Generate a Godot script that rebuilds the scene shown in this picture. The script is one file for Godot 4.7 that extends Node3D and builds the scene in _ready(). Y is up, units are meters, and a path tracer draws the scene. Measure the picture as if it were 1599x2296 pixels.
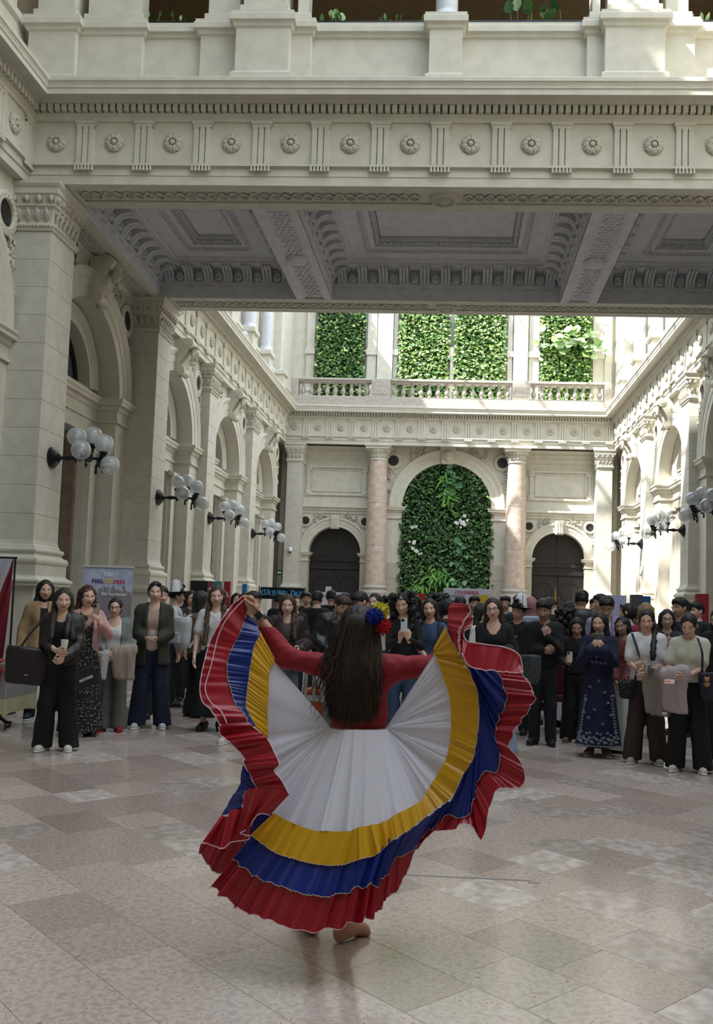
extends Node3D
# A domed university hall with a dancer, seen along its long axis. x right, y up, the hall runs towards -z.

const UP := Vector3.UP
const XW := [-6.77, 6.20]          # wall planes, left and right
const XMID := -0.285
var M := {}
var rng := RandomNumberGenerator.new()
var taken := {}
var stage := Time.get_ticks_msec()

class MB:
	var v := PackedVector3Array()
	var n := PackedVector3Array()
	var c := PackedColorArray()
	var t := PackedVector2Array()
	var ix := PackedInt32Array()
	var col := Color(1, 1, 1)
	func vert(p: Vector3, nn: Vector3, uv := Vector2.ZERO) -> int:
		v.append(p); n.append(nn); c.append(col); t.append(uv)
		return v.size() - 1
	func tri(a: int, b: int, d: int) -> void:
		# order follows the vertex normal (front faces run clockwise)
		if (v[b] - v[a]).cross(v[d] - v[a]).dot(n[a] + n[b] + n[d]) > 0.0:
			ix.append(a); ix.append(d); ix.append(b)
		else:
			ix.append(a); ix.append(b); ix.append(d)
	func quad(a: Vector3, b: Vector3, d: Vector3, e: Vector3, out := Vector3.ZERO) -> void:
		var nn := (b - a).cross(d - a)
		if nn.length_squared() < 1e-14: nn = (d - a).cross(e - a)
		nn = nn.normalized()
		if out != Vector3.ZERO and nn.dot(out) < 0.0: nn = -nn
		var k := vert(a, nn, Vector2(0, 1)); vert(b, nn, Vector2(1, 1)); vert(d, nn, Vector2(1, 0)); vert(e, nn, Vector2(0, 0))
		tri(k, k + 1, k + 2); tri(k, k + 2, k + 3)
	func box(lo: Vector3, hi: Vector3, ch := 0.0) -> void:
		boxt(Transform3D(Basis.IDENTITY, (lo + hi) * 0.5), hi - lo, ch)
	func boxt(x: Transform3D, s: Vector3, ch := 0.0) -> void:
		# a box, its edges cut off by ch
		var h := s.abs() * 0.5
		var k := h - Vector3(ch, ch, ch)
		for ax in 3:
			var b := (ax + 1) % 3
			var d := (ax + 2) % 3
			for sg: float in [-1.0, 1.0]:
				var q := []
				for e in [[-1, -1], [1, -1], [1, 1], [-1, 1]]:
					var p := Vector3.ZERO
					p[ax] = sg * h[ax]; p[b] = e[0] * k[b]; p[d] = e[1] * k[d]
					q.append(x * p)
				var o := Vector3.ZERO
				o[ax] = sg
				quad(q[0], q[1], q[2], q[3], x.basis * o)
			if ch > 0.0:
				for sb in [-1.0, 1.0]:
					for sd in [-1.0, 1.0]:
						var q := []
						for e in [[0, -1], [0, 1], [1, 1], [1, -1]]:
							var p := Vector3.ZERO
							p[ax] = e[1] * k[ax]
							p[b] = sb * (h[b] if e[0] == 0 else k[b])
							p[d] = sd * (k[d] if e[0] == 0 else h[d])
							q.append(x * p)
						var o := Vector3.ZERO
						o[b] = sb; o[d] = sd
						quad(q[0], q[1], q[2], q[3], x.basis * o)
	func sweep(frames: Array, prof: Array, closed := false) -> void:
		# frames: [origin, out, up]; prof: Vector2(out, up); the outside lies to the right of the profile's way
		var m := frames.size()
		for j in prof.size() - 1:
			var a: Vector2 = prof[j]
			var b: Vector2 = prof[j + 1]
			var d := b - a
			if d.length_squared() < 1e-12: continue
			var k := v.size()
			for f in frames:
				var nn: Vector3 = (f[1] * d.y - f[2] * d.x).normalized()
				vert(f[0] + f[1] * a.x + f[2] * a.y, nn)
				vert(f[0] + f[1] * b.x + f[2] * b.y, nn)
			for i in (m if closed else m - 1):
				var p := k + 2 * i
				var q := k + 2 * ((i + 1) % m)
				tri(p, q, q + 1); tri(p, q + 1, p + 1)
	func straight(p0: Vector3, p1: Vector3, o: Vector3, prof: Array, m0 := 0.0, m1 := 0.0) -> void:
		var d := (p1 - p0).normalized()
		for j in prof.size() - 1:
			var a: Vector2 = prof[j]
			var b: Vector2 = prof[j + 1]
			if (b - a).length_squared() < 1e-12: continue
			var nn := (o * (b.y - a.y) - Vector3.UP * (b.x - a.x)).normalized()
			var k := v.size()
			vert(p0 + o * a.x + Vector3.UP * a.y + d * m0 * a.x, nn, Vector2(0, 0))
			vert(p0 + o * b.x + Vector3.UP * b.y + d * m0 * b.x, nn, Vector2(0, 1))
			vert(p1 + o * b.x + Vector3.UP * b.y - d * m1 * b.x, nn, Vector2(1, 1))
			vert(p1 + o * a.x + Vector3.UP * a.y - d * m1 * a.x, nn, Vector2(1, 0))
			tri(k, k + 1, k + 2); tri(k, k + 2, k + 3)
	func lathe(x: Transform3D, prof: Array, segs := 20, smooth := true) -> void:
		var fr := []
		for i in segs:
			var a := TAU * i / segs
			fr.append([x.origin, x.basis * Vector3(cos(a), 0, sin(a)), x.basis * Vector3.UP])
		if not smooth:
			sweep(fr, prof, true); return
		# normals shared along the profile
		var rows := []
		for f in fr:
			var r := PackedVector3Array()
			for p in prof: r.append(f[0] + f[1] * p.x + f[2] * p.y)
			rows.append(r)
		grid(rows, true, false, true)
	func arc(cen: Vector3, o: Vector3, side: Vector3, prof: Array, a0: float, a1: float, steps: int) -> void:
		var fr := []
		for i in steps + 1:
			var a := lerpf(a0, a1, float(i) / steps)
			fr.append([cen, o, side * cos(a) + Vector3.UP * sin(a)])
		sweep(fr, prof)
	func grid(rows: Array, close_r := false, close_c := false, flip := false, uvs := Vector2.ONE) -> void:
		# a smooth sheet of points
		var R := rows.size()
		var K: int = rows[0].size()
		var k := v.size()
		for i in R:
			for j in K:
				var p: Vector3 = rows[i][j]
				var ia := (i + 1) % R if close_r else mini(i + 1, R - 1)
				var ib := (i - 1 + R) % R if close_r else maxi(i - 1, 0)
				var ja := (j + 1) % K if close_c else mini(j + 1, K - 1)
				var jb := (j - 1 + K) % K if close_c else maxi(j - 1, 0)
				var nn: Vector3 = (rows[ia][j] - rows[ib][j]).cross(rows[i][ja] - rows[i][jb])
				if nn.length_squared() < 1e-16:
					nn = (rows[ia][jb if j > 0 else ja] - rows[ib][jb if j > 0 else ja]).cross(rows[i][ja] - rows[i][jb])
				nn = nn.normalized()
				if flip: nn = -nn
				vert(p, nn, Vector2(float(j) / maxi(1, K - 1), float(i) / maxi(1, R - 1)) * uvs)
		for i in (R if close_r else R - 1):
			for j in (K if close_c else K - 1):
				var a := k + i * K + j
				var b := k + ((i + 1) % R) * K + j
				var d := k + ((i + 1) % R) * K + (j + 1) % K
				var e := k + i * K + (j + 1) % K
				if flip:
					ix.append(a); ix.append(b); ix.append(d); ix.append(a); ix.append(d); ix.append(e)
				else:
					ix.append(a); ix.append(d); ix.append(b); ix.append(a); ix.append(e); ix.append(d)
	func tube(pts: Array, rad: Array, segs := 8, capped := true) -> void:
		var rows := []
		var last := Vector3.ZERO
		for i in pts.size():
			var d: Vector3 = (pts[mini(i + 1, pts.size() - 1)] - pts[maxi(i - 1, 0)]).normalized()
			var s := last
			if s == Vector3.ZERO: s = Vector3.UP if absf(d.y) < 0.9 else Vector3.RIGHT
			var e := d.cross(s).normalized()
			s = e.cross(d).normalized()
			last = s
			var r := PackedVector3Array()
			for k in segs:
				var a := TAU * k / segs
				r.append(pts[i] + (s * cos(a) + e * sin(a)) * rad[i])
			rows.append(r)
		if capped:
			var a0 := PackedVector3Array(); var a1 := PackedVector3Array()
			for k in segs:
				a0.append(pts[0]); a1.append(pts[-1])
			rows.push_front(a0); rows.append(a1)
		grid(rows, false, true, true)
	func ball(cen: Vector3, r: Vector3, segs := 12, b := Basis.IDENTITY) -> void:
		var pr := []
		for i in segs / 2 + 1:
			var a := -PI / 2 + PI * i / (segs / 2)
			pr.append(Vector2(cos(a), sin(a)))
		lathe(Transform3D(b * Basis.from_scale(r), cen), pr, segs)
	func add(o: MB, x: Transform3D, tint = null) -> void:
		var k := v.size()
		var nb := x.basis.inverse().transposed()
		for p in o.v: v.append(x * p)
		for q in o.n: n.append((nb * q).normalized())
		if tint == null: c.append_array(o.c)
		else:
			for q in o.c: c.append(tint)
		t.append_array(o.t)
		var mir := x.basis.determinant() < 0.0
		var i := 0
		while i < o.ix.size():
			ix.append(k + o.ix[i]); ix.append(k + o.ix[i + (2 if mir else 1)]); ix.append(k + o.ix[i + (1 if mir else 2)])
			i += 3
	func mesh() -> ArrayMesh:
		var a := []
		a.resize(Mesh.ARRAY_MAX)
		a[Mesh.ARRAY_VERTEX] = v; a[Mesh.ARRAY_NORMAL] = n; a[Mesh.ARRAY_COLOR] = c; a[Mesh.ARRAY_TEX_UV] = t; a[Mesh.ARRAY_INDEX] = ix
		var m := ArrayMesh.new()
		if ix.size() > 0: m.add_surface_from_arrays(Mesh.PRIMITIVE_TRIANGLES, a)
		return m

func T3(p: Vector3, b := Basis.IDENTITY) -> Transform3D: return Transform3D(b, p)
func V(x: float, y: float, z: float) -> Vector3: return Vector3(x, y, z)
func numbered(called: String) -> String:
	if not taken.has(called):
		taken[called] = 0
		return called
	taken[called] += 1
	return "%s_%03d" % [called, taken[called]]
func put(m, called: String, mat: Material, parent: Node = self, x := Transform3D.IDENTITY) -> MeshInstance3D:
	var o := MeshInstance3D.new()
	o.mesh = m.mesh() if m is MB else m
	o.material_override = mat
	o.transform = x
	o.name = numbered(called) if parent == self else called
	parent.add_child(o, true)
	return o
func thing(called: String, label: String, category: String, at := Vector3.ZERO, turn := 0.0, group := "") -> Node3D:
	var o := Node3D.new()
	o.name = numbered(called)
	add_child(o)
	o.position = at; o.rotation.y = turn
	return tag(o, label, category, group)
func tag(o: Node, label: String, category := "", group := "") -> Node:
	o.set_meta("label", label)
	if category: o.set_meta("category", category)
	if group: o.set_meta("group", group)
	return o
func struct(m, called: String, mat: Material, label := "") -> MeshInstance3D:
	var o := put(m, called, mat)
	o.set_meta("kind", "structure")
	if label: o.set_meta("label", label)
	return o
func stuff(o: Node) -> Node:
	o.set_meta("kind", "stuff")
	return o
func say(what: String) -> void:
	print("%6d ms  %s" % [Time.get_ticks_msec() - stage, what])

# ---------------------------------------------------------------- materials
func noise_tex(seed_: int, freq: float, stops: Array, cols: Array, size := 512, octaves := 4, kind := FastNoiseLite.TYPE_SIMPLEX_SMOOTH, warp := 0.0) -> NoiseTexture2D:
	var f := FastNoiseLite.new()
	f.seed = seed_; f.frequency = freq; f.noise_type = kind; f.fractal_octaves = octaves
	if warp > 0.0:
		f.domain_warp_enabled = true; f.domain_warp_amplitude = warp; f.domain_warp_frequency = freq * 1.5
	var g := Gradient.new()
	g.offsets = PackedFloat32Array(stops); g.colors = PackedColorArray(cols)
	var x := NoiseTexture2D.new()
	x.width = size; x.height = size; x.seamless = true; x.noise = f; x.color_ramp = g
	return x
func normal_tex(seed_: int, freq: float, strength: float, size := 512) -> NoiseTexture2D:
	var f := FastNoiseLite.new()
	f.seed = seed_; f.frequency = freq; f.fractal_octaves = 3
	var x := NoiseTexture2D.new()
	x.width = size; x.height = size; x.seamless = true; x.noise = f; x.as_normal_map = true; x.bump_strength = strength
	return x
func smat(color: Color, rough := 0.8, metal := 0.0, tex: Texture2D = null, sc := 1.0, nrm: Texture2D = null, ns := 0.5) -> StandardMaterial3D:
	var m := StandardMaterial3D.new()
	m.albedo_color = color; m.roughness = rough; m.metallic = metal
	m.cull_mode = BaseMaterial3D.CULL_DISABLED
	if tex or nrm:
		m.uv1_triplanar = true; m.uv1_world_triplanar = true; m.uv1_scale = Vector3.ONE * sc
	if tex: m.albedo_texture = tex
	if nrm:
		m.normal_enabled = true; m.normal_texture = nrm; m.normal_scale = ns
	return m
func vmat(rough := 0.8) -> StandardMaterial3D:
	var m := smat(Color.WHITE, rough)
	m.vertex_color_use_as_albedo = true
	return m
func S(hex: String) -> Color: return Color.html(hex)
func L(hex: String) -> Color: return Color.html(hex).srgb_to_linear()

var tex_fine: Texture2D
var tex_cloud: Texture2D
var nrm_cloth: Texture2D
var nrm_plaster: Texture2D
func make_materials() -> void:
	tex_fine = noise_tex(3, 0.06, [0.2, 0.8], [Color(0.9, 0.9, 0.9), Color(1, 1, 1)], 512, 5)
	tex_cloud = noise_tex(5, 0.012, [0.25, 0.55, 0.8], [Color(0.955, 0.955, 0.95), Color(0.985, 0.985, 0.98), Color(1, 1, 1)], 512, 5)
	nrm_cloth = normal_tex(11, 0.03, 6.0)
	nrm_plaster = normal_tex(12, 0.05, 2.0)
	M.paint = smat(S("cdc9bb"), 0.75, 0, tex_cloud, 0.4, nrm_plaster, 0.12)
	M.block = smat(S("cbc7ba"), 0.8, 0, tex_cloud, 0.55, nrm_plaster, 0.15)
	M.white_paint = smat(S("cfd0d2"), 0.8, 0, tex_cloud, 0.5, nrm_plaster, 0.1)
	M.ornament = smat(S("c9c4b4"), 0.8, 0, tex_fine, 1.5)
	M.stone = smat(S("b9b1a3"), 0.7, 0, tex_cloud, 1.3)
	M.grey_stone = smat(S("c2bdb6"), 0.6, 0, noise_tex(21, 0.02, [0.3, 0.5, 0.62, 0.8], [S("d8d0c8"), S("e4e0da"), S("efedea"), S("dcd5cd")], 512, 5), 0.7)
	M.marble = smat(Color(1, 1, 1), 0.35, 0, noise_tex(31, 0.012, [0.2, 0.4, 0.5, 0.6, 0.8], [S("b09c8d"), S("c0aea0"), S("cabbae"), S("bba797"), S("d6cabf")], 512, 6, FastNoiseLite.TYPE_SIMPLEX_SMOOTH, 40.0), 0.6)
	M.brown_marble = smat(S("b9b0a6"), 0.4, 0, M.marble.albedo_texture, 0.5)
	M.pale_marble = smat(S("c9ccd2"), 0.4, 0, tex_cloud, 0.6)
	M.iron = smat(S("17171a"), 0.35, 0.2)
	M.black_frame = smat(S("141416"), 0.5)
	M.pane = smat(S("525a60"), 0.08)
	M.dark_wood = smat(S("272120"), 0.45, 0, tex_fine, 2.0)
	M.gallery = smat(S("a8977c"), 0.9, 0, tex_cloud, 0.5)
	M.brick = smat(S("8d6156"), 0.9, 0, tex_fine, 2.0)
	M.steel = smat(S("8b8e90"), 0.5, 0.3)
	var g := StandardMaterial3D.new()
	g.albedo_color = Color(0.80, 0.82, 0.83, 0.42); g.roughness = 0.06
	g.transparency = BaseMaterial3D.TRANSPARENCY_ALPHA
	g.cull_mode = BaseMaterial3D.CULL_DISABLED
	M.globe = g
	M.leaf = vmat(0.45)
	M.leaf.backlight_enabled = true
	M.leaf.backlight = Color(0.25, 0.35, 0.1)
	M.soil = smat(S("20241a"), 0.95)
	M.skin = vmat(0.55)
	M.skin.subsurf_scatter_enabled = true
	M.skin.subsurf_scatter_strength = 0.06

# ---------------------------------------------------------------- camera, sky, sun
func setup() -> void:
	rng.seed = 20240418
	var f := 2020.0
	var cam := Camera3D.new()
	cam.projection = Camera3D.PROJECTION_FRUSTUM
	cam.near = 0.05; cam.far = 200.0
	cam.size = 2296.0 / f * cam.near
	cam.frustum_offset = Vector2((799.5 - 918.0) / f, (1220.0 - 1148.0) / f) * cam.near
	cam.keep_aspect = Camera3D.KEEP_HEIGHT
	cam.transform = Transform3D(Basis(UP, 0.0494) * Basis(Vector3.RIGHT, 0.0705) * Basis(Vector3.BACK, 0.0304), V(0, 1.55, 0))
	cam.name = "camera"
	add_child(cam)
	cam.make_current()
	var e := Environment.new()
	e.background_mode = Environment.BG_SKY
	var sky := Sky.new()
	var sm := ProceduralSkyMaterial.new()
	sm.sky_top_color = S("c6d3e4"); sm.sky_horizon_color = S("e6ebf0")
	sm.ground_bottom_color = S("8a8782"); sm.ground_horizon_color = S("c9c7c2")
	sm.sky_energy_multiplier = 2.5
	sm.sun_angle_max = 0.0
	sky.sky_material = sm
	e.sky = sky
	e.ambient_light_source = Environment.AMBIENT_SOURCE_DISABLED
	e.tonemap_mode = Environment.TONE_MAPPER_LINEAR
	e.tonemap_exposure = 0.76
	e.sdfgi_enabled = true; e.ssao_enabled = true; e.ssil_enabled = true
	var w := WorldEnvironment.new()
	w.environment = e
	w.name = "environment"
	add_child(w)
	var sun := DirectionalLight3D.new()
	sun.name = "sun"
	sun.light_energy = 6.8
	sun.light_color = Color(1.0, 0.985, 0.955)
	sun.light_angular_distance = 0.9
	sun.shadow_enabled = true
	sun.look_at_from_position(V(0, 0, 0), V(0.72, -1.0, -0.39))
	add_child(sun)

# ---------------------------------------------------------------- architecture
# a wall frame is [origin, along, out]
var FL := [V(-6.77, 0, 0), V(0, 0, -1), V(1, 0, 0)]
var FR := [V(6.20, 0, 0), V(0, 0, -1), V(-1, 0, 0)]
var FF := [V(0, 0, -35.2), V(1, 0, 0), V(0, 0, 1)]
var FB := [V(0, 0, -12.98), V(1, 0, 0), V(0, 0, 1)]
const PIL := [[8.00, 8.83, 0.57], [12.98, 13.81, 0.57], [17.97, 18.79, 0.57], [23.08, 23.86, 0.27], [28.20, 28.98, 0.27]]
const CORN := 9.27
var E_PROF := [Vector2(-0.17, 7.803), Vector2(-0.02, 7.803), Vector2(-0.02, 7.94), Vector2(0.0, 7.945), Vector2(0.0, 8.06), Vector2(0.025, 8.075), Vector2(0.05, 8.08), Vector2(0.05, 8.115), Vector2(0.0, 8.12),
	Vector2(0.0, 8.77), Vector2(0.03, 8.775), Vector2(0.03, 8.80), Vector2(0.045, 8.83), Vector2(0.075, 8.855), Vector2(0.09, 8.86), Vector2(0.09, 8.875), Vector2(0.04, 8.875), Vector2(0.04, 8.99), Vector2(0.15, 8.99), Vector2(0.16, 9.0), Vector2(0.19, 9.03), Vector2(0.36, 9.035),
	Vector2(0.36, 9.0), Vector2(0.386, 9.0), Vector2(0.386, 9.085), Vector2(0.40, 9.09), Vector2(0.40, 9.105), Vector2(0.405, 9.13), Vector2(0.42, 9.165), Vector2(0.436, 9.18), Vector2(0.436, 9.235), Vector2(0.43, 9.245), Vector2(-0.5, 9.27)]
var ROSETTE: ArrayMesh
var TRIGLYPH: ArrayMesh
var GUTTAE: ArrayMesh
var DENTIL: ArrayMesh
var LEAVES: MB
var EGG: MB

func at(f: Array, u: float, y: float, o := 0.0) -> Vector3: return f[0] + f[1] * u + UP * y + f[2] * o
func basis_of(f: Array) -> Basis:
	# x along (so that it stays right-handed), y up, z out
	return Basis(UP.cross(f[2]), UP, f[2])
func run(mb: MB, f: Array, u0: float, u1: float, o: float, prof: Array, m0 := 0.0, m1 := 0.0) -> void:
	mb.straight(at(f, u0, 0, o), at(f, u1, 0, o), f[2], prof, m0, m1)
func around(mb: MB, f: Array, u0: float, u1: float, o: float, prof: Array) -> void:
	# a moulding round the three free sides of a block that stands off the wall
	var e := o
	mb.straight(at(f, u0, 0, e), at(f, u1, 0, e), f[2], prof, -1.0, -1.0)
	mb.straight(at(f, u0, 0, 0), at(f, u0, 0, e), -f[1], prof, 0.0, -1.0)
	mb.straight(at(f, u1, 0, e), at(f, u1, 0, 0), f[1], prof, -1.0, 0.0)
func block(mb: MB, f: Array, u0: float, u1: float, y0: float, y1: float, o0: float, o1: float, ch := 0.0) -> void:
	var c := at(f, (u0 + u1) * 0.5, (y0 + y1) * 0.5, (o0 + o1) * 0.5)
	mb.boxt(Transform3D(basis_of(f), c), V(absf(u1 - u0), absf(y1 - y0), absf(o1 - o0)), ch)
func face(mb: MB, f: Array, u0: float, u1: float, y0: float, y1: float, o: float) -> void:
	mb.quad(at(f, u0, y0, o), at(f, u1, y0, o), at(f, u1, y1, o), at(f, u0, y1, o), f[2])
func arch_face(mb: MB, f: Array, uc: float, half: float, o: float, R: float, spring: float, y0: float, ytop: float, depth := 0.0) -> void:
	# a wall face with an arched opening and its reveal
	face(mb, f, uc - half, uc - R, y0, ytop, o)
	face(mb, f, uc + R, uc + half, y0, ytop, o)
	var S_ := 28
	for i in S_:
		var a := PI * i / S_
		var b := PI * (i + 1) / S_
		var ua := uc - R * cos(a); var ub := uc - R * cos(b)
		var ya := spring + R * sin(a); var yb := spring + R * sin(b)
		mb.quad(at(f, ua, ya, o), at(f, ub, yb, o), at(f, ub, ytop, o), at(f, ua, ytop, o), f[2])
	if depth > 0.0:
		mb.arc(at(f, uc, spring, o), f[2], f[1], [Vector2(0, R), Vector2(-depth, R)], 0, PI, S_)
		for sg: float in [-1.0, 1.0]:
			mb.quad(at(f, uc + sg * R, y0, o), at(f, uc + sg * R, spring, o), at(f, uc + sg * R, spring, o - depth), at(f, uc + sg * R, y0, o - depth), f[1] * -sg)
func archivolt(mb: MB, f: Array, uc: float, o: float, r0: float, r1: float, spring: float, th := 0.09) -> void:
	var w := r1 - r0
	var p := [Vector2(0, r0), Vector2(th * 0.45, r0), Vector2(th * 0.45, r0 + w * 0.36), Vector2(th * 0.6, r0 + w * 0.37), Vector2(th * 0.6, r0 + w * 0.68), Vector2(th * 0.75, r0 + w * 0.71), Vector2(th, r0 + w * 0.83), Vector2(th * 1.1, r0 + w * 0.86), Vector2(th * 1.1, r1 - 0.015), Vector2(th, r1), Vector2(0, r1)]
	mb.arc(at(f, uc, spring, o), f[2], f[1], p, 0, PI, 40)

func make_ornaments() -> void:
	var mb := MB.new()
	for k in 8:
		var a := TAU * k / 8 + PI / 8
		var b := Basis(Vector3.BACK, a)
		# a petal: two lobes with a groove between them
		for sg: float in [-1.0, 1.0]:
			mb.ball(b * V(0.024 * sg, 0.098, 0.03), V(0.033, 0.054, 0.024), 8, b * Basis(Vector3.RIGHT, -0.45) * Basis(Vector3.BACK, -0.18 * sg))
		mb.ball(b * V(0, 0.137, 0.012), V(0.022, 0.014, 0.02), 6, b)
	mb.ball(V(0, 0, 0.04), V(0.045, 0.045, 0.035), 10)
	mb.lathe(Transform3D(Basis(Vector3.RIGHT, PI / 2), Vector3.ZERO), [Vector2(0.11, 0.0), Vector2(0.10, 0.015), Vector2(0.0, 0.02)], 16)
	ROSETTE = mb.mesh()
	mb = MB.new()
	for k in 3:
		var x := (k - 1) * 0.092
		var pr := [Vector2(-0.046, 0.0), Vector2(-0.036, 0.036), Vector2(0.036, 0.036), Vector2(0.046, 0.0)]
		for j in 3:
			var a: Vector2 = pr[j]; var b: Vector2 = pr[j + 1]
			mb.quad(V(x + a.x, 8.12, a.y), V(x + b.x, 8.12, b.y), V(x + b.x, 8.66, b.y), V(x + a.x, 8.66, a.y), V(a.x + b.x, 0, 0.03))
		mb.quad(V(x - 0.036, 8.66, 0.036), V(x + 0.036, 8.66, 0.036), V(x + 0.046, 8.70, 0.045), V(x - 0.046, 8.70, 0.045), Vector3.BACK)
	mb.box(V(-0.142, 8.69, 0), V(0.142, 8.73, 0.045), 0.004)
	mb.box(V(-0.16, 8.73, 0), V(0.16, 8.79, 0.055), 0.006)
	TRIGLYPH = mb.mesh()
	mb = MB.new()
	for k in 6:
		mb.lathe(T3(V((k - 2.5) * 0.052, 8.0, 0.045)), [Vector2(0, 0), Vector2(0.025, 0), Vector2(0.017, 0.055), Vector2(0.017, 0.08)], 8, false)
	GUTTAE = mb.mesh()
	mb = MB.new()
	mb.box(V(-0.038, 8.878, 0.03), V(0.038, 8.985, 0.155), 0.003)
	DENTIL = mb.mesh()
	LEAVES = MB.new()
	var r := RandomNumberGenerator.new()
	r.seed = 7
	for k in 16:
		var p := V(r.randf_range(-0.22, 0.22), r.randf_range(-0.55, 0.55), 0.02)
		leaf_blade(LEAVES, Transform3D(Basis(Vector3.BACK, r.randf_range(-1.2, 1.2)) * Basis(Vector3.RIGHT, -0.35), p), 0.24, 0.075)
	for k in 12:
		var y := lerpf(-0.5, 0.5, k / 11.0)
		LEAVES.ball(V(0.08 * sin(y * 9.0), y, 0.015), V(0.03, 0.05, 0.025), 6)
	EGG = MB.new()
	EGG.ball(Vector3.ZERO, V(0.042, 0.06, 0.04), 8)
	for sg: float in [-1.0, 1.0]: EGG.ball(V(0.056 * sg, 0, -0.015), V(0.01, 0.062, 0.03), 6)
func leaf_blade(mb: MB, x: Transform3D, len: float, w: float, droop := 0.2) -> void:
	var rows := []
	for i in 6:
		var t := i / 5.0
		var ww := w * sin(PI * pow(t, 0.7) * 0.96 + 0.06)
		var z := 0.03 * sin(PI * t) - droop * len * t * t * 0.3
		rows.append(PackedVector3Array([x * V(-ww, t * len, z), x * V(0, t * len, z + 0.018), x * V(ww, t * len, z)]))
	mb.grid(rows)

func entablature(parent: Node, f: Array, u0: float, u1: float, o: float, m0: float, m1: float, first: float, detail := true) -> MeshInstance3D:
	var mb := MB.new()
	run(mb, f, u0, u1, o, E_PROF, m0, m1)
	var e := put(mb, "entablature", M.paint, parent)
	var b := basis_of(f)
	var k := 0
	var u := first
	while u < u1 - 0.12:
		if u > u0 + 0.12:
			put(ROSETTE, "rosette", M.ornament, e, Transform3D(b * Basis(Vector3.BACK, (k % 5) * 0.2), at(f, u, 8.45, o)))
		if u + 0.449 < u1 - 0.1 and u + 0.449 > u0 + 0.1:
			put(TRIGLYPH, "triglyph", M.paint, e, Transform3D(b, at(f, u + 0.449, 0, o)))
			put(GUTTAE, "guttae", M.ornament, e, Transform3D(b, at(f, u + 0.449, 0, o)))
		u += 0.8985
		k += 1
	if detail:
		u = u0 + 0.12
		while u < u1 - 0.05:
			put(DENTIL, "dentil", M.paint, e, Transform3D(b, at(f, u, 0, o)))
			u += 0.1065
	else:
		var d := MB.new()
		u = u0 + 0.12
		while u < u1 - 0.05:
			d.boxt(Transform3D(b, at(f, u, 8.932, o + 0.095)), V(0.074, 0.104, 0.12))
			u += 0.1065
		stuff(put(d, "dentils", M.paint, e))
	return e

func pilaster(parent: Node, f: Array, u0: float, u1: float, o: float) -> void:
	var mb := MB.new()
	block(mb, f, u0 - 0.12, u1 + 0.12, 0, 0.28, -0.1, o + 0.12, 0.01)
	block(mb, f, u0 - 0.09, u1 + 0.09, 0.28, 1.68, -0.1, o + 0.09, 0.006)
	around(mb, f, u0, u1, o, [Vector2(0.09, 0.28), Vector2(0.13, 0.26), Vector2(0.13, 0.30), Vector2(0.09, 0.36)])
	around(mb, f, u0, u1, o, [Vector2(0.09, 1.64), Vector2(0.11, 1.67), Vector2(0.12, 1.70), Vector2(0.17, 1.71), Vector2(0.17, 1.75), Vector2(0.19, 1.76), Vector2(0.19, 1.79), Vector2(0.12, 1.84), Vector2(0.11, 1.86), Vector2(0.11, 2.02), Vector2(0.12, 2.03), Vector2(0.13, 2.06), Vector2(0.13, 2.09), Vector2(0.115, 2.125), Vector2(0.08, 2.14), Vector2(0.055, 2.16), Vector2(0.055, 2.19), Vector2(0.075, 2.205), Vector2(0.08, 2.23), Vector2(0.07, 2.26), Vector2(0.03, 2.275), Vector2(0.03, 2.29), Vector2(0.012, 2.32), Vector2(0, 2.38)])
	var p := put(mb, "pilaster", M.paint, parent)
	var y := 2.34
	var n := 11
	var h := (7.06 - y) / n
	for k in n:
		var q := MB.new()
		block(q, f, u0, u1, y + k * h + 0.001, y + (k + 1) * h - 0.001, -0.05, o, 0.005)
		put(q, "stone_block", M.block, p)
	mb = MB.new()
	block(mb, f, u0 + 0.01, u1 - 0.01, 7.05, 7.78, -0.05, o - 0.01)
	around(mb, f, u0, u1, o, [Vector2(0, 7.06), Vector2(0.025, 7.07), Vector2(0.025, 7.10), Vector2(0.045, 7.12), Vector2(0.045, 7.15), Vector2(0.02, 7.17), Vector2(0.01, 7.20), Vector2(0.01, 7.40), Vector2(0.03, 7.43), Vector2(0.05, 7.44), Vector2(0.05, 7.47), Vector2(0.055, 7.5), Vector2(0.09, 7.60), Vector2(0.10, 7.61), Vector2(0.11, 7.61), Vector2(0.11, 7.70), Vector2(0.13, 7.715), Vector2(0.15, 7.75), Vector2(0.15, 7.79)])
	put(mb, "capital", M.paint, p)
	mb = MB.new()
	var sides := [[at(f, u0, 0, o), f[1], f[2], u1 - u0], [at(f, u0, 0, 0), f[2], -f[1], o]]
	for s in sides:
		var b := Basis(UP.cross(s[2]), UP, s[2])
		var m := maxi(2, int(s[3] / 0.15))
		for k in m + 1:
			mb.add(EGG, Transform3D(b, s[0] + s[1] * (s[3] * k / m) + UP * 7.545 + s[2] * 0.075))
		m = maxi(2, int(s[3] / 0.12))
		for k in m:
			var c: Vector3 = s[0] + s[1] * (s[3] * (k + 0.5) / m) + s[2] * 0.012
			leaf_blade(mb, Transform3D(b, c + UP * 7.20), 0.2, 0.05, -1.2)
			mb.ball(c + UP * 7.36 + s[2] * 0.03, V(0.03, 0.03, 0.03), 6)
		m = int(s[3] / 0.045)
		for k in m: mb.ball(s[0] + s[1] * (s[3] * (k + 0.5) / m) + UP * 7.135 + s[2] * 0.045, V(0.02, 0.02, 0.02), 6)
	stuff(put(mb, "capital_ornament", M.ornament, p))

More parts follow.
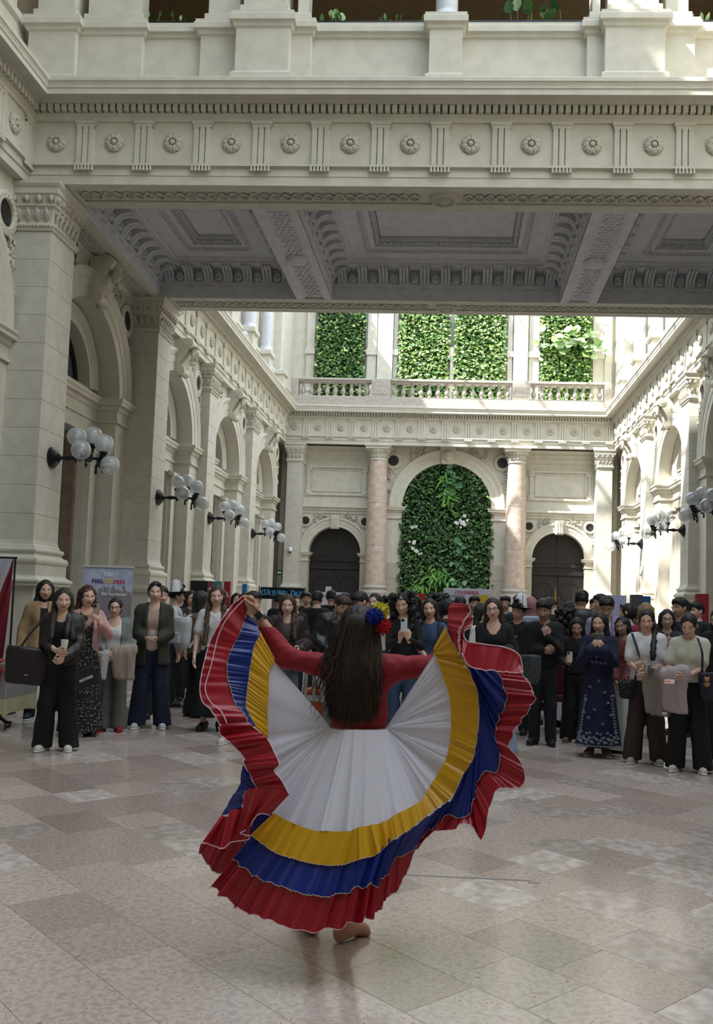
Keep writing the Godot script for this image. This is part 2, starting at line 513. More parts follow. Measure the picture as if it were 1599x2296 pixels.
func keystone(parent: Node, f: Array, u: float, y: float, o: float, s := 1.0) -> void:
	# an S-shaped scroll bracket with a small mask
	var mb := MB.new()
	var b := basis_of(f)
	var fr := []
	for sg: float in [-1.0, 1.0]: fr.append([at(f, u, y, o) + f[1] * 0.2 * s * sg, f[2] * s, UP * s])
	var pr := []
	for i in 25:
		var t := i / 24.0
		pr.append(Vector2(0.13 + 0.17 * t + 0.07 * sin(t * TAU * 0.9 + 3.6), -0.42 + t * 0.84))
	mb.sweep(fr, pr)
	for sg: float in [-1.0, 1.0]:
		for i in 24:
			var p: Vector2 = pr[i]; var q: Vector2 = pr[i + 1]
			var c: Vector3 = at(f, u, y, o) + f[1] * 0.2 * s * sg
			mb.quad(c + UP * s * p.y, c + UP * s * q.y, c + f[2] * s * q.x + UP * s * q.y, c + f[2] * s * p.x + UP * s * p.y, f[1] * sg)
	for d in [[0.33, 0.30, 0.12], [0.17, -0.36, 0.10]]:
		mb.lathe(Transform3D(Basis(f[2], PI / 2 if absf(f[2].x) > 0.5 else PI / 2), at(f, u, y + d[1] * s, o + d[0] * s)), [Vector2(0, -0.23 * s), Vector2(d[2] * 0.5 * s, -0.235 * s), Vector2(d[2] * 0.55 * s, -0.22 * s), Vector2(d[2] * s, -0.22 * s), Vector2(d[2] * s, 0.22 * s), Vector2(d[2] * 0.55 * s, 0.22 * s), Vector2(d[2] * 0.5 * s, 0.235 * s), Vector2(0, 0.23 * s)], 16, false)
	var k := put(mb, "keystone", M.paint, parent)
	mb = MB.new()
	var c := at(f, u, y + 0.12 * s, o + 0.42 * s)
	mb.ball(c, V(0.1, 0.14, 0.1) * s, 10)
	mb.ball(c + UP * 0.12 * s, V(0.13, 0.07, 0.11) * s, 8)
	mb.ball(c + f[2] * 0.1 * s - UP * 0.02, V(0.02, 0.035, 0.03) * s, 6)
	for sg: float in [-1.0, 1.0]: mb.ball(c + f[1] * 0.1 * sg * s - UP * 0.1 * s, V(0.05, 0.12, 0.05) * s, 6)
	leaf_blade(mb, Transform3D(b * Basis(Vector3.RIGHT, PI + 0.5), c - UP * 0.1 * s), 0.4 * s, 0.12 * s)
	put(mb, "mask", M.ornament, k)

func roundel(parent: Node, f: Array, u: float, y: float, o: float, r: float) -> void:
	var mb := MB.new()
	var x := Transform3D(basis_of(f) * Basis(Vector3.RIGHT, PI / 2), at(f, u, y, o))
	mb.lathe(x, [Vector2(r * 0.62, 0.0), Vector2(r * 0.62, 0.05), Vector2(r * 0.7, 0.06), Vector2(r * 0.74, 0.045), Vector2(r * 0.92, 0.05), Vector2(r, 0.04), Vector2(r, 0)], 28)
	for k in 20:
		var a := TAU * k / 20
		mb.ball(x * V(cos(a) * r * 0.83, 0.05, sin(a) * r * 0.83), V(0.02, 0.02, 0.02), 6)
	var p := put(mb, "roundel", M.paint, parent)
	mb = MB.new()
	mb.lathe(x, [Vector2(0.0, 0.012), Vector2(r * 0.64, 0.01)], 24, false)
	put(mb, "dark_disc", M.dark_wood, p)

var IMPOST := [Vector2(0, 5.02), Vector2(0.03, 5.03), Vector2(0.03, 5.08), Vector2(0.0, 5.10), Vector2(0.0, 5.26), Vector2(0.03, 5.28), Vector2(0.05, 5.33), Vector2(0.05, 5.35), Vector2(0.12, 5.37), Vector2(0.12, 5.42), Vector2(0.15, 5.46), Vector2(0.15, 5.50), Vector2(-0.3, 5.52)]
var win_n := 0
func bay(root: Node, f: Array, u0: float, u1: float, words: String) -> void:
	var uc := (u0 + u1) * 0.5
	var half := (u1 - u0) * 0.5
	var R := 1.50
	var R1 := minf(half - 0.02, 2.04)
	var mb := MB.new()
	arch_face(mb, f, uc, half, 0.0, R, 5.5, 0.0, 7.82, 0.40)
	# recess: lunette above, doorway below
	arch_face(mb, f, uc, R, -0.40, 1.02, 5.62, 5.62, 7.1, 0.26)
	face(mb, f, uc - R, uc + R, 4.75, 5.62, -0.40)
	for sg: float in [-1.0, 1.0]:
		face(mb, f, uc + sg * 1.08, uc + sg * R, 0, 4.8, -0.40)
		mb.quad(at(f, uc + sg * 1.08, 0, -0.4), at(f, uc + sg * 1.08, 4.75, -0.4), at(f, uc + sg * 1.08, 4.75, -0.95), at(f, uc + sg * 1.08, 0, -0.95), f[1] * -sg)
	mb.quad(at(f, uc - 1.08, 4.75, -0.4), at(f, uc + 1.08, 4.75, -0.4), at(f, uc + 1.08, 4.75, -0.95), at(f, uc - 1.08, 4.75, -0.95), -UP)
	mb.quad(at(f, uc - 1.05, 5.62, -0.4), at(f, uc + 1.05, 5.62, -0.4), at(f, uc + 1.05, 5.62, -0.7), at(f, uc - 1.05, 5.62, -0.7), UP)
	var p := put(mb, "arched_bay", M.paint, root)
	mb = MB.new()
	archivolt(mb, f, uc, 0.0, R, R1, 5.5, 0.1)
	put(mb, "archivolt", M.paint, p)
	mb = MB.new()
	archivolt(mb, f, uc, -0.40, 1.02, 1.36, 5.62, 0.07)
	put(mb, "lunette_moulding", M.paint, p)
	mb = MB.new()
	run(mb, f, uc - R, uc + R, -0.392, IMPOST)
	put(mb, "string_course", M.paint, p)
	for sg: float in [-1.0, 1.0]:
		mb = MB.new()
		var a := uc + sg * R; var b := uc + sg * half
		run(mb, f, minf(a, b), maxf(a, b), 0.02, IMPOST, -1.0 if a < b else 0.0, -1.0 if b < a else 0.0)
		mb.straight(at(f, a - sg * 0.008, 0, -0.4), at(f, a - sg * 0.008, 0, 0.02), f[1] * -sg, IMPOST, 0.0, -1.0)
		put(mb, "impost", M.paint, p)
		# jamb pilaster beside the doorway
		mb = MB.new()
		var j0 := uc + sg * 1.12; var j1 := uc + sg * 1.40
		block(mb, f, j0, j1, 0.5, 4.5, -0.4, -0.31, 0.004)
		block(mb, f, j0 - 0.03 * sg, j1 + 0.03 * sg, 4.5, 4.56, -0.4, -0.28, 0.004)
		block(mb, f, j0 - 0.02 * sg, j1 + 0.02 * sg, 4.56, 4.66, -0.4, -0.3, 0.004)
		block(mb, f, j0 - 0.07 * sg, j1 + 0.07 * sg, 4.66, 4.76, -0.4, -0.24, 0.01)
		block(mb, f, j0 - 0.04 * sg, j1 + 0.04 * sg, 0.0, 0.5, -0.4, -0.27, 0.004)
		put(mb, "jamb_pilaster", M.paint, p)
		mb = MB.new()
		block(mb, f, uc + sg * 0.98, uc + sg * 1.08, 0.4, 4.62, -0.80, -0.56, 0.004)
		put(mb, "marble_jamb", M.brown_marble, p)
		mb = MB.new()
		block(mb, f, uc + sg * 0.95, uc + sg * 1.08, 4.62, 4.75, -0.82, -0.52, 0.01)
		put(mb, "jamb_cap", M.paint, p)
	keystone(p, f, uc, 7.36, 0.02)
	for sg: float in [-1.0, 1.0]:
		var q := Vector2(uc + sg * (half - 0.36), 7.18)
		roundel(p, f, q.x, q.y, 0.01, 0.33)
		for e in [[Vector2(q.x - sg * 0.62, 7.52), 0.55, 0.55 - 1.3 * sg], [Vector2(uc + sg * (half - 0.14), 6.45), 0.7, -0.12 * sg]]:
			var bs := basis_of(f) * Basis(Vector3.BACK, (1.25 * sg if e[1] < 0.6 else 0.0)) * Basis.from_scale(V(0.7, e[1] * 1.1, 1.8))
			var lm := MB.new()
			lm.add(LEAVES, Transform3D(bs, at(f, e[0].x, e[0].y, 0.01)))
			stuff(put(lm, "leaf_ornament", M.ornament, p))
	# window and glazed door behind
	win_n += 1
	mb = MB.new()
	var fr := [Vector2(0, 0.91), Vector2(0.05, 0.91), Vector2(0.05, 1.03), Vector2(0, 1.03)]
	mb.arc(at(f, uc, 5.62, -0.66), f[2], f[1], fr, 0, PI, 32)
	block(mb, f, uc - 1.02, uc + 1.02, 5.62, 5.72, -0.66, -0.60)
	for k: int in [1, 2, 3]:
		var a := PI * k / 4.0
		mb.boxt(Transform3D(Basis(f[1] * cos(a) + UP * sin(a), f[1] * -sin(a) + UP * cos(a), f[1].cross(UP)), at(f, uc + cos(a) * 0.49, 5.62 + sin(a) * 0.49, -0.635)), V(0.98, 0.05, 0.05))
	for sg: float in [-1.0, 1.0]: block(mb, f, uc + sg * 0.90, uc + sg * 0.98, 0.1, 4.75, -0.92, -0.84)
	for y in [0.1, 1.9, 3.3, 4.68]: block(mb, f, uc - 0.95, uc + 0.95, y, y + 0.06, -0.92, -0.85)
	block(mb, f, uc - 0.03, uc + 0.03, 0.1, 4.7, -0.92, -0.845)
	var w := struct(mb, "window_%d" % win_n, M.black_frame, "black framed lunette over a tall glazed door, " + words)
	mb = MB.new()
	for i in 20:
		var a := PI * i / 20; var b := PI * (i + 1) / 20
		mb.quad(at(f, uc, 5.66, -0.65), at(f, uc + cos(a), 5.62 + sin(a), -0.65), at(f, uc + cos(b), 5.62 + sin(b), -0.65), at(f, uc, 5.66, -0.65), f[2])
	put(mb, "lunette_pane", M.pane, w)
	for k in 2:
		mb = MB.new()
		face(mb, f, uc - 0.94 + k * 0.95, uc - 0.01 + k * 0.95, 0.1, 4.75, -0.90)
		put(mb, "pane", M.pane, w)

func side_wall(f: Array, called: String) -> void:
	var left := called == "wall_left"
	var mb := MB.new()
	# masonry core behind the bays and above them
	block(mb, f, -7.0, 40.0, 0, 17.6, -1.5, -1.2)
	block(mb, f, -7.0, 40.0, 7.82, 9.1, -1.3, 0.0)
	face(mb, f, -7.0, 8.83 - 4.98, 0, 7.82, 0.0)
	block(mb, f, -7.0, 40.0, 8.95, 9.22, -1.3, -0.05)
	var w := struct(mb, called, M.paint, "cream plaster wall of arched bays and pilasters along the %s side of the hall" % ("left" if left else "right"))
	for p in PIL: pilaster(w, f, p[0], p[1], p[2])
	var sd := "left wall" if left else "right wall"
	bay(w, f, 8.83 - 4.98, 8.0, sd + ", bay before the near beam")
	for k in 4: bay(w, f, PIL[k][1], PIL[k + 1][0], sd + ", " + ["bay touching the near beam", "bay under the coffered ceiling", "third bay from the end wall", "second bay from the end wall"][k])
	bay(w, f, PIL[4][1], 33.62, sd + ", bay next to the end wall")
	entablature(w, f, 2.0, 12.98, 0.17, 0.0, 1.0, 12.98 - 0.55 - 0.8985 * 12, left)
	entablature(w, f, 18.79, 34.4, 0.17, 0.0, 1.0, 34.4 - 0.32 - 0.8985 * 18, false)
	# underside between the bays' wall and the entablature: a sunk band of guilloche over bay one
	mb = MB.new()
	block(mb, f, 13.81, 17.97, 7.8, 7.9, 0.0, 0.57)
	run(mb, f, 13.81, 17.97, 0.0, [Vector2(0.06, 7.8), Vector2(0.06, 7.76), Vector2(0.0, 7.70)])
	run(mb, f, 13.81, 17.97, 0.57, [Vector2(-0.12, 7.8), Vector2(-0.12, 7.77), Vector2(0.0, 7.77), Vector2(0, 7.8)])
	var a := put(mb, "architrave", M.paint, w)
	guilloche(a, at(f, 13.95, 7.795, 0.25), at(f, 17.85, 7.795, 0.25), 0.2)
	upper_side(w, f, left)

func guilloche(parent: Node, a: Vector3, b: Vector3, w: float) -> void:
	# two interlaced bands with bosses, hanging a little under a soffit
	var mb := MB.new()
	var d := (b - a).normalized()
	var s := d.cross(UP).normalized()
	var L_ := a.distance_to(b)
	var pitch := w * 0.55
	var n := int(L_ / pitch)
	for ph in [0.0, PI]:
		var rows := []
		for i in n * 6 + 1:
			var t := i / 6.0 * pitch
			var c := a + d * t + s * sin(t / pitch * PI + ph) * w * 0.36 - UP * (0.012 + 0.008 * cos(t / pitch * PI + ph * 0.5))
			rows.append(PackedVector3Array([c - s * 0.035, c - s * 0.02 - UP * 0.016, c + s * 0.02 - UP * 0.016, c + s * 0.035]))
		mb.grid(rows, false, false, true)
	for i in n:
		mb.ball(a + d * (i + 0.5) * pitch - UP * 0.01, V(0.03, 0.025, 0.03), 6)
	stuff(put(mb, "guilloche", M.ornament, parent))

func upper_side(w: Node, f: Array, left: bool) -> void:
	# upper storey round the far court: pedestals, marble columns and window strips
	var mb := MB.new()
	face(mb, f, -7, 13.0, 9.2, 17.6, -0.2)
	face(mb, f, 18.3, 38.0, 9.2, 17.6, -0.35)
	run(mb, f, 18.3, 38.0, -0.35, [Vector2(0.0, 9.27), Vector2(0.12, 9.27), Vector2(0.12, 9.5), Vector2(0.08, 9.52), Vector2(0.08, 10.3), Vector2(0.14, 10.34), Vector2(0.14, 10.45), Vector2(0, 10.47)])
	run(mb, f, -7, 13.2, -0.2, [Vector2(0.0, 9.27), Vector2(0.12, 9.27), Vector2(0.12, 9.5), Vector2(0.08, 9.52), Vector2(0.08, 10.3), Vector2(0.14, 10.34), Vector2(0.14, 10.45), Vector2(0, 10.47)])
	var p := put(mb, "upper_storey", M.paint, w)
	for u: float in [10.9, 19.2, 21.2, 23.47, 25.9, 28.6, 31.2, 33.9]:
		mb = MB.new()
		block(mb, f, u - 0.34, u + 0.34, 9.27, 9.5, -0.3, 0.16, 0.01)
		block(mb, f, u - 0.28, u + 0.28, 9.5, 10.3, -0.3, 0.1, 0.005)
		block(mb, f, u - 0.36, u + 0.36, 10.3, 10.47, -0.3, 0.18, 0.02)
		put(mb, "pedestal", M.paint, p)
		mb = MB.new()
		if int(u * 10) % 2 == 0:
			mb.lathe(T3(at(f, u, 10.47, -0.1)), [Vector2(0.26, 0), Vector2(0.26, 0.08), Vector2(0.22, 0.12), Vector2(0.2, 0.2), Vector2(0.17, 4.6), Vector2(0.24, 4.8)], 20)
			put(mb, "marble_column", M.pale_marble, p)
		else:
			block(mb, f, u - 0.2, u + 0.2, 10.47, 15.5, -0.35, -0.05, 0.005)
			put(mb, "upper_pilaster", M.paint, p)
		mb = MB.new()
		block(mb, f, u + 0.42, u + 0.58, 10.47, 15.5, -0.34, -0.3)
		put(mb, "brick_strip", M.brick, p)
	mb = MB.new()
	run(mb, f, 18.3, 37.6, -0.35, [Vector2(0, 15.5), Vector2(0.2, 15.6), Vector2(0.2, 15.9), Vector2(0.5, 16.1), Vector2(0.5, 16.3), Vector2(0, 16.4)])
	put(mb, "upper_cornice", M.paint, p)

func beam(w: Node, z0: float, z1: float, front: bool) -> void:
	# a wide beam across the hall; its soffit has a sunk panel
	var x0 := -6.2; var x1 := 5.63
	var mb := MB.new()
	if front:
		mb.box(V(-6.77, 7.83, -z1), V(6.2, 9.22, -z0 - 0.01))
	else:
		mb.box(V(-6.77, 7.83, -z1 + 0.01), V(6.2, 9.22, -z0))
	# soffit frame, four strips round the sunk panel
	var a := z0 + 0.19; var b := z1 - 0.19
	mb.box(V(x0, 7.8, -a), V(x1, 7.86, -z0))
	mb.box(V(x0, 7.8, -z1), V(x1, 7.86, -b))
	mb.box(V(x0, 7.8, -b), V(x0 + 0.2, 7.86, -a))
	mb.box(V(x1 - 0.2, 7.8, -b), V(x1, 7.86, -a))
	# small moulding round the panel
	var pr := [Vector2(0.0, 7.83), Vector2(0.03, 7.825), Vector2(0.03, 7.805), Vector2(0.0, 7.80)]
	mb.straight(V(x0 + 0.2, 0, -a), V(x1 - 0.2, 0, -a), Vector3.FORWARD, pr, 1, 1)
	mb.straight(V(x0 + 0.2, 0, -b), V(x1 - 0.2, 0, -b), Vector3.BACK, pr, 1, 1)
	mb.straight(V(x0 + 0.2, 0, -b), V(x0 + 0.2, 0, -a), Vector3.RIGHT, pr, 1, 1)
	var e := put(mb, "beam", M.paint, w)
	var zm := -(z0 + z1) * 0.5
	guilloche(e, V(x0 + 0.26, 7.828, zm), V(XMID - 0.28, 7.828, zm), 0.3)
	guilloche(e, V(XMID + 0.28, 7.828, zm), V(x1 - 0.26, 7.828, zm), 0.3)
	mb = MB.new()
	mb.lathe(T3(V(XMID, 7.83, zm), Basis(Vector3.RIGHT, PI)), [Vector2(0.0, 0.1), Vector2(0.05, 0.1), Vector2(0.09, 0.06), Vector2(0.19, 0.075), Vector2(0.22, 0.05), Vector2(0.23, 0.0)], 24)
	for k in 14:
		var t := TAU * k / 14
		mb.ball(V(XMID + cos(t) * 0.14, 7.76, zm + sin(t) * 0.14), V(0.03, 0.02, 0.03), 6)
	put(mb, "soffit_boss", M.ornament, e)

var CONSOLE: ArrayMesh
var RING: ArrayMesh
func coffers(c: Node) -> void:
	var mb := MB.new()
	var pr := [Vector2(0.0, 8.12)]
	for i in 9:
		var t := i / 8.0
		pr.append(Vector2(0.06 + 0.27 * (1.0 - cos(t * PI / 2)), 8.13 + 0.22 * sin(t * PI / 2)))
	pr.append(Vector2(0.36, 8.35)); pr.append(Vector2(0.36, 8.40))
	for k in 3:
		mb.straight(V(-0.1 + k * 0.068, 0, 0), V(-0.1 + k * 0.068 + 0.055, 0, 0), Vector3.BACK, pr)
	for sg: float in [-1.0, 1.0]:
		for j in pr.size() - 1:
			mb.quad(V(0.1 * sg, pr[j].y, 0), V(0.1 * sg, pr[j].y, pr[j].x), V(0.1 * sg, pr[j + 1].y, pr[j + 1].x), V(0.1 * sg, pr[j + 1].y, 0), V(sg, 0, 0))
	mb.box(V(-0.1, 8.12, 0), V(0.1, 8.4, 0.05))
	CONSOLE = mb.mesh()
	mb = MB.new()
	mb.lathe(Transform3D(Basis(Vector3.RIGHT, PI / 2), V(0, 8.24, 0.04)), [Vector2(0.0, 0.06), Vector2(0.025, 0.06), Vector2(0.03, 0.03), Vector2(0.05, 0.03), Vector2(0.055, 0.055), Vector2(0.075, 0.055), Vector2(0.085, 0.0)], 14)
	RING = mb.mesh()
	for r in [[-6.2, -3.36], [-2.63, 2.02], [2.75, 5.63]]:
		coffer(c, r[0], r[1], 13.81, 17.97)
	for r in [[-3.36, -2.63], [2.02, 2.75]]:
		mb = MB.new()
		mb.box(V(r[0], 7.84, -17.97), V(r[1], 8.7, -13.81))
		for s in [0, 1]:
			var x: float = r[s]
			var o := V(1 if s == 0 else -1, 0, 0)
			mb.straight(V(x, 0, -17.97), V(x, 0, -13.81), o, [Vector2(0, 7.8), Vector2(0.14, 7.8), Vector2(0.15, 7.815), Vector2(0.18, 7.82), Vector2(0.19, 7.84)])
			mb.straight(V(x, 0, -17.97), V(x, 0, -13.81), -o, [Vector2(0, 7.8), Vector2(0.0, 7.86)])
		var e := put(mb, "cross_beam", M.white_paint, c)
		mb = MB.new()
		var xm: float = (r[0] + r[1]) * 0.5
		for i in 34:
			for j in 3:
				mb.ball(V(xm + (j - 1) * 0.1 + (0.05 if i % 2 else 0.0), 7.835, -14.0 - i * 0.115), V(0.05, 0.022, 0.06), 6)
		stuff(put(mb, "scale_ornament", M.white_paint, e))
		mb = MB.new()
		mb.lathe(T3(V(xm, 7.83, -15.9), Basis(Vector3.RIGHT, PI)), [Vector2(0.0, 0.09), Vector2(0.06, 0.08), Vector2(0.15, 0.075), Vector2(0.19, 0.04), Vector2(0.2, 0.0)], 20)
		put(mb, "soffit_boss", M.white_paint, e)

func rect_frame(mb: MB, x0: float, x1: float, z0: float, z1: float, prof: Array) -> void:
	# mouldings along the inside of a rectangle, facing inwards
	mb.straight(V(x0, 0, -z0), V(x1, 0, -z0), Vector3.FORWARD, prof, 1, 1)
	mb.straight(V(x0, 0, -z1), V(x1, 0, -z1), Vector3.BACK, prof, 1, 1)
	mb.straight(V(x0, 0, -z0), V(x0, 0, -z1), Vector3.RIGHT, prof, 1, 1)
	mb.straight(V(x1, 0, -z0), V(x1, 0, -z1), Vector3.LEFT, prof, 1, 1)
func coffer(c: Node, x0: float, x1: float, z0: float, z1: float) -> void:
	var mb := MB.new()
	var pr := [Vector2(0.012, 7.803), Vector2(0.012, 8.06), Vector2(0.035, 8.07), Vector2(0.035, 8.12), Vector2(0.012, 8.12), Vector2(0.012, 8.40), Vector2(0.39, 8.40), Vector2(0.39, 8.44), Vector2(0.41, 8.46), Vector2(0.45, 8.47), Vector2(0.46, 8.5), Vector2(0.74, 8.52), Vector2(0.75, 8.50), Vector2(0.85, 8.50), Vector2(0.86, 8.53), Vector2(0.94, 8.54), Vector2(0.95, 8.60), Vector2(1.03, 8.63), Vector2(1.04, 8.70), Vector2(3.5, 8.70)]
	# the profile's last run closes the panel in the middle
	pr[-1] = Vector2(1.05, 8.70)
	rect_frame(mb, x0, x1, z0, z1, pr)
	mb.quad(V(x0 + 1, 8.7, -z0 - 1), V(x1 - 1, 8.7, -z0 - 1), V(x1 - 1, 8.7, -z1 + 1), V(x0 + 1, 8.7, -z1 + 1), -UP)
	var p := put(mb, "coffer", M.white_paint, c)
	var sides := [[V(x0, 0, -z1), V(1, 0, 0), V(0, 0, 1), x1 - x0], [V(x0, 0, -z0), V(0, 0, -1), V(1, 0, 0), z1 - z0], [V(x1, 0, -z0), V(0, 0, -1), V(-1, 0, 0), z1 - z0]]
	var gm := MB.new()
	for s in sides:
		var n := int(round((s[3] - 0.15) / 0.4))
		var b := Basis(UP.cross(s[2]), UP, s[2])
		for k in n:
			var q: Vector3 = s[0] + s[1] * (s[3] * (k + 0.5) / n)
			put(CONSOLE, "console", M.white_paint, p, Transform3D(b, q))
			if k < n - 1: put(RING, "ring_rosette", M.white_paint, p, Transform3D(b, s[0] + s[1] * (s[3] * (k + 1.0) / n)))
			for j in 4: gm.boxt(Transform3D(b, q + s[1] * (j - 1.5) * 0.05 + UP * 8.045 + s[2] * 0.02), V(0.03, 0.03, 0.03))
	put(gm, "guttae", M.white_paint, p)
	var om := MB.new()
	for fr in [[0.80, 8.495, 0.07, 0.04], [0.99, 8.60, 0.06, 0.035]]:
		var i: float = fr[0]
		var cs := [V(x0 + i, fr[1], -z0 - i), V(x1 - i, fr[1], -z0 - i), V(x1 - i, fr[1], -z1 + i), V(x0 + i, fr[1], -z1 + i)]
		for k in 4:
			var a: Vector3 = cs[k]; var d: Vector3 = cs[(k + 1) % 4]
			var n := int(a.distance_to(d) / fr[2])
			for j in n: om.ball(a.lerp(d, (j + 0.5) / n), V(1, 0.8, 1) * fr[3] * (0.8 + 0.4 * (j % 2)), 6)
	stuff(put(om, "frame_ornament", M.white_paint, p))

func far_wall() -> void:
	var f := FF
	var mb := MB.new()
	mb.box(V(-8, 0, -36.6), V(8, 9.2, -36.3))
	mb.box(V(-6.8, 7.9, -36.3), V(6.2, 9.2, -34.45))
	arch_face(mb, f, -0.32, 2.9, 0.0, 1.74, 5.52, 0.0, 7.92, 0.5)
	for cx: float in [-4.69, 4.085]:
		var hl := 1.5
		arch_face(mb, f, cx, hl, 0.0, 1.03, 3.62, 0.0, 5.3, 0.5)
		face(mb, f, cx - hl, cx + hl, 5.3, 7.92, 0.0)
	face(mb, f, -6.9, -6.1, 0, 7.92, 0.0)
	face(mb, f, 5.5, 6.3, 0, 7.92, 0.0)
	var w := struct(mb, "wall_far", M.paint, "cream end wall with marble columns, two dark doors and a large arch")
	entablature(w, f, -6.6, 6.03, 0.8, 1.0, 1.0, -6.29, false)
	# big arch
	mb = MB.new()
	archivolt(mb, f, -0.32, 0.0, 1.74, 2.28, 5.52, 0.1)
	put(mb, "archivolt", M.paint, w)
	for sg: float in [-1.0, 1.0]:
		mb = MB.new()
		var a: float = -0.32 + sg * 1.74; var b: float = -0.32 + sg * 2.33
		run(mb, f, minf(a, b), maxf(a, b), 0.03, IMPOST, -1.0 if sg > 0 else 0.0, -1.0 if sg < 0 else 0.0)
		mb.straight(at(f, a - sg * 0.008, 0, -0.4), at(f, a - sg * 0.008, 0, 0.03), f[1] * -sg, IMPOST, 0.0, -1.0)
		put(mb, "impost", M.paint, w)
		for k in 5:
			mb = MB.new()
			block(mb, f, a + 0.01 * sg, b, 0.2 + k * 0.62, 0.2 + (k + 1) * 0.62 - 0.006, -0.02, 0.03, 0.006)
			put(mb, "stone_block", M.stone, w)
		var rx: float = -0.32 + sg * 2.15
		roundel(w, f, rx, 7.32, 0.02, 0.34)
		for e in [[-0.32 + sg * 1.2, 7.62, 1.25 * sg, 0.6], [-0.32 + sg * 2.32, 6.55, 0.1 * sg, 0.8], [-0.32 + sg * 2.4, 7.7, 1.5, 0.4]]:
			var lm := MB.new()
			lm.add(LEAVES, Transform3D(Basis(Vector3.BACK, e[2]) * Basis.from_scale(V(0.8, e[3] * 1.1, 2.2)), at(f, e[0], e[1], 0.01)))
			stuff(put(lm, "leaf_ornament", M.ornament, w))
	mb = MB.new()
	block(mb, f, -0.58, -0.06, 7.2, 7.88, 0.0, 0.2, 0.03)
	block(mb, f, -0.64, 0.0, 7.78, 7.9, 0.0, 0.24, 0.01)
	mb.ball(at(f, -0.32, 7.5, 0.2), V(0.16, 0.22, 0.12), 12)
	mb.ball(at(f, -0.32, 7.62, 0.2), V(0.2, 0.12, 0.12), 10)
	put(mb, "keystone", M.ornament, w)
	# columns
	for cx: float in [-3.02, 2.36]:
		mb = MB.new()
		mb.box(V(cx - 0.6, 0, -35.25), V(cx + 0.6, 1.85, -34.2), 0.01)
		var col := put(mb, "column", M.stone, w)
		mb = MB.new()
		var X := T3(V(cx, 0, -34.75))
		mb.box(V(cx - 0.56, 1.85, -35.25), V(cx + 0.56, 2.02, -34.2), 0.01)
		mb.lathe(X, [Vector2(0.54, 2.02), Vector2(0.56, 2.08), Vector2(0.55, 2.14), Vector2(0.48, 2.17), Vector2(0.46, 2.2), Vector2(0.47, 2.24), Vector2(0.5, 2.27), Vector2(0.5, 2.31), Vector2(0.45, 2.35), Vector2(0.43, 2.4)], 32)
		put(mb, "column_base", M.grey_stone, col)
		var ys := [2.4, 3.9, 5.55, 7.22]
		for k in 3:
			mb = MB.new()
			var pr := []
			for i in 5:
				var y := lerpf(ys[k] + 0.004, ys[k + 1] - 0.004, i / 4.0)
				var t := (y - 2.4) / 4.82
				pr.append(Vector2(0.42 - 0.085 * t * t, y))
			mb.lathe(X, pr, 36)
			put(mb, "shaft_drum", M.marble, col)
		mb = MB.new()
		mb.lathe(X, [Vector2(0.335, 7.2), Vector2(0.37, 7.22), Vector2(0.37, 7.27), Vector2(0.335, 7.29), Vector2(0.335, 7.42), Vector2(0.36, 7.44), Vector2(0.38, 7.5), Vector2(0.44, 7.6), Vector2(0.45, 7.64)], 32)
		mb.box(V(cx - 0.47, 7.64, -35.22), V(cx + 0.47, 7.75, -34.28), 0.01)
		mb.box(V(cx - 0.52, 7.74, -35.22), V(cx + 0.52, 7.82, -34.23), 0.015)
		put(mb, "capital", M.paint, col)
		mb = MB.new()
		for k in 16:
			var t := TAU * k / 16
			mb.add(EGG, Transform3D(Basis(UP, t), V(cx, 7.55, -34.75) + Basis(UP, t) * V(0, 0, 0.41)))
			leaf_blade(mb, Transform3D(Basis(UP, t), V(cx, 7.29, -34.75) + Basis(UP, t) * V(0, 0, 0.34)), 0.14, 0.05, -1.0)
		stuff(put(mb, "capital_ornament", M.ornament, col))
	# corner pilasters
	for c in [[-6.55, -5.98, 0.75], [5.41, 5.98, 0.75]]:
		pilaster(w, f, c[0], c[1], c[2])
	# doors, their arches, panels and string courses
	var dn := 0
	for cx: float in [-4.69, 4.085]:
		dn += 1
		mb = MB.new()
		archivolt(mb, f, cx, 0.0, 1.03, 1.38, 3.62, 0.09)
		put(mb, "archivolt", M.paint, w)
		mb = MB.new()
		block(mb, f, cx - 0.17, cx + 0.17, 4.55, 5.1, 0, 0.16, 0.02)
		for k in 3: block(mb, f, cx - 0.12 + k * 0.09, cx - 0.06 + k * 0.09, 4.6, 5.0, 0.16, 0.19, 0.01)
		put(mb, "keystone", M.paint, w)
		for sg: float in [-1.0, 1.0]:
			mb = MB.new()
			var a: float = cx + sg * 1.03; var b: float = cx + sg * 1.42
			var ip := []
			for q in IMPOST: ip.append(Vector2(q.x * 0.8, (q.y - 5.02) * 0.75 + 3.26))
			run(mb, f, minf(a, b), maxf(a, b), 0.03, ip, -1.0 if sg > 0 else 0.0, -1.0 if sg < 0 else 0.0)
			mb.straight(at(f, a - sg * 0.008, 0, -0.4), at(f, a - sg * 0.008, 0, 0.03), f[1] * -sg, ip, 0.0, -1.0)
			put(mb, "impost", M.paint, w)
			for k in 4:
				mb = MB.new()
				block(mb, f, a, b, 0.2 + k * 0.76, 0.2 + (k + 1) * 0.76 - 0.006, -0.02, 0.03, 0.006)
				put(mb, "stone_block", M.stone, w)
			roundel(w, f, cx + sg * 1.18, 4.86, 0.02, 0.25)
			var lm := MB.new()
			lm.add(LEAVES, Transform3D(Basis(Vector3.BACK, 1.2 * sg) * Basis.from_scale(V(0.6, 0.5, 2.0)), at(f, cx + sg * 0.62, 5.02, 0.01)))
			lm.add(LEAVES, Transform3D(Basis(Vector3.BACK, 0.1) * Basis.from_scale(V(0.45, 0.55, 2.0)), at(f, cx + sg * 1.36, 4.2, 0.01)))
			stuff(put(lm, "leaf_ornament", M.ornament, w))
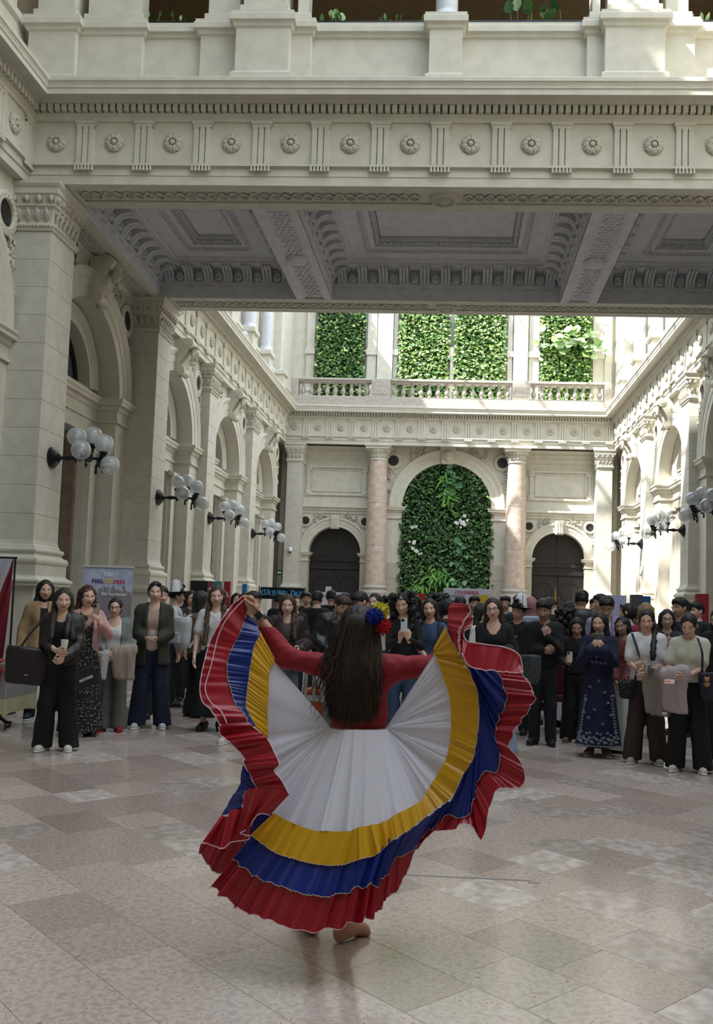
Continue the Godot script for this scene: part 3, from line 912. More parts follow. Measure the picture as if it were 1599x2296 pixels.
		mb = MB.new()
		run(mb, f, cx - 1.35, cx + 1.35, 0.0, [Vector2(0, 5.16), Vector2(0.04, 5.17), Vector2(0.04, 5.27), Vector2(0.09, 5.29), Vector2(0.09, 5.38), Vector2(0.16, 5.40), Vector2(0.16, 5.46), Vector2(0, 5.5)])
		run(mb, f, cx - 1.35, cx + 1.35, 0.0, [Vector2(0, 7.3), Vector2(0.03, 7.31), Vector2(0.03, 7.36), Vector2(0.1, 7.46), Vector2(0.1, 7.56), Vector2(0.2, 7.62), Vector2(0.2, 7.7), Vector2(0.3, 7.8)])
		put(mb, "string_course", M.paint, w)
		mb = MB.new()
		var px := 1.2
		var y0 := 5.86; var y1 := 7.08
		var fp := [Vector2(0, 0), Vector2(0.0, 0.06), Vector2(0.03, 0.07), Vector2(0.04, 0.02), Vector2(0.09, 0.0)]
		for s in [[cx - px, cx + px, y0 + 0.06, 1], [cx - px, cx + px, y1 - 0.06, -1]]:
			block(mb, f, s[0] + 0.12, s[1] - 0.12, s[2] - 0.05, s[2] + 0.05, 0, 0.06, 0.015)
			block(mb, f, s[0] + 0.2, s[1] - 0.2, s[2] - 0.02 + 0.12 * s[3], s[2] + 0.02 + 0.12 * s[3], 0, 0.03, 0.01)
		for sg: float in [-1.0, 1.0]:
			block(mb, f, cx + sg * (px - 0.06) - 0.05, cx + sg * (px - 0.06) + 0.05, y0 + 0.12, y1 - 0.12, 0, 0.06, 0.015)
			block(mb, f, cx + sg * (px - 0.24) - 0.02, cx + sg * (px - 0.24) + 0.02, y0 + 0.16, y1 - 0.16, 0, 0.03, 0.01)
			for y in [y0 + 0.12, y1 - 0.12]:
				block(mb, f, cx + sg * (px - 0.08) - 0.13, cx + sg * (px - 0.08) + 0.13, y - 0.13, y + 0.13, 0, 0.05, 0.015)
				mb.lathe(Transform3D(Basis(Vector3.RIGHT, PI / 2), at(f, cx + sg * (px - 0.08), y, 0.05)), [Vector2(0, 0.03), Vector2(0.04, 0.02), Vector2(0.07, 0.03), Vector2(0.085, 0)], 14)
		put(mb, "wall_panel", M.paint, w)
		# the door
		mb = MB.new()
		block(mb, f, cx - 1.03, cx + 1.03, 0, 4.7, -0.5, -0.42)
		block(mb, f, cx - 1.03, cx + 1.03, 2.98, 3.12, -0.42, -0.34, 0.01)
		block(mb, f, cx - 1.03, cx + 1.03, 3.3, 3.42, -0.42, -0.36, 0.01)
		block(mb, f, cx - 0.03, cx + 0.03, 3.42, 4.6, -0.42, -0.38)
		var d := struct(mb, "door_%d" % dn, M.dark_wood, "dark wooden double door with octagonal panels, " + ("behind the black title banner" if dn == 1 else "beside the sunlit wall"))
		for sg: float in [-1.0, 1.0]:
			mb = MB.new()
			block(mb, f, cx + sg * 0.04, cx + sg * 1.0, 0.05, 2.96, -0.42, -0.39, 0.01)
			for y in [2.35, 1.2]:
				var oc := []
				for k in 9:
					var t := TAU * (k + 0.5) / 8
					oc.append([at(f, cx + sg * 0.51, y, -0.39), V(cos(t), sin(t), 0), V(0, 0, 1)])
				mb.sweep(oc, [Vector2(0.43, 0.0), Vector2(0.42, 0.035), Vector2(0.36, 0.04), Vector2(0.35, 0.0)])
			block(mb, f, cx + sg * 0.12, cx + sg * 0.92, 1.7, 1.78, -0.39, -0.36, 0.01)
			put(mb, "door_leaf", M.dark_wood, d)
			mb = MB.new()
			mb.ball(at(f, cx + sg * 0.1, 2.1, -0.36), V(0.02, 0.02, 0.02), 8)
			put(mb, "stud", M.steel, d)
	# balustrade
	mb = MB.new()
	mb.box(V(-6.5, 9.27, -34.85), V(5.9, 9.62, -34.3), 0.01)
	mb.box(V(-6.5, 9.62, -34.75), V(5.9, 9.7, -34.4), 0.01)
	mb.box(V(-6.5, 10.24, -34.72), V(5.9, 10.30, -34.42), 0.005)
	mb.box(V(-6.5, 10.30, -34.78), V(5.9, 10.40, -34.36), 0.02)
	var bal := put(mb, "balustrade", M.grey_stone, w)
	for c in [[-6.5, -6.22], [-3.36, -2.62], [2.1, 2.78], [5.62, 5.9]]:
		mb = MB.new()
		mb.box(V(c[0], 9.6, -34.8), V(c[1], 10.32, -34.34), 0.01)
		mb.box(V(c[0] + 0.1, 9.78, -34.35), V(c[1] - 0.1, 10.18, -34.325), 0.005)
		put(mb, "pedestal", M.grey_stone, bal)
	mb = MB.new()
	mb.lathe(T3(Vector3.ZERO), [Vector2(0.09, 0.0), Vector2(0.09, 0.03), Vector2(0.06, 0.05), Vector2(0.05, 0.08), Vector2(0.085, 0.14), Vector2(0.1, 0.2), Vector2(0.09, 0.26), Vector2(0.05, 0.36), Vector2(0.042, 0.41), Vector2(0.06, 0.43), Vector2(0.06, 0.45), Vector2(0.045, 0.47), Vector2(0.08, 0.5), Vector2(0.08, 0.54)], 12)
	var bm := mb.mesh()
	for c in [[-6.22, -3.36, 9], [-2.62, 2.1, 14], [2.78, 5.62, 9]]:
		for k in c[2]:
			put(bm, "baluster", M.grey_stone, bal, T3(V(lerpf(c[0], c[1], (k + 0.5) / c[2]), 9.7, -34.57)))
	# upper end wall with pilasters
	mb = MB.new()
	mb.box(V(-8, 9.0, -38.2), V(8, 17.6, -37.6))
	mb.box(V(-8, 9.1, -37.6), V(8, 9.26, -34.4))
	var up := put(mb, "upper_storey", M.paint, w)
	for c in [[-6.5, -6.15, 0.12], [-3.9, -3.5, 0.12], [-3.45, -2.8, 0.25], [-2.78, -2.6, 0.12], [2.05, 2.25, 0.12], [2.3, 2.9, 0.25], [2.95, 3.38, 0.12], [5.62, 6.1, 0.12], [6.1, 6.4, 0.2]]:
		mb = MB.new()
		mb.box(V(c[0], 9.26, -37.6), V(c[1], 16, -37.6 + c[2]), 0.005)
		if c[2] < 0.2: mb.box(V(c[0] - 0.04, 12.2, -37.6), V(c[1] + 0.04, 12.45, -37.4), 0.01)
		put(mb, "upper_pilaster", M.paint, up)
	mb = MB.new()
	mb.lathe(T3(V(-0.29, 9.26, -37.45)), [Vector2(0.16, 0), Vector2(0.16, 0.2), Vector2(0.12, 0.3), Vector2(0.11, 2.9), Vector2(0.16, 3.1), Vector2(0.16, 3.3)], 16)
	put(mb, "upper_column", M.paint, up)

func near_parapet(w: Node) -> void:
	# parapet above the near beam, pedestals, columns and the dim gallery behind
	var f := [V(0, 0, -13.2), V(1, 0, 0), V(0, 0, 1)]
	var mb := MB.new()
	mb.box(V(-6.9, 9.2, -13.45), V(6.3, 10.34, -13.22))
	run(mb, f, -6.9, 6.3, 0.0, [Vector2(0.0, 9.27), Vector2(0.07, 9.27), Vector2(0.07, 9.46), Vector2(0.02, 9.50), Vector2(0, 9.5), Vector2(0, 10.24), Vector2(0.03, 10.25), Vector2(0.05, 10.30), Vector2(0.09, 10.31), Vector2(0.09, 10.4), Vector2(0.07, 10.42), Vector2(0.07, 10.46), Vector2(-0.3, 10.47)])
	var p := put(mb, "parapet", M.paint, w)
	for c in [[-6.75, -6.0, 0.22], [-6.0, -5.0, 0.1], [-4.1, -3.45, 0.1], [-3.5, -2.68, 0.3], [-2.7, -2.38, 0.12], [-0.57, -0.08, 0.25], [1.8, 2.08, 0.12], [2.04, 2.92, 0.3], [2.9, 3.4, 0.12]]:
		var u0: float = c[0]; var u1: float = c[1]; var o: float = c[2]
		mb = MB.new()
		block(mb, f, u0, u1, 9.27, 10.3, -0.05, o, 0.005)
		around(mb, f, u0, u1, o, [Vector2(0.05, 9.27), Vector2(0.05, 9.5), Vector2(0.0, 9.55)])
		around(mb, f, u0, u1, o, [Vector2(0, 10.22), Vector2(0.03, 10.24), Vector2(0.05, 10.30), Vector2(0.09, 10.31), Vector2(0.09, 10.4), Vector2(0.07, 10.42), Vector2(0.07, 10.46), Vector2(-0.3, 10.47)])
		put(mb, "pedestal", M.paint, p)
		mb = MB.new()
		if u0 > -0.6 and u1 < 0.0:
			mb.lathe(T3(at(f, (u0 + u1) * 0.5, 10.47, 0.02)), [Vector2(0.25, 0), Vector2(0.25, 0.05), Vector2(0.2, 0.1), Vector2(0.17, 0.16), Vector2(0.155, 3.0)], 20)
			put(mb, "marble_column", M.pale_marble, p)
		else:
			block(mb, f, u0 + 0.08, u1 - 0.08, 10.46, 14.0, -0.3, o - 0.08, 0.005)
			block(mb, f, u0 + 0.03, u1 - 0.03, 10.46, 10.62, -0.3, o - 0.03, 0.01)
			put(mb, "upper_pilaster", M.paint, p)
	mb = MB.new()
	for s in [[-5.6, -4.1], [-2.4, -0.57], [-0.06, 1.8], [3.4, 5.5]]:
		block(mb, f, s[0], s[1], 10.53, 10.56, -0.06, -0.03)
		for k in 4: block(mb, f, lerpf(s[0], s[1], (k + 0.5) / 4) - 0.012, lerpf(s[0], s[1], (k + 0.5) / 4) + 0.012, 10.47, 10.54, -0.06, -0.03)
	put(mb, "handrail", M.iron, p)
	# the gallery room
	mb = MB.new()
	mb.box(V(-7.0, 9.3, -18.7), V(6.4, 14.6, -18.3))
	mb.box(V(-7.0, 9.25, -18.4), V(6.4, 9.34, -13.3))
	mb.box(V(-7.0, 13.9, -18.6), V(6.4, 14.6, -13.4))
	mb.box(V(-7.2, 9.3, -18.6), V(-6.8, 14.6, -13.3))
	mb.box(V(6.1, 9.3, -18.6), V(6.5, 14.6, -13.3))
	var g := put(mb, "gallery", M.gallery, w)
	for cx: float in [-5.0, -1.5, 0.9, 4.3]:
		mb = MB.new()
		var ff := [V(0, 0, -17.9), V(1, 0, 0), V(0, 0, 1)]
		archivolt(mb, ff, cx, 0.0, 1.05, 1.35, 11.3, 0.12)
		for sg: float in [-1.0, 1.0]:
			mb.lathe(T3(V(cx + sg * 1.2, 9.3, -17.6)), [Vector2(0.28, 0), Vector2(0.28, 0.15), Vector2(0.2, 0.25), Vector2(0.18, 1.6), Vector2(0.2, 1.62), Vector2(0.32, 1.85), Vector2(0.32, 2.0)], 16)
		put(mb, "gallery_arch", M.gallery, g)
	# storey over the gallery, closed
	mb = MB.new()
	mb.box(V(-7.2, 13.9, -13.4), V(6.5, 17.6, -13.05))
	mb.box(V(-7.2, 13.9, -18.75), V(6.5, 17.6, -18.4))
	mb.box(V(-7.2, 17.3, -18.75), V(6.5, 17.6, -13.05))
	mb.box(V(-7.2, 9.2, -18.75), V(6.5, 14.0, -18.5))
	put(mb, "attic_storey", M.paint, w)

func roof() -> void:
	# glazing bars of the two skylights
	var mb := MB.new()
	for r in [[-13.1, 1.6], [-37.7, -18.7]]:
		var z: float = r[0]
		while z <= r[1]:
			mb.box(V(-7.2, 17.6, z - 0.05), V(6.6, 17.85, z + 0.05))
			z += 1.6
		for x in [-5.0, -2.65, -0.3, 2.05, 4.4]:
			mb.box(V(x - 0.04, 17.65, r[0]), V(x + 0.04, 17.8, r[1]))
	# solid eaves along the left of the near court
	mb.box(V(-7.2, 17.55, -13.1), V(-2.9, 17.6, 1.6))
	# storey over the entrance end, closed like the one over the coffers
	mb.box(V(-7.2, 8.9, 1.6), V(6.6, 9.3, 6.4))
	mb.box(V(-7.2, 8.9, 1.6), V(6.6, 17.6, 1.9))
	var c := struct(mb, "ceiling", M.steel, "steel glazing bars of the skylights and white coffered ceiling between two beams")
	mb = MB.new()
	mb.box(V(-6.7, 8.74, -17.97), V(6.1, 9.2, -13.8))
	put(mb, "slab", M.white_paint, c)
	beam(c, 12.98, 13.81, true)
	beam(c, 17.97, 18.79, false)
	coffers(c)
	entablature(c, FB, -6.6, 6.03, 0.0, 1.0, 1.0, -6.2, true)
	near_parapet(c)
	mb = MB.new()
	mb.box(V(-8.5, 0, 6.0), V(8, 17.6, 6.4))
	struct(mb, "wall_back", M.paint, "plain cream wall behind the photographer")

func floor_tiles() -> void:
	var mb := MB.new()
	mb.box(V(-8.5, -0.3, -37), V(8, -0.004, 6.4))
	var fl := struct(mb, "floor", M.grout, "polished beige marble tiles laid diagonally")
	var w := 0.3845
	var r := RandomNumberGenerator.new()
	r.seed = 99
	var rest := []
	for k in M.tile.size(): rest.append(MB.new())
	var near := []
	var k0 := 1.66 - 0.3845 * 12
	for c in 110:
		var a0 := k0 + c * w
		var b := -32.0 + r.randf() * 0.4
		while b < 9.0:
			var len: float = [0.385, 0.4, 0.46, 0.52, 0.6, 0.66][r.randi() % 6]
			var am := a0 + w * 0.5; var bm := b + len * 0.5
			var x := (am + bm) * 0.70711
			var z := (bm - am) * 0.70711
			if x > -7.4 and x < 6.9 and z > -36.5 and z < 0.5:
				near.append([V(x, 0, z), len, r.randi() % M.tile.size()])
			b += len
	near.sort_custom(func(p, q): return dist_key(p[0]) < dist_key(q[0]))
	var shapes := {}
	var turn := Basis(UP, PI / 4)   # local x runs along b
	turn = Basis(V(0.70711, 0, 0.70711), UP, V(-0.70711, 0, 0.70711))
	var n := 0
	for t in near:
		var len: float = t[1]
		if n < 300 and dist_key(t[0]) < 1e5:
			if not shapes.has(len):
				var q := MB.new()
				q.box(V(-len * 0.5 + 0.0007, -0.02, -w * 0.5 + 0.0007), V(len * 0.5 - 0.0007, 0, w * 0.5 - 0.0007), 0.0012)
				shapes[len] = q.mesh()
			put(shapes[len], "floor_tile", M.tile[t[2]], fl, Transform3D(turn, t[0]))
			n += 1
		else:
			var q: MB = rest[t[2]]
			var X := Transform3D(turn, t[0])
			var h := V(len * 0.5 - 0.001, 0, w * 0.5 - 0.001)
			q.quad(X * V(-h.x, 0, -h.z), X * V(h.x, 0, -h.z), X * V(h.x, 0, h.z), X * V(-h.x, 0, h.z), UP)
	for k in rest.size(): stuff(put(rest[k], "distant_tiles", M.tile[k], fl))
func dist_key(p: Vector3) -> float:
	# tiles inside the picture first, nearest first
	if p.z > -2.9 or p.x < p.z * 0.56 - 0.3 or p.x > -p.z * 0.31 + 0.3: return 1e6 - p.z
	return -p.z

# ---------------------------------------------------------------- figures
class Field:
	# a distance field on a grid, meshed as surface nets
	var lo: Vector3
	var cs: float
	var nx: int
	var ny: int
	var nz: int
	var d := PackedFloat32Array()
	func _init(a: Vector3, b: Vector3, cell: float) -> void:
		lo = a; cs = cell
		nx = int(ceil((b.x - a.x) / cell)) + 2; ny = int(ceil((b.y - a.y) / cell)) + 2; nz = int(ceil((b.z - a.z) / cell)) + 2
		d.resize(nx * ny * nz); d.fill(9.0)
	func span(v: float, l: float, n: int, up: bool) -> int:
		return clampi(int(ceil((v - l) / cs)) if not up else int(floor((v - l) / cs)), 0, n - 1)
	func cone(a: Vector3, b: Vector3, ra: float, rb: float, k := 0.03, q := Vector3.ZERO, s := 1.0, minus := false) -> void:
		var m := maxf(ra, rb) + k + cs * 2.5
		var mn := a.min(b) - Vector3.ONE * m
		var mx := a.max(b) + Vector3.ONE * m
		var x0 := span(mn.x, lo.x, nx, false); var x1 := span(mx.x, lo.x, nx, true)
		var y0 := span(mn.y, lo.y, ny, false); var y1 := span(mx.y, lo.y, ny, true)
		var z0 := span(mn.z, lo.z, nz, false); var z1 := span(mx.z, lo.z, nz, true)
		var ab := b - a
		if s != 1.0: ab += q * ab.dot(q) * (s - 1.0)
		var l2 := maxf(ab.length_squared(), 1e-9)
		var ik := 0.25 / k
		for z in range(z0, z1 + 1):
			for y in range(y0, y1 + 1):
				var i := (z * ny + y) * nx + x0
				var p := Vector3(lo.x + x0 * cs, lo.y + y * cs, lo.z + z * cs) - a
				for x in range(x0, x1 + 1):
					var w := p
					if s != 1.0: w += q * (p.dot(q) * (s - 1.0))
					var t := clampf(w.dot(ab) / l2, 0.0, 1.0)
					var e := (w - ab * t).length() - ra - (rb - ra) * t
					var o := d[i]
					if minus:
						if -e > o: d[i] = -e
					else:
						var h := maxf(k - absf(o - e), 0.0)
						d[i] = minf(o, e) - h * h * ik
					p.x += cs
					i += 1
	func ell(c: Vector3, r: Vector3, k := 0.02, minus := false) -> void:
		var m := k + cs * 2.5
		var x0 := span(c.x - r.x - m, lo.x, nx, false); var x1 := span(c.x + r.x + m, lo.x, nx, true)
		var y0 := span(c.y - r.y - m, lo.y, ny, false); var y1 := span(c.y + r.y + m, lo.y, ny, true)
		var z0 := span(c.z - r.z - m, lo.z, nz, false); var z1 := span(c.z + r.z + m, lo.z, nz, true)
		var rm := minf(r.x, minf(r.y, r.z))
		for z in range(z0, z1 + 1):
			for y in range(y0, y1 + 1):
				var i := (z * ny + y) * nx + x0
				for x in range(x0, x1 + 1):
					var p := (Vector3(lo.x + x * cs, lo.y + y * cs, lo.z + z * cs) - c) / r
					var e := (p.length() - 1.0) * rm
					var o := d[i]
					if minus:
						if -e > o: d[i] = -e
					else:
						var h := maxf(k - absf(o - e), 0.0)
						d[i] = minf(o, e) - h * h * 0.25 / k
					i += 1
	func keep(n: Vector3, off: float) -> void:
		# cut away what lies beyond a plane
		var i := 0
		for z in nz:
			for y in ny:
				var v := n.dot(lo + Vector3(0, y, z) * cs) - off
				var st := n.x * cs
				for x in nx:
					if v > d[i]: d[i] = v
					v += st
					i += 1
	func slot(x_half: float, zmin: float, y0: float, y1: float) -> void:
		# cut a slot through the front
		var i := 0
		for z in nz:
			for y in ny:
				var py := lo.y + y * cs
				var e1 := maxf(maxf(y0 - py, py - y1), zmin - (lo.z + z * cs))
				if e1 > cs:
					i += nx
					continue
				for x in nx:
					var e := maxf(e1, absf(lo.x + x * cs) - x_half)
					if -e > d[i]: d[i] = -e
					i += 1
	func ripple(f: FastNoiseLite, amp: float, sc: Vector3) -> void:
		var i := 0
		for z in nz:
			for y in ny:
				for x in nx:
					if absf(d[i]) < cs * 2.0:
						var p := (lo + Vector3(x, y, z) * cs) * sc
						d[i] += amp * f.get_noise_3d(p.x, p.y, p.z)
					i += 1
	func net(mb: MB, X := Transform3D.IDENTITY) -> void:
		var id := PackedInt32Array()
		id.resize(nx * ny * nz); id.fill(-1)
		var sx := 1; var sy := nx; var sz := nx * ny
		var off := PackedInt32Array([0, sx, sy, sx + sy, sz, sx + sz, sy + sz, sx + sy + sz])
		var ed := [[0, 1], [2, 3], [4, 5], [6, 7], [0, 2], [1, 3], [4, 6], [5, 7], [0, 4], [1, 5], [2, 6], [3, 7]]
		var base := mb.v.size()
		var vs := PackedVector3Array()
		for z in nz - 1:
			for y in ny - 1:
				var i := z * sz + y * sy
				for x in nx - 1:
					var a := d[i]
					if a < 8.0:
						var s := a < 0.0
						if (d[i + 1] < 0.0) != s or (d[i + sy] < 0.0) != s or (d[i + sz] < 0.0) != s or (d[i + sx + sy] < 0.0) != s or (d[i + sx + sz] < 0.0) != s or (d[i + sy + sz] < 0.0) != s or (d[i + sx + sy + sz] < 0.0) != s:
							var acc := Vector3.ZERO
							var n := 0
							for e in ed:
								var p := d[i + off[e[0]]]; var q := d[i + off[e[1]]]
								if (p < 0.0) != (q < 0.0):
									var t := p / (p - q)
									var ca: int = e[0]; var cb: int = e[1]
									var u := Vector3(ca & 1, (ca >> 1) & 1, ca >> 2)
									var w := Vector3(cb & 1, (cb >> 1) & 1, cb >> 2)
									acc += u + (w - u) * t
									n += 1
							id[i] = vs.size()
							vs.append(lo + (Vector3(x, y, z) + acc / n) * cs)
					i += 1
		var ns := PackedVector3Array()
		ns.resize(vs.size())
		var tris := PackedInt32Array()
		for z in range(1, nz - 1):
			for y in range(1, ny - 1):
				var i := z * sz + y * sy + 1
				for x in range(1, nx - 1):
					var a := d[i]
					if a < 8.0:
						var s := a < 0.0
						for ax in 3:
							var st: int = [sx, sy, sz][ax]
							if (d[i + st] < 0.0) != s:
								var b: int = [sy, sz, sx][ax]; var c: int = [sz, sx, sy][ax]
								var q0 := id[i - b - c]; var q1 := id[i - c]; var q2 := id[i]; var q3 := id[i - b]
								if q0 < 0 or q1 < 0 or q2 < 0 or q3 < 0: continue
								if not s:
									var tmp := q1; q1 = q3; q3 = tmp
								# outward normal by counter-clockwise order q0 q1 q2 q3
								var nn := (vs[q1] - vs[q0]).cross(vs[q2] - vs[q0]) + (vs[q2] - vs[q0]).cross(vs[q3] - vs[q0])
								ns[q0] += nn; ns[q1] += nn; ns[q2] += nn; ns[q3] += nn
								tris.append_array(PackedInt32Array([q0, q2, q1, q0, q3, q2]))
					i += 1
		var bt := X.basis.inverse().transposed()
		for k in vs.size(): mb.vert(X * vs[k], (bt * ns[k]).normalized())
		var mir := X.basis.determinant() < 0.0
		var k := 0
		while k < tris.size():
			mb.ix.append(base + tris[k])
			mb.ix.append(base + tris[k + (2 if mir else 1)]); mb.ix.append(base + tris[k + (1 if mir else 2)])
			k += 3

var folds := FastNoiseLite.new()
var HEADS := {}
var HANDS := {}
var SHOE := {}

func flesh(hex: String) -> Color: return L(hex).lerp(Color(0.9, 0.72, 0.62), 0.16)
func head_mesh(skin: String, lips: String, brow: String, man: bool, shut := false, smile := 0.0) -> MB:
	var key := skin + lips + brow + str(man) + str(shut) + str(smile)
	if HEADS.has(key): return HEADS[key]
	var mb := MB.new()
	var sk := flesh(skin); var lp := L(lips); var br := L(brow)
	var R := 80; var K := 72
	var rows := []
	var cols := []
	for i in R + 1:
		var t := float(i) / R
		var th := PI * (t - 0.055 * sin(TAU * t) * 0.0)      # 0 crown, PI chin underside
		var row := PackedVector3Array()
		var cr := PackedColorArray()
		for j in K:
			var u := 2.0 * (j + 0.5) / K - 1.0
			var ph := PI * signf(u) * pow(absf(u), 1.35)
			var dir := Vector3(sin(th) * sin(ph), cos(th), sin(th) * cos(ph))
			var y := dir.y
			var p := Vector3(dir.x * 0.077, y * 0.114, dir.z * 0.097)
			var fr := maxf(0.0, dir.z)
			# skull, jaw and face plane
			if y < 0.0:
				var low := -y
				p.x *= 1.0 - (0.24 if man else 0.30) * pow(low, 1.6)
				p.z *= 1.0 - 0.20 * pow(low, 2.0) * (1.0 if dir.z < 0 else 0.35)
				if dir.z > 0.0: p.z += 0.012 * low * fr
				if dir.z < 0.0: p.z += 0.035 * low * low
			if dir.z > 0.2: p.z -= 0.010 * (dir.z - 0.2) * (1.0 - absf(y))
			var col := sk
			if dir.z > 0.25:
				var ax := absf(p.x)
				# brow ridge and sockets
				p.z += 0.004 * exp(-pow((p.y - 0.022) / 0.012, 2)) * exp(-pow((ax - 0.026) / 0.026, 2))
				p.z -= 0.006 * exp(-pow((p.y - 0.004) / 0.013, 2)) * exp(-pow((ax - 0.031) / 0.017, 2))
				# nose
				var yn := clampf((0.012 - p.y) / 0.046, 0.0, 1.0)
				var fall := 1.0 if p.y > -0.034 else exp(-pow((p.y + 0.034) / 0.007, 2))
				if p.y < 0.02:
					p.z += (0.006 + 0.016 * yn) * fall * exp(-pow(p.x / (0.008 + 0.006 * yn), 2))
					p.z += 0.006 * exp(-pow((ax - 0.013) / 0.006, 2)) * exp(-pow((p.y + 0.032) / 0.007, 2))
				# lips and chin
				var my := p.y + 0.062 - smile * 6.0 * p.x * p.x
				p.z += 0.0055 * exp(-pow(my / 0.010, 2)) * exp(-pow(p.x / 0.022, 2))
				p.z -= 0.0035 * exp(-pow(my / 0.0022, 2)) * exp(-pow(p.x / 0.024, 2))
				p.z += 0.006 * exp(-pow((p.y + 0.097) / 0.014, 2)) * exp(-pow(p.x / 0.02, 2))
				p.z += 0.004 * exp(-pow((p.y + 0.022) / 0.018, 2)) * exp(-pow((ax - 0.042) / 0.016, 2))
				# pigment: lips, brows, eyes
				if pow(p.x / 0.025, 2) + pow(my / 0.0085, 2) < 1.0:
					col = lp
					if smile > 0.6 and pow(p.x / 0.018, 2) + pow(my / 0.0035, 2) < 1.0: col = Color(0.8, 0.78, 0.74)
				var by := p.y - 0.0265 + 7.0 * pow(maxf(0.0, ax - 0.034), 2) * 6.0 - 0.05 * minf(0.0, ax - 0.034) * -1.0
				if absf(ax - 0.033) < 0.018 and absf(by) < (0.0042 if man else 0.0028): col = br.lerp(sk, 0.2)
				var ex := (ax - 0.0315) / 0.0150
				var ey := (p.y - 0.0035) / (0.0028 if shut else 0.0062)
				if ex * ex + ey * ey < 1.0:
					col = Color(0.62, 0.58, 0.55) if not shut else br
					if pow((ax - 0.0315) / 0.0062, 2) + pow((p.y - 0.004) / 0.0064, 2) < 1.0: col = Color(0.02, 0.012, 0.008)
				elif ex * ex * 0.9 + pow((p.y - 0.0045) / 0.0078, 2) < 1.0 and p.y > 0.006: col = br.lerp(sk, 0.35)
				if pow((ax - 0.008) / 0.0035, 2) + pow((p.y + 0.039) / 0.0025, 2) < 1.0: col = sk * 0.35
			# ears
			if absf(dir.z + 0.05) < 0.22 and absf(p.y + 0.002) < 0.034 and absf(dir.x) > 0.75:
				p.x += signf(dir.x) * 0.014 * (1.0 - pow((p.y + 0.002) / 0.034, 2)) * (1.0 - pow((dir.z + 0.05) / 0.22, 2))
			row.append(p); cr.append(col)
		rows.append(row); cols.append(cr)
	mb.grid(rows, false, true)
	for i in R + 1:
		for j in K: mb.c[i * K + j] = cols[i][j]
	HEADS[key] = mb
	return mb

func hand_mesh(pose: String) -> MB:
	# a left hand: wrist at the origin, fingers along -y, palm towards +z, thumb towards +x
	if HANDS.has(pose): return HANDS[pose]
	var f := Field.new(V(-0.07, -0.22, -0.06), V(0.09, 0.035, 0.12), 0.0046)
	var curl := {"relaxed": 0.35, "hold": 0.75, "fist": 1.35, "flat": 0.08, "peace": 1.5}
	var c0: float = curl[pose]
	f.cone(V(0, 0.03, 0), V(0, -0.005, 0), 0.026, 0.027, 0.01, V(0, 0, 1), 1.35)
	f.cone(V(0.004, -0.02, 0), V(0.004, -0.075, 0), 0.030, 0.036, 0.014, V(0, 0, 1), 2.2)
	f.cone(V(-0.022, -0.03, 0), V(-0.03, -0.08, 0), 0.014, 0.012, 0.012)
	var fx := [0.033, 0.012, -0.010, -0.030]
	var ln := [0.074, 0.083, 0.076, 0.060]
	for k in 4:
		var c := c0
		var sp: float = (fx[k]) * 2.2
		if pose == "peace" and k < 2:
			c = 0.05; sp = 0.22 if k == 0 else -0.22
		var p := V(fx[k], -0.078 - (0.004 if k == 1 else 0.0) + (0.008 if k == 3 else 0.0), 0)
		var a := c * 0.55
		for j in 3:
			var l: float = ln[k] * [0.46, 0.30, 0.24][j]
			var q := p + V(sin(sp) * cos(a), -cos(sp) * cos(a), sin(a)) * l
			f.cone(p, q, 0.0094 - j * 0.0008, 0.0088 - j * 0.0009, 0.004)
			p = q
			a += c * 0.75
	var tb := V(0.028, -0.028, 0.006)
	var tm := tb + V(0.030, -0.026, 0.012 + 0.006 * c0)
	var tc := tm + V(0.010 - 0.012 * c0, -0.028, 0.004 + 0.010 * c0)
	var te := tc + V(0.000 - 0.014 * c0, -0.022, 0.004 + 0.006 * c0)
	f.cone(tb, tm, 0.015, 0.0115, 0.010); f.cone(tm, tc, 0.0112, 0.010, 0.004); f.cone(tc, te, 0.010, 0.008, 0.004)
	var mb := MB.new()
	f.net(mb)
	HANDS[pose] = mb
	return mb

func shoe_mesh(kind: String) -> Array:
	if SHOE.has(kind): return SHOE[kind]
	var f := Field.new(V(-0.07, -0.02, -0.11), V(0.07, 0.13, 0.2), 0.0085)
	f.cone(V(0, 0.045, -0.05), V(0, 0.035, 0.13), 0.042, 0.040, 0.02, UP, 1.05)
	f.cone(V(0, 0.07, -0.05), V(0, 0.05, 0.06), 0.040, 0.036, 0.03)
	f.cone(V(0, 0.06, -0.05), V(0, 0.105, -0.045), 0.040, 0.036, 0.02)
	f.keep(-UP, -0.012)
	f.keep(UP, 0.105)
	var a := MB.new()
	f.net(a)
	var b := MB.new()
	var top := []
	for k in 24:
		var t := TAU * k / 24
		top.append(V(sin(t) * (0.047 + 0.004 * cos(t)), 0, 0.035 + cos(t) * 0.148))
	var rows := []
	for y in [0.0, 0.0, 0.022, 0.022]:
		var r := PackedVector3Array()
		for p in top: r.append((p if rows.size() in [1, 2] else V(0, 0, 0.035)) + UP * y)
		rows.append(r)
	b.grid(rows, false, true)
	SHOE[kind] = [a.mesh(), b.mesh()]
	return SHOE[kind]

func ik(s: Vector3, w: Vector3, pole: Vector3, a := 0.275, b := 0.25) -> Vector3:
	var d := w - s
	var l := minf(d.length(), a + b - 0.004)
	var n := d.normalized()
	var x := (a * a - b * b + l * l) / (2.0 * l)
	var h := sqrt(maxf(0.0, a * a - x * x))
	var p := (pole - n * pole.dot(n)).normalized()
	return s + n * x + p * h

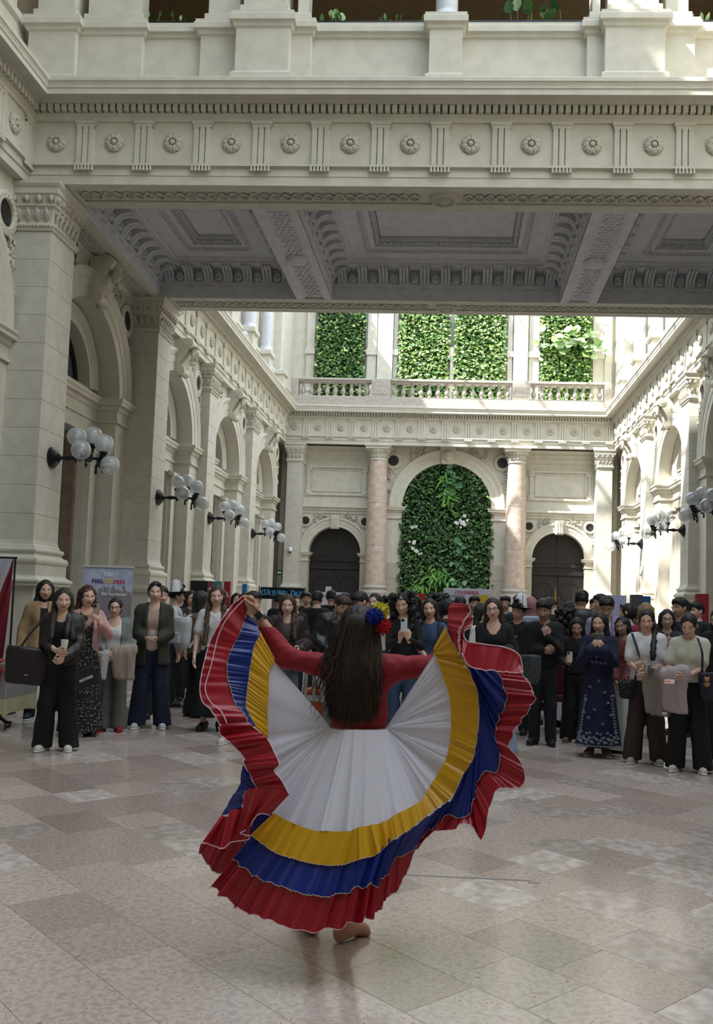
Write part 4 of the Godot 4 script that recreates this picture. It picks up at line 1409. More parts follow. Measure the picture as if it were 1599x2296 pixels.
var cloths := {}
func cloth(hex: String, rough := 0.85, bump := 0.15, sc := 6.0) -> StandardMaterial3D:
	var key := hex + str(rough) + str(bump) + str(sc)
	if not cloths.has(key):
		var m := smat(S(hex), rough, 0, tex_fine, sc, nrm_cloth, bump)
		m.uv1_world_triplanar = false
		cloths[key] = m
	return cloths[key]
var tex_hair: Texture2D
func hair_mat(hex: String) -> StandardMaterial3D:
	var key := "hair" + hex
	if tex_hair == null: tex_hair = noise_tex(77, 0.03, [0.25, 0.75], [Color(0.55, 0.52, 0.5), Color(1, 1, 1)], 256, 4)
	if not cloths.has(key):
		var m := smat(S(hex), 0.58, 0, tex_hair, 8.0, nrm_cloth, 0.9)
		m.uv1_world_triplanar = false
		m.uv1_scale = V(26, 2.2, 26)
		cloths[key] = m
	return cloths[key]
func patterned(key: String, base: String, dot: String, stop: float, freq := 0.05, sc := 3.0, kind := FastNoiseLite.TYPE_CELLULAR) -> StandardMaterial3D:
	if not cloths.has(key):
		var m := smat(Color.WHITE, 0.85, 0, noise_tex(61, freq, [0.0, stop, stop + 0.02, 1.0], [S(dot), S(dot), S(base), S(base)], 512, 1, kind), sc, nrm_cloth, 0.3)
		m.uv1_world_triplanar = false
		cloths[key] = m
	return cloths[key]

func hair_build(style: String, hx: Transform3D, long := 0.34, cell := 0.0115) -> MB:
	var f := Field.new(V(-0.19, -long - 0.09, -0.22), V(0.19, 0.19, 0.25), cell)
	var kind := style.split("_")[0]
	f.ell(V(0, 0.016, -0.014), V(0.086, 0.113, 0.105) if kind != "short" else V(0.083, 0.108, 0.101), 0.02)
	if kind == "short":
		f.ell(V(0, 0.075, 0.015), V(0.078, 0.055, 0.088), 0.03)
		f.ell(V(0, -0.045, 0.082), V(0.10, 0.112, 0.082), 0.01, true)
		f.keep(V(0, -1, -0.35).normalized(), 0.045)
	elif kind == "curly":
		for k in 40:
			var a := k * 2.39996
			var y := lerpf(0.11, -0.26, k / 39.0)
			var rr := 0.085 + 0.03 * sin(k * 1.7) + (0.03 if y < 0 else 0.0)
			var p := V(cos(a) * rr * 1.1, y, sin(a) * rr * 0.8 - 0.03)
			if p.z > 0.02 and y < 0.06 and absf(p.x) < 0.08: continue
			f.ell(p, Vector3.ONE * 0.042, 0.012)
		f.ell(V(0, -0.042, 0.088), V(0.068, 0.115, 0.085), 0.01, true)
	else:
		f.ell(V(0, -0.042, 0.088), V(0.069, 0.117, 0.080), 0.01, true)
		if kind == "long" or kind == "wavy":
			var fw := 0.15 if style.ends_with("front") else 0.0
			for sg: float in [-1.0, 1.0]:
				f.cone(V(0.062 * sg, 0.04, -0.03), V(0.082 * sg, -0.13, -0.03), 0.034, 0.032, 0.03)
				f.cone(V(0.082 * sg, -0.13, -0.03 + fw * 0.35), V(0.10 * sg, -long, fw), 0.034, 0.028, 0.03)
			f.cone(V(0, -0.02, -0.065), V(0, -long, -0.075), 0.078, 0.08, 0.03, V(0, 0, 1), 1.9)
		elif kind == "bun":
			f.ell(V(0, 0.03, -0.135), V(0.045, 0.045, 0.04), 0.015)
			f.keep(V(0, -1, -0.5).normalized(), 0.05)
		elif kind == "tail":
			f.cone(V(0, 0.05, -0.11), V(0.0, -0.08, -0.14), 0.035, 0.032, 0.02)
			f.cone(V(0, -0.08, -0.14), V(0.0, -long, -0.12), 0.032, 0.018, 0.02)
			f.keep(V(0, -1, -0.2).normalized(), long + 0.1)
		elif kind == "braid":
			f.cone(V(0.05, -0.02, -0.06), V(0.075, -0.10, -0.03), 0.04, 0.03, 0.02)
			for k in 9:
				var t := k / 8.0
				if k > 0: f.cone(V(0.078, -0.10 - 0.26 * (t - 0.125), -0.03 + 0.225 * sin((t - 0.125) * 1.5)), V(0.078, -0.10 - 0.26 * t, -0.03 + 0.225 * sin(t * 1.5)), 0.027, 0.025, 0.012)
				f.ell(V(0.078 + 0.008 * (1 if k % 2 else -1), -0.10 - 0.26 * t, -0.03 + 0.225 * sin(t * 1.5)), V(0.031, 0.028, 0.027) * (1.0 - 0.25 * t), 0.008)
			f.keep(V(0, -1, 0), 0.40)
		elif kind == "bob":
			for sg: float in [-1.0, 1.0]: f.cone(V(0.062 * sg, 0.04, -0.03), V(0.08 * sg, -0.12, -0.01), 0.036, 0.036, 0.03)
			f.cone(V(0, -0.02, -0.06), V(0, -0.12, -0.06), 0.08, 0.075, 0.03, V(0, 0, 1), 1.8)
	folds.frequency = 1.0
	if kind == "curly": f.ripple(folds, 0.022, V(34, 34, 34))
	elif kind == "wavy": f.ripple(folds, 0.016, V(30, 14, 30))
	elif kind == "short": f.ripple(folds, 0.014, V(40, 40, 40))
	else: f.ripple(folds, 0.007, V(45, 5, 45))
	var mb := MB.new()
	f.net(mb, hx)
	return mb

func vec(a) -> Vector3: return a if a is Vector3 else V(a[0], a[1], a[2])
func P(dict: Dictionary) -> Node3D: return person(dict)
func person(q: Dictionary) -> Node3D:
	var man: bool = q.get("man", false)
	var sc: float = q.h / 1.70
	var t := thing("person", q.n, "person", V(q.x, 0, q.z), deg_to_rad(q.get("ry", 0.0)), q.get("g", ""))
	t.scale = Vector3.ONE * sc
	var sh := 0.172 if man else 0.148
	var wd := 1.12 if man else 1.0
	var sk: String = q.get("sk", "c99d84")
	# joints
	var S_ := [V(-sh, 1.372, -0.01), V(sh, 1.372, -0.01)]
	var W := [V(-0.25, 0.86, 0.05), V(0.25, 0.86, 0.05)]
	if q.has("rw"): W[0] = vec(q.rw)
	if q.has("lw"): W[1] = vec(q.lw)
	var E := []
	for k in 2:
		var sg := -1.0 if k == 0 else 1.0
		var dl: Vector3 = W[k] - S_[k]
		if dl.length() > 0.515: W[k] = S_[k] + dl.normalized() * 0.515
		E.append(ik(S_[k], W[k], vec(q.get("pole", V(0.5, -0.6, -0.6))) * V(sg, 1, 1)))
	var hips := [V(-0.085, 0.88, 0), V(0.085, 0.88, 0)]
	var st: float = q.get("stance", 0.10)
	var ank := [V(-st, 0.08, -0.02), V(st, 0.08, -0.02)]
	if q.has("step"): ank[1] += V(0, 0, q.step)
	var knee := []
	for k in 2: knee.append(hips[k].lerp(ank[k], 0.5) + V(0, 0, 0.025))
	var hd: Array = q.get("hd", [0, 0, 0])
	var hb := Basis.from_euler(V(deg_to_rad(hd[1]), deg_to_rad(hd[0]), deg_to_rad(hd[2])))
	var hx := Transform3D(hb.scaled(Vector3.ONE * 1.06), V(0, 1.47, 0.0) + hb * V(0, 0.114, 0.018))
	# body
	var lowres: bool = q.get("far", false)
	var f := Field.new(V(-0.62, 0.02, -0.34), V(0.62, 1.56, 0.62), 0.026 if lowres else 0.0205)
	var Z := V(0, 0, 1)
	f.cone(V(0, 1.38, -0.015), V(0, 1.51, 0.008), 0.058, 0.050 if not man else 0.056, 0.03)
	f.cone(V(0, 1.29, 0), V(0, 1.10, 0), 0.132 * wd, 0.112 * wd, 0.05, Z, 1.5)
	f.cone(V(0, 1.08, 0), V(0, 0.92, 0), 0.115 * wd, 0.14, 0.05, Z, 1.4)
	for k in 2: f.cone(V(0, 1.405, -0.012), S_[k], 0.050, 0.042, 0.05)
	if not lowres:
		for k in 2:
			f.cone(S_[k], E[k], 0.044 * wd, 0.037 * wd, 0.02)
			f.cone(E[k], W[k], 0.037 * wd, 0.026, 0.02)
			f.cone(hips[k], knee[k], 0.075, 0.052, 0.03)
			f.cone(knee[k], ank[k] + V(0, 0.02, 0), 0.052, 0.034, 0.02)
	var mb := MB.new()
	mb.col = flesh(sk)
	f.net(mb)
	mb.add(head_mesh(sk, q.get("lips", "a8605a"), q.get("brow", "2a1c16"), man, q.get("shut", false), q.get("smile", 0.0)), hx)
	var hp: Array = q.get("hands", ["relaxed", "relaxed"])
	for k in 2:
		if hp[k] == "": continue
		var dir: Vector3 = (W[k] - E[k]).normalized()
		var key: String = ["rdir", "ldir"][k]
		if q.has(key): dir = vec(q[key]).normalized()
		var pal: Vector3 = vec(q.get(["rpalm", "lpalm"][k], V(1 if k == 0 else -1, 0, 0.2)))
		pal = (pal - dir * pal.dot(dir)).normalized()
		var yb := -dir
		var b := Basis(yb.cross(pal), yb, pal)
		if k == 0: b = Basis(-b.x, b.y, b.z)
		mb.add(hand_mesh(hp[k]), Transform3D(b, W[k]), flesh(sk))
	put(mb, "body", M.skin, t)
	# clothes
	var top: Dictionary = q.top
	var inf: float = top.get("fat", 0.0)
	var hem: float = top.get("hem", 0.93)
	if top.has("inner"):
		var fi := Field.new(V(-0.3, 0.8, -0.25), V(0.3, 1.56, 0.3), 0.022)
		fi.cone(V(0, 1.29, 0), V(0, 1.10, 0), 0.145 * wd, 0.126 * wd, 0.05, Z, 1.45)
		fi.cone(V(0, 1.08, 0), V(0, 0.92, 0), 0.128 * wd, 0.15, 0.05, Z, 1.4)
		for k in 2: fi.cone(V(0, 1.405, -0.012), S_[k] * V(0.8, 1, 1), 0.055, 0.046, 0.05)
		if not man:
			for sg: float in [-1.0, 1.0]: fi.cone(V(0.058 * sg, 1.255, 0.055), V(0.06 * sg, 1.235, 0.058), 0.056, 0.056, 0.06)
		fi.ell(V(0, 1.46, 0.07), V(0.075, top.get("scoop", 0.10), 0.11), 0.02, true)
		fi.keep(-UP, -(0.90)); fi.keep(UP, 1.47 if top.get("turtle", false) else 1.43)
		if top.get("turtle", false): fi.cone(V(0, 1.40, -0.01), V(0, 1.47, 0.0), 0.066, 0.062, 0.02)
		var im := MB.new()
		fi.net(im)
		put(im, "inner_top", q.top.get("imat", cloth(top.inner)), t)
	if not top.get("none", false):
		var sl: float = top.get("sleeve", 1.0)
		f = Field.new(V(-0.66, hem - 0.06, -0.36), V(0.66, 1.58, 0.62), 0.026 if lowres else 0.0195)
		f.cone(V(0, 1.30, 0), V(0, 1.10, 0), (0.148 + inf) * wd, (0.128 + inf * 1.2) * wd, 0.06, Z, 1.42)
		f.cone(V(0, 1.10, 0), V(0, hem - 0.02, 0), (0.126 + inf * 1.2) * wd, (0.155 + inf * 1.3 + maxf(0, 0.9 - hem) * 0.12), 0.06, Z, 1.35)
		for k in 2: f.cone(V(0, 1.402, -0.012), S_[k], 0.056 + inf * 0.4, 0.049 + inf * 0.5, 0.05)
		if not man:
			for sg: float in [-1.0, 1.0]: f.cone(V(0.058 * sg, 1.255, 0.055 + inf), V(0.06 * sg, 1.235, 0.058 + inf), 0.056, 0.056, 0.06)
		for k in 2:
			var r0 := 0.051 * wd + inf * 0.7; var r1 := 0.044 * wd + inf * 0.75; var r2: float = 0.036 + inf * 0.75 + top.get("flare", 0.0)
			if sl >= 1.0:
				f.cone(S_[k], E[k], r0, r1, 0.03)
				f.cone(E[k], E[k].lerp(W[k], 0.93), r1, r2, 0.03)
			elif sl > 0.5:
				f.cone(S_[k], E[k], r0, r1, 0.03)
				f.cone(E[k], E[k].lerp(W[k], sl - 0.45), r1, r1 * 0.95, 0.03)
			elif sl > 0.0:
				f.cone(S_[k], S_[k].lerp(E[k], sl * 1.6), r0 + 0.004, r0 + 0.008, 0.03)
		if top.get("collar", false): f.cone(V(0, 1.41, -0.012), V(0, 1.475, -0.006), 0.078, 0.072, 0.015)
		if top.get("hood", false):
			f.cone(V(-0.11, 1.43, -0.06), V(0.11, 1.43, -0.06), 0.06, 0.06, 0.03); f.cone(V(0.1, 1.43, -0.05), V(0.07, 1.36, 0.09), 0.05, 0.035, 0.03); f.cone(V(-0.1, 1.43, -0.05), V(-0.07, 1.36, 0.09), 0.05, 0.035, 0.03)
		folds.frequency = 1.0
		f.ripple(folds, top.get("wrinkle", 0.012), V(11, 8, 11))
		f.keep(-UP, -hem)
		f.keep(UP, 1.475 if top.get("collar", false) or top.get("turtle2", false) else 1.455)
		var sp: float = top.get("open", 0.0)
		if sp > 0.0: f.slot(sp, 0.02, 0.3, 1.6)
		var sd: float = top.get("scoop", 0.055)
		if sp <= 0.0: f.ell(V(0, 1.47, 0.075), V(top.get("scoopw", 0.07), sd, 0.12), 0.02, true)
		f.cone(V(0, 1.40, -0.01), V(0, 1.60, 0.0), 0.062, 0.062, 0.01, Vector3.ZERO, 1.0, true)
		mb = MB.new()
		f.net(mb)
		put(mb, top.get("called", "top"), top.get("mat", cloth(top.get("c", "222222"), top.get("rough", 0.85), 0.15)), t)
	# legs
	var bot: Dictionary = q.get("bot", {})
	if bot.has("skirt"):
		mb = MB.new()
		var y0: float = bot.get("y0", 1.0); var y1: float = bot.skirt; var rr: float = bot.get("r", 0.27)
		var rows := []
		for i in 15:
			var a := i / 14.0
			var r := PackedVector3Array()
			for j in 64:
				var u := TAU * j / 64
				var bump: float = 1.0 + bot.get("pleat", 0.07) * a * sin(u * bot.get("nfold", 9) + 1.3 * sin(u * 2.0) + a)
				var rad := lerpf(0.150, 0.192, minf(1.0, a * 4.0)) if a < 0.25 else lerpf(0.192, rr, (a - 0.25) / 0.75)
				r.append(V(cos(u) * rad * bump, lerpf(y0, y1, a) + 0.01 * sin(u * 3.0) * a, sin(u) * rad * bump * 0.78))
			rows.append(r)
		mb.grid(rows, false, true, false, Vector2(6, 6))
		put(mb, bot.get("called", "skirt"), bot.get("mat", cloth(bot.get("c", "222222"))), t)
	elif not bot.is_empty() and not q.get("headonly", false):
		var w: Array = {"slim": [0.082, 0.060, 0.047], "jeans": [0.088, 0.074, 0.068], "wide": [0.094, 0.092, 0.106], "flare": [0.086, 0.072, 0.10]}[bot.get("cut", "jeans")]
		f = Field.new(V(-0.34, 0.0, -0.26), V(0.34, 1.06, 0.30), 0.0215)
		f.cone(V(0, 1.00, 0), V(0, 0.89, 0), 0.128 * wd, 0.150, 0.05, Z, 1.38)
		for k in 2:
			f.cone(hips[k], knee[k], w[0], w[1], 0.035)
			f.cone(knee[k], V(ank[k].x * (1.15 if w[2] > 0.1 else 1.0), 0.03, ank[k].z), w[1], w[2], 0.03)
		folds.frequency = 1.0
		f.ripple(folds, 0.014, V(13, 4, 13))
		f.keep(-UP, -bot.get("hem", 0.035)); f.keep(UP, 1.02)
		mb = MB.new()
		f.net(mb)
		put(mb, "trousers", bot.get("mat", cloth(bot.get("c", "151517"))), t)
	if not q.get("headonly", false):
		var sm := shoe_mesh("plain")
		for k in 2:
			var s := put(sm[0], "shoe", cloth(q.get("shoe", "1a1a1c"), 0.6), t, Transform3D(Basis(UP, (-0.25 if k == 0 else 0.25)), V(ank[k].x, 0, ank[k].z)))
			put(sm[1], "sole", cloth(q.get("sole", q.get("shoe", "1a1a1c")), 0.7), s)
	# hair
	if q.has("hair"):
		put(hair_build(q.hair[0], hx, q.hair[2] if q.hair.size() > 2 else 0.34, 0.0115 if lowres else 0.0082), "hair", hair_mat(q.hair[1]), t)
	if q.has("glasses"):
		mb = MB.new()
		for sg: float in [-1.0, 1.0]:
			var ring := []
			var rad := []
			for k in 15:
				var a := TAU * k / 14
				ring.append(hx * V(0.034 * sg + 0.022 * cos(a), (0.004 if q.glasses != "up" else 0.085) + 0.019 * sin(a), 0.097 if q.glasses != "up" else 0.075)); rad.append(0.0022)
			mb.tube(ring, rad, 6, false)
			if q.glasses == "up":
				mb.ball(hx * V(0.034 * sg, 0.085, 0.073), V(0.021, 0.018, 0.004), 10, hx.basis)
			mb.tube([hx * V(0.056 * sg, 0.008 if q.glasses != "up" else 0.088, 0.092 if q.glasses != "up" else 0.07), hx * V(0.082 * sg, 0.01 if q.glasses != "up" else 0.07, 0.0)], [0.002, 0.002], 6)
		mb.tube([hx * V(-0.012, 0.008 if q.glasses != "up" else 0.085, 0.099 if q.glasses != "up" else 0.077), hx * V(0.012, 0.008 if q.glasses != "up" else 0.085, 0.099 if q.glasses != "up" else 0.077)], [0.002, 0.002], 6)
		put(mb, "glasses", M.iron, t)
	if q.has("hat"):
		mb = MB.new()
		var hat_x := hx * Transform3D(Basis(Vector3.RIGHT, -0.08), V(0, 0.052, -0.01))
		if q.hat == "kalpak":
			mb.lathe(hat_x, [Vector2(0.0, 0.185), Vector2(0.03, 0.183), Vector2(0.055, 0.165), Vector2(0.085, 0.06), Vector2(0.098, 0.0), Vector2(0.102, -0.012)], 20)
			var hn := put(mb, "kalpak_hat", cloth("e8e8ea", 0.9, 0.2), t)
			mb = MB.new()
			mb.lathe(hat_x, [Vector2(0.10, -0.014), Vector2(0.15, 0.002), Vector2(0.158, 0.012), Vector2(0.152, 0.014), Vector2(0.102, 0.004)], 24)
			for k in 4:
				var a := TAU * k / 4 + PI / 4
				var pts := []
				for i in 8:
					var tt := i / 7.0
					var rr: float = [0.157, 0.101, 0.094, 0.085, 0.075, 0.062, 0.045, 0.012][i]
					pts.append(hat_x * V(cos(a) * rr, [0.01, 0.005, 0.03, 0.065, 0.10, 0.14, 0.176, 0.188][i], sin(a) * rr))
				mb.tube(pts, [0.004, 0.004, 0.004, 0.004, 0.004, 0.004, 0.004, 0.004], 6)
			put(mb, "brim_and_piping", cloth("15161c"), hn)
			mb = MB.new()
			for k in 7:
				leaf_blade(mb, hat_x * Transform3D(Basis(Vector3.RIGHT, -0.3) * Basis(Vector3.BACK, (k - 3) * 0.45), V(0, 0.055, 0.088)), 0.055, 0.007, 0.0)
			mb.boxt(hat_x * Transform3D(Basis(Vector3.RIGHT, -0.3), V(0, 0.065, 0.089)), V(0.006, 0.05, 0.006))
			put(mb, "embroidery", cloth("20242e"), hn)
		else:
			mb.lathe(hat_x, [Vector2(0.0, 0.075), Vector2(0.04, 0.07), Vector2(0.075, 0.045), Vector2(0.094, 0.0), Vector2(0.094, -0.02)], 20)
			mb.ball(hat_x * V(0, -0.012, 0.11), V(0.07, 0.008, 0.075), 14, hat_x.basis * Basis(Vector3.RIGHT, 0.15))
			put(mb, "baseball_cap", cloth(q.get("hatc", "15161b")), t)
	return t

# ---------------------------------------------------------------- the dancer: seams of her skirt and her joints, in metres
var SK_MAIN := [[V(-0.55, 0.984, -4.17), V(-0.751, 0.627, -4), V(-0.842, 0.537, -3.97), V(-0.913, 0.441, -3.94), V(-1.003, 0.327, -3.93)], [V(-0.517, 0.987, -4.14), V(-0.667, 0.604, -3.95), V(-0.721, 0.488, -3.9), V(-0.785, 0.391, -3.86), V(-0.855, 0.266, -3.84)], [V(-0.481, 0.991, -4.11), V(-0.567, 0.585, -3.91), V(-0.617, 0.472, -3.86), V(-0.665, 0.374, -3.81), V(-0.715, 0.25, -3.78)], [V(-0.447, 0.993, -4.1), V(-0.487, 0.588, -3.89), V(-0.532, 0.464, -3.84), V(-0.575, 0.359, -3.78), V(-0.626, 0.233, -3.75)], [V(-0.415, 0.994, -4.1), V(-0.408, 0.596, -3.88), V(-0.452, 0.467, -3.83), V(-0.479, 0.356, -3.78), V(-0.523, 0.228, -3.74)], [V(-0.385, 0.995, -4.1), V(-0.38, 0.607, -3.9), V(-0.371, 0.485, -3.85), V(-0.39, 0.375, -3.8), V(-0.417, 0.244, -3.76)], [V(-0.355, 0.995, -4.11), V(-0.321, 0.614, -3.92), V(-0.287, 0.509, -3.87), V(-0.324, 0.398, -3.82), V(-0.339, 0.266, -3.79)], [V(-0.333, 0.993, -4.13), V(-0.263, 0.626, -3.95), V(-0.247, 0.545, -3.9), V(-0.283, 0.397, -3.87), V(-0.295, 0.273, -3.84)], [V(-0.314, 0.991, -4.15), V(-0.223, 0.649, -3.98), V(-0.2, 0.571, -3.94), V(-0.252, 0.45, -3.93), V(-0.276, 0.299, -3.91)], [V(-0.299, 0.991, -4.17), V(-0.169, 0.67, -4.02), V(-0.15, 0.596, -3.98), V(-0.206, 0.478, -3.98), V(-0.216, 0.322, -3.97)], [V(-0.292, 0.99, -4.18), V(-0.118, 0.694, -4.05), V(-0.095, 0.633, -4.01), V(-0.158, 0.493, -4.01), V(-0.176, 0.382, -4.01)], [V(-0.287, 0.99, -4.2), V(-0.092, 0.729, -4.08), V(-0.042, 0.67, -4.04), V(-0.108, 0.556, -4.04), V(-0.15, 0.464, -4.04)], [V(-0.285, 0.99, -4.2), V(-0.062, 0.774, -4.1), V(0.023, 0.717, -4.06), V(-0.055, 0.598, -4.06), V(-0.117, 0.51, -4.06)], [V(-0.283, 0.992, -4.2), V(-0.013, 0.856, -4.12), V(0.076, 0.821, -4.08), V(0.003, 0.639, -4.06), V(-0.044, 0.568, -4.05)], [V(-0.281, 0.994, -4.2), V(0.007, 0.922, -4.13), V(0.114, 0.881, -4.08), V(0.091, 0.642, -4.03), V(0.099, 0.616, -4)], [V(-0.281, 0.996, -4.2), V(0.014, 0.981, -4.14), V(0.128, 0.945, -4.09), V(0.115, 0.713, -4.04), V(0.156, 0.559, -3.98)], [V(-0.281, 0.998, -4.2), V(0.014, 1.056, -4.15), V(0.135, 1.014, -4.1), V(0.12, 0.762, -4.06), V(0.18, 0.665, -4.01)], [V(-0.282, 0.999, -4.21), V(0.008, 1.127, -4.16), V(0.137, 1.097, -4.11), V(0.164, 0.836, -4.07), V(0.221, 0.768, -4.03)], [V(-0.282, 1.001, -4.21), V(-0.006, 1.184, -4.17), V(0.132, 1.159, -4.12), V(0.217, 0.836, -4.07), V(0.323, 0.785, -4.02)], [V(-0.28, 1.003, -4.21), V(-0.024, 1.227, -4.18), V(0.123, 1.196, -4.13), V(0.228, 0.911, -4.08), V(0.332, 0.867, -4.04)], [V(-0.28, 1.005, -4.21), V(-0.044, 1.281, -4.19), V(0.1, 1.247, -4.14), V(0.202, 0.975, -4.1), V(0.272, 0.953, -4.08)], [V(-0.278, 1.006, -4.22), V(-0.064, 1.325, -4.2), V(0.068, 1.305, -4.16), V(0.217, 1.051, -4.12), V(0.316, 1.059, -4.08)], [V(-0.278, 1.008, -4.22), V(-0.07, 1.336, -4.21), V(0.028, 1.37, -4.18), V(0.256, 1.137, -4.14), V(0.377, 1.146, -4.1)], [V(-0.276, 1.01, -4.22), V(-0.073, 1.344, -4.22), V(-0.002, 1.421, -4.2), V(0.242, 1.199, -4.16), V(0.37, 1.193, -4.12)], [V(-0.277, 1.012, -4.22), V(-0.069, 1.352, -4.22), V(-0.014, 1.453, -4.22), V(0.211, 1.271, -4.19), V(0.327, 1.265, -4.16)], [V(-0.277, 1.014, -4.22), V(-0.055, 1.377, -4.24), V(-0.01, 1.468, -4.24), V(0.105, 1.367, -4.24), V(0.226, 1.361, -4.24)]]
var SK_LEFT := [[V(-0.904, 1.372, -4.32), V(-0.94, 1.456, -4.31), V(-0.985, 1.498, -4.3), V(-1, 1.589, -4.28)], [V(-0.841, 1.281, -4.27), V(-0.914, 1.399, -4.27), V(-0.999, 1.411, -4.25), V(-1.075, 1.483, -4.22)], [V(-0.852, 1.244, -4.25), V(-0.929, 1.344, -4.24), V(-1.022, 1.351, -4.22), V(-1.119, 1.377, -4.18)], [V(-0.852, 1.193, -4.23), V(-0.937, 1.254, -4.21), V(-1.038, 1.271, -4.18), V(-1.132, 1.289, -4.14)], [V(-0.847, 1.127, -4.21), V(-0.938, 1.193, -4.19), V(-1.028, 1.201, -4.16), V(-1.139, 1.205, -4.11)], [V(-0.845, 1.061, -4.19), V(-0.938, 1.131, -4.17), V(-1.007, 1.15, -4.14), V(-1.136, 1.15, -4.09)], [V(-0.84, 1.007, -4.18), V(-0.936, 1.076, -4.15), V(-0.976, 1.082, -4.12), V(-1.12, 1.097, -4.08)], [V(-0.837, 0.972, -4.17), V(-0.916, 1.033, -4.14), V(-0.941, 1.053, -4.1), V(-1.074, 1.057, -4.07)], [V(-0.831, 0.933, -4.16), V(-0.885, 0.989, -4.13), V(-0.905, 1.009, -4.08), V(-1.024, 1, -4.05)]]
var SK_LRED := [[V(-0.905, 1.009, -4.08), V(-1.024, 1, -4.05)], [V(-0.847, 0.976, -4.06), V(-1.017, 0.958, -4.04)], [V(-0.801, 0.941, -4.04), V(-0.96, 0.915, -4.03)], [V(-0.773, 0.902, -4.02), V(-0.912, 0.871, -4.02)], [V(-0.739, 0.848, -3.99), V(-0.892, 0.829, -4.01)], [V(-0.76, 0.818, -3.99), V(-0.87, 0.787, -4.01)], [V(-0.723, 0.784, -3.97), V(-0.846, 0.753, -4)], [V(-0.682, 0.729, -3.94), V(-0.839, 0.736, -4)]]
var SK_LWHITE := [[V(-0.554, 1.001, -4.2), V(-0.84, 1.28, -4.28)], [V(-0.554, 0.999, -4.198), V(-0.854, 1.243, -4.26)], [V(-0.553, 0.997, -4.196), V(-0.854, 1.192, -4.24)], [V(-0.553, 0.996, -4.194), V(-0.852, 1.126, -4.22)], [V(-0.552, 0.994, -4.192), V(-0.851, 1.058, -4.21)], [V(-0.552, 0.993, -4.19), V(-0.849, 1.004, -4.2)], [V(-0.551, 0.991, -4.188), V(-0.847, 0.958, -4.19)], [V(-0.551, 0.99, -4.186), V(-0.855, 0.919, -4.18)], [V(-0.55, 0.988, -4.184), V(-0.836, 0.863, -4.15)], [V(-0.55, 0.986, -4.182), V(-0.818, 0.809, -4.12)], [V(-0.549, 0.985, -4.18), V(-0.791, 0.754, -4.1)], [V(-0.548, 0.983, -4.178), V(-0.778, 0.681, -4.07)], [V(-0.548, 0.982, -4.176), V(-0.754, 0.623, -4.02)]]
var SK_BLUE2 := [[V(-0.911, 0.83, -4.04), V(-0.898, 0.831, -4.03)], [V(-0.917, 0.796, -4.03), V(-0.872, 0.786, -4.015)], [V(-0.917, 0.754, -4.02), V(-0.84, 0.739, -4)], [V(-0.935, 0.716, -4.01), V(-0.869, 0.729, -3.985)], [V(-0.961, 0.669, -4), V(-0.889, 0.695, -3.97)], [V(-0.986, 0.616, -3.99), V(-0.886, 0.655, -3.955)]]
var SK_RED2 := [[V(-0.987, 0.619, -3.98), V(-1.05, 0.517, -3.9)], [V(-0.96, 0.617, -3.968), V(-1.003, 0.505, -3.926)], [V(-0.934, 0.649, -3.956), V(-0.957, 0.497, -3.892)], [V(-0.887, 0.661, -3.944), V(-0.909, 0.528, -3.918)], [V(-0.884, 0.705, -3.932), V(-0.849, 0.543, -3.884)], [V(-0.856, 0.748, -3.92), V(-0.843, 0.549, -3.91)], [V(-0.82, 0.756, -3.908), V(-0.868, 0.573, -3.876)], [V(-0.759, 0.756, -3.896), V(-0.845, 0.591, -3.902)], [V(-0.709, 0.757, -3.884), V(-0.797, 0.654, -3.868)], [V(-0.67, 0.743, -3.872), V(-0.755, 0.647, -3.894)]]
var SK_RED3 := [[V(-1.077, 0.49, -4), V(-1.087, 0.466, -4.01)], [V(-1.025, 0.489, -4.012), V(-1.069, 0.417, -4.022)], [V(-0.99, 0.473, -4.024), V(-1.036, 0.382, -4.034)], [V(-0.937, 0.502, -4.036), V(-1.005, 0.348, -4.046)], [V(-0.885, 0.506, -4.048), V(-0.911, 0.356, -4.058)], [V(-0.844, 0.539, -4.06), V(-0.84, 0.405, -4.07)]]
var SK_BLUE3 := [[V(-0.912, 0.533, -4.05), V(-0.892, 0.488, -4.04)], [V(-0.855, 0.604, -4.05), V(-0.849, 0.517, -4.04)], [V(-0.79, 0.616, -4.05), V(-0.806, 0.569, -4.04)], [V(-0.75, 0.62, -4.05), V(-0.753, 0.616, -4.04)]]
var SK_FLAP1 := [[V(0.003, 1.58, -4.22), V(0.082, 1.573, -4.16)], [V(-0.016, 1.553, -4.21), V(0.08, 1.555, -4.152)], [V(-0.019, 1.522, -4.2), V(0.074, 1.53, -4.144)], [V(-0.018, 1.492, -4.19), V(0.052, 1.488, -4.136)], [V(-0.012, 1.457, -4.18), V(0.037, 1.445, -4.128)], [V(0.001, 1.418, -4.17), V(0.032, 1.406, -4.12)], [V(0.028, 1.365, -4.16), V(0.035, 1.377, -4.112)], [V(0.046, 1.341, -4.15), V(0.042, 1.352, -4.104)]]
var SK_FLAP2 := [[V(0.076, 1.533, -4.155), V(0.085, 1.526, -4.19)], [V(0.055, 1.49, -4.147), V(0.098, 1.506, -4.175)], [V(0.04, 1.45, -4.139), V(0.09, 1.474, -4.16)], [V(0.033, 1.416, -4.131), V(0.062, 1.452, -4.145)], [V(0.035, 1.381, -4.123), V(0.055, 1.43, -4.13)], [V(0.043, 1.35, -4.115), V(0.072, 1.406, -4.115)]]
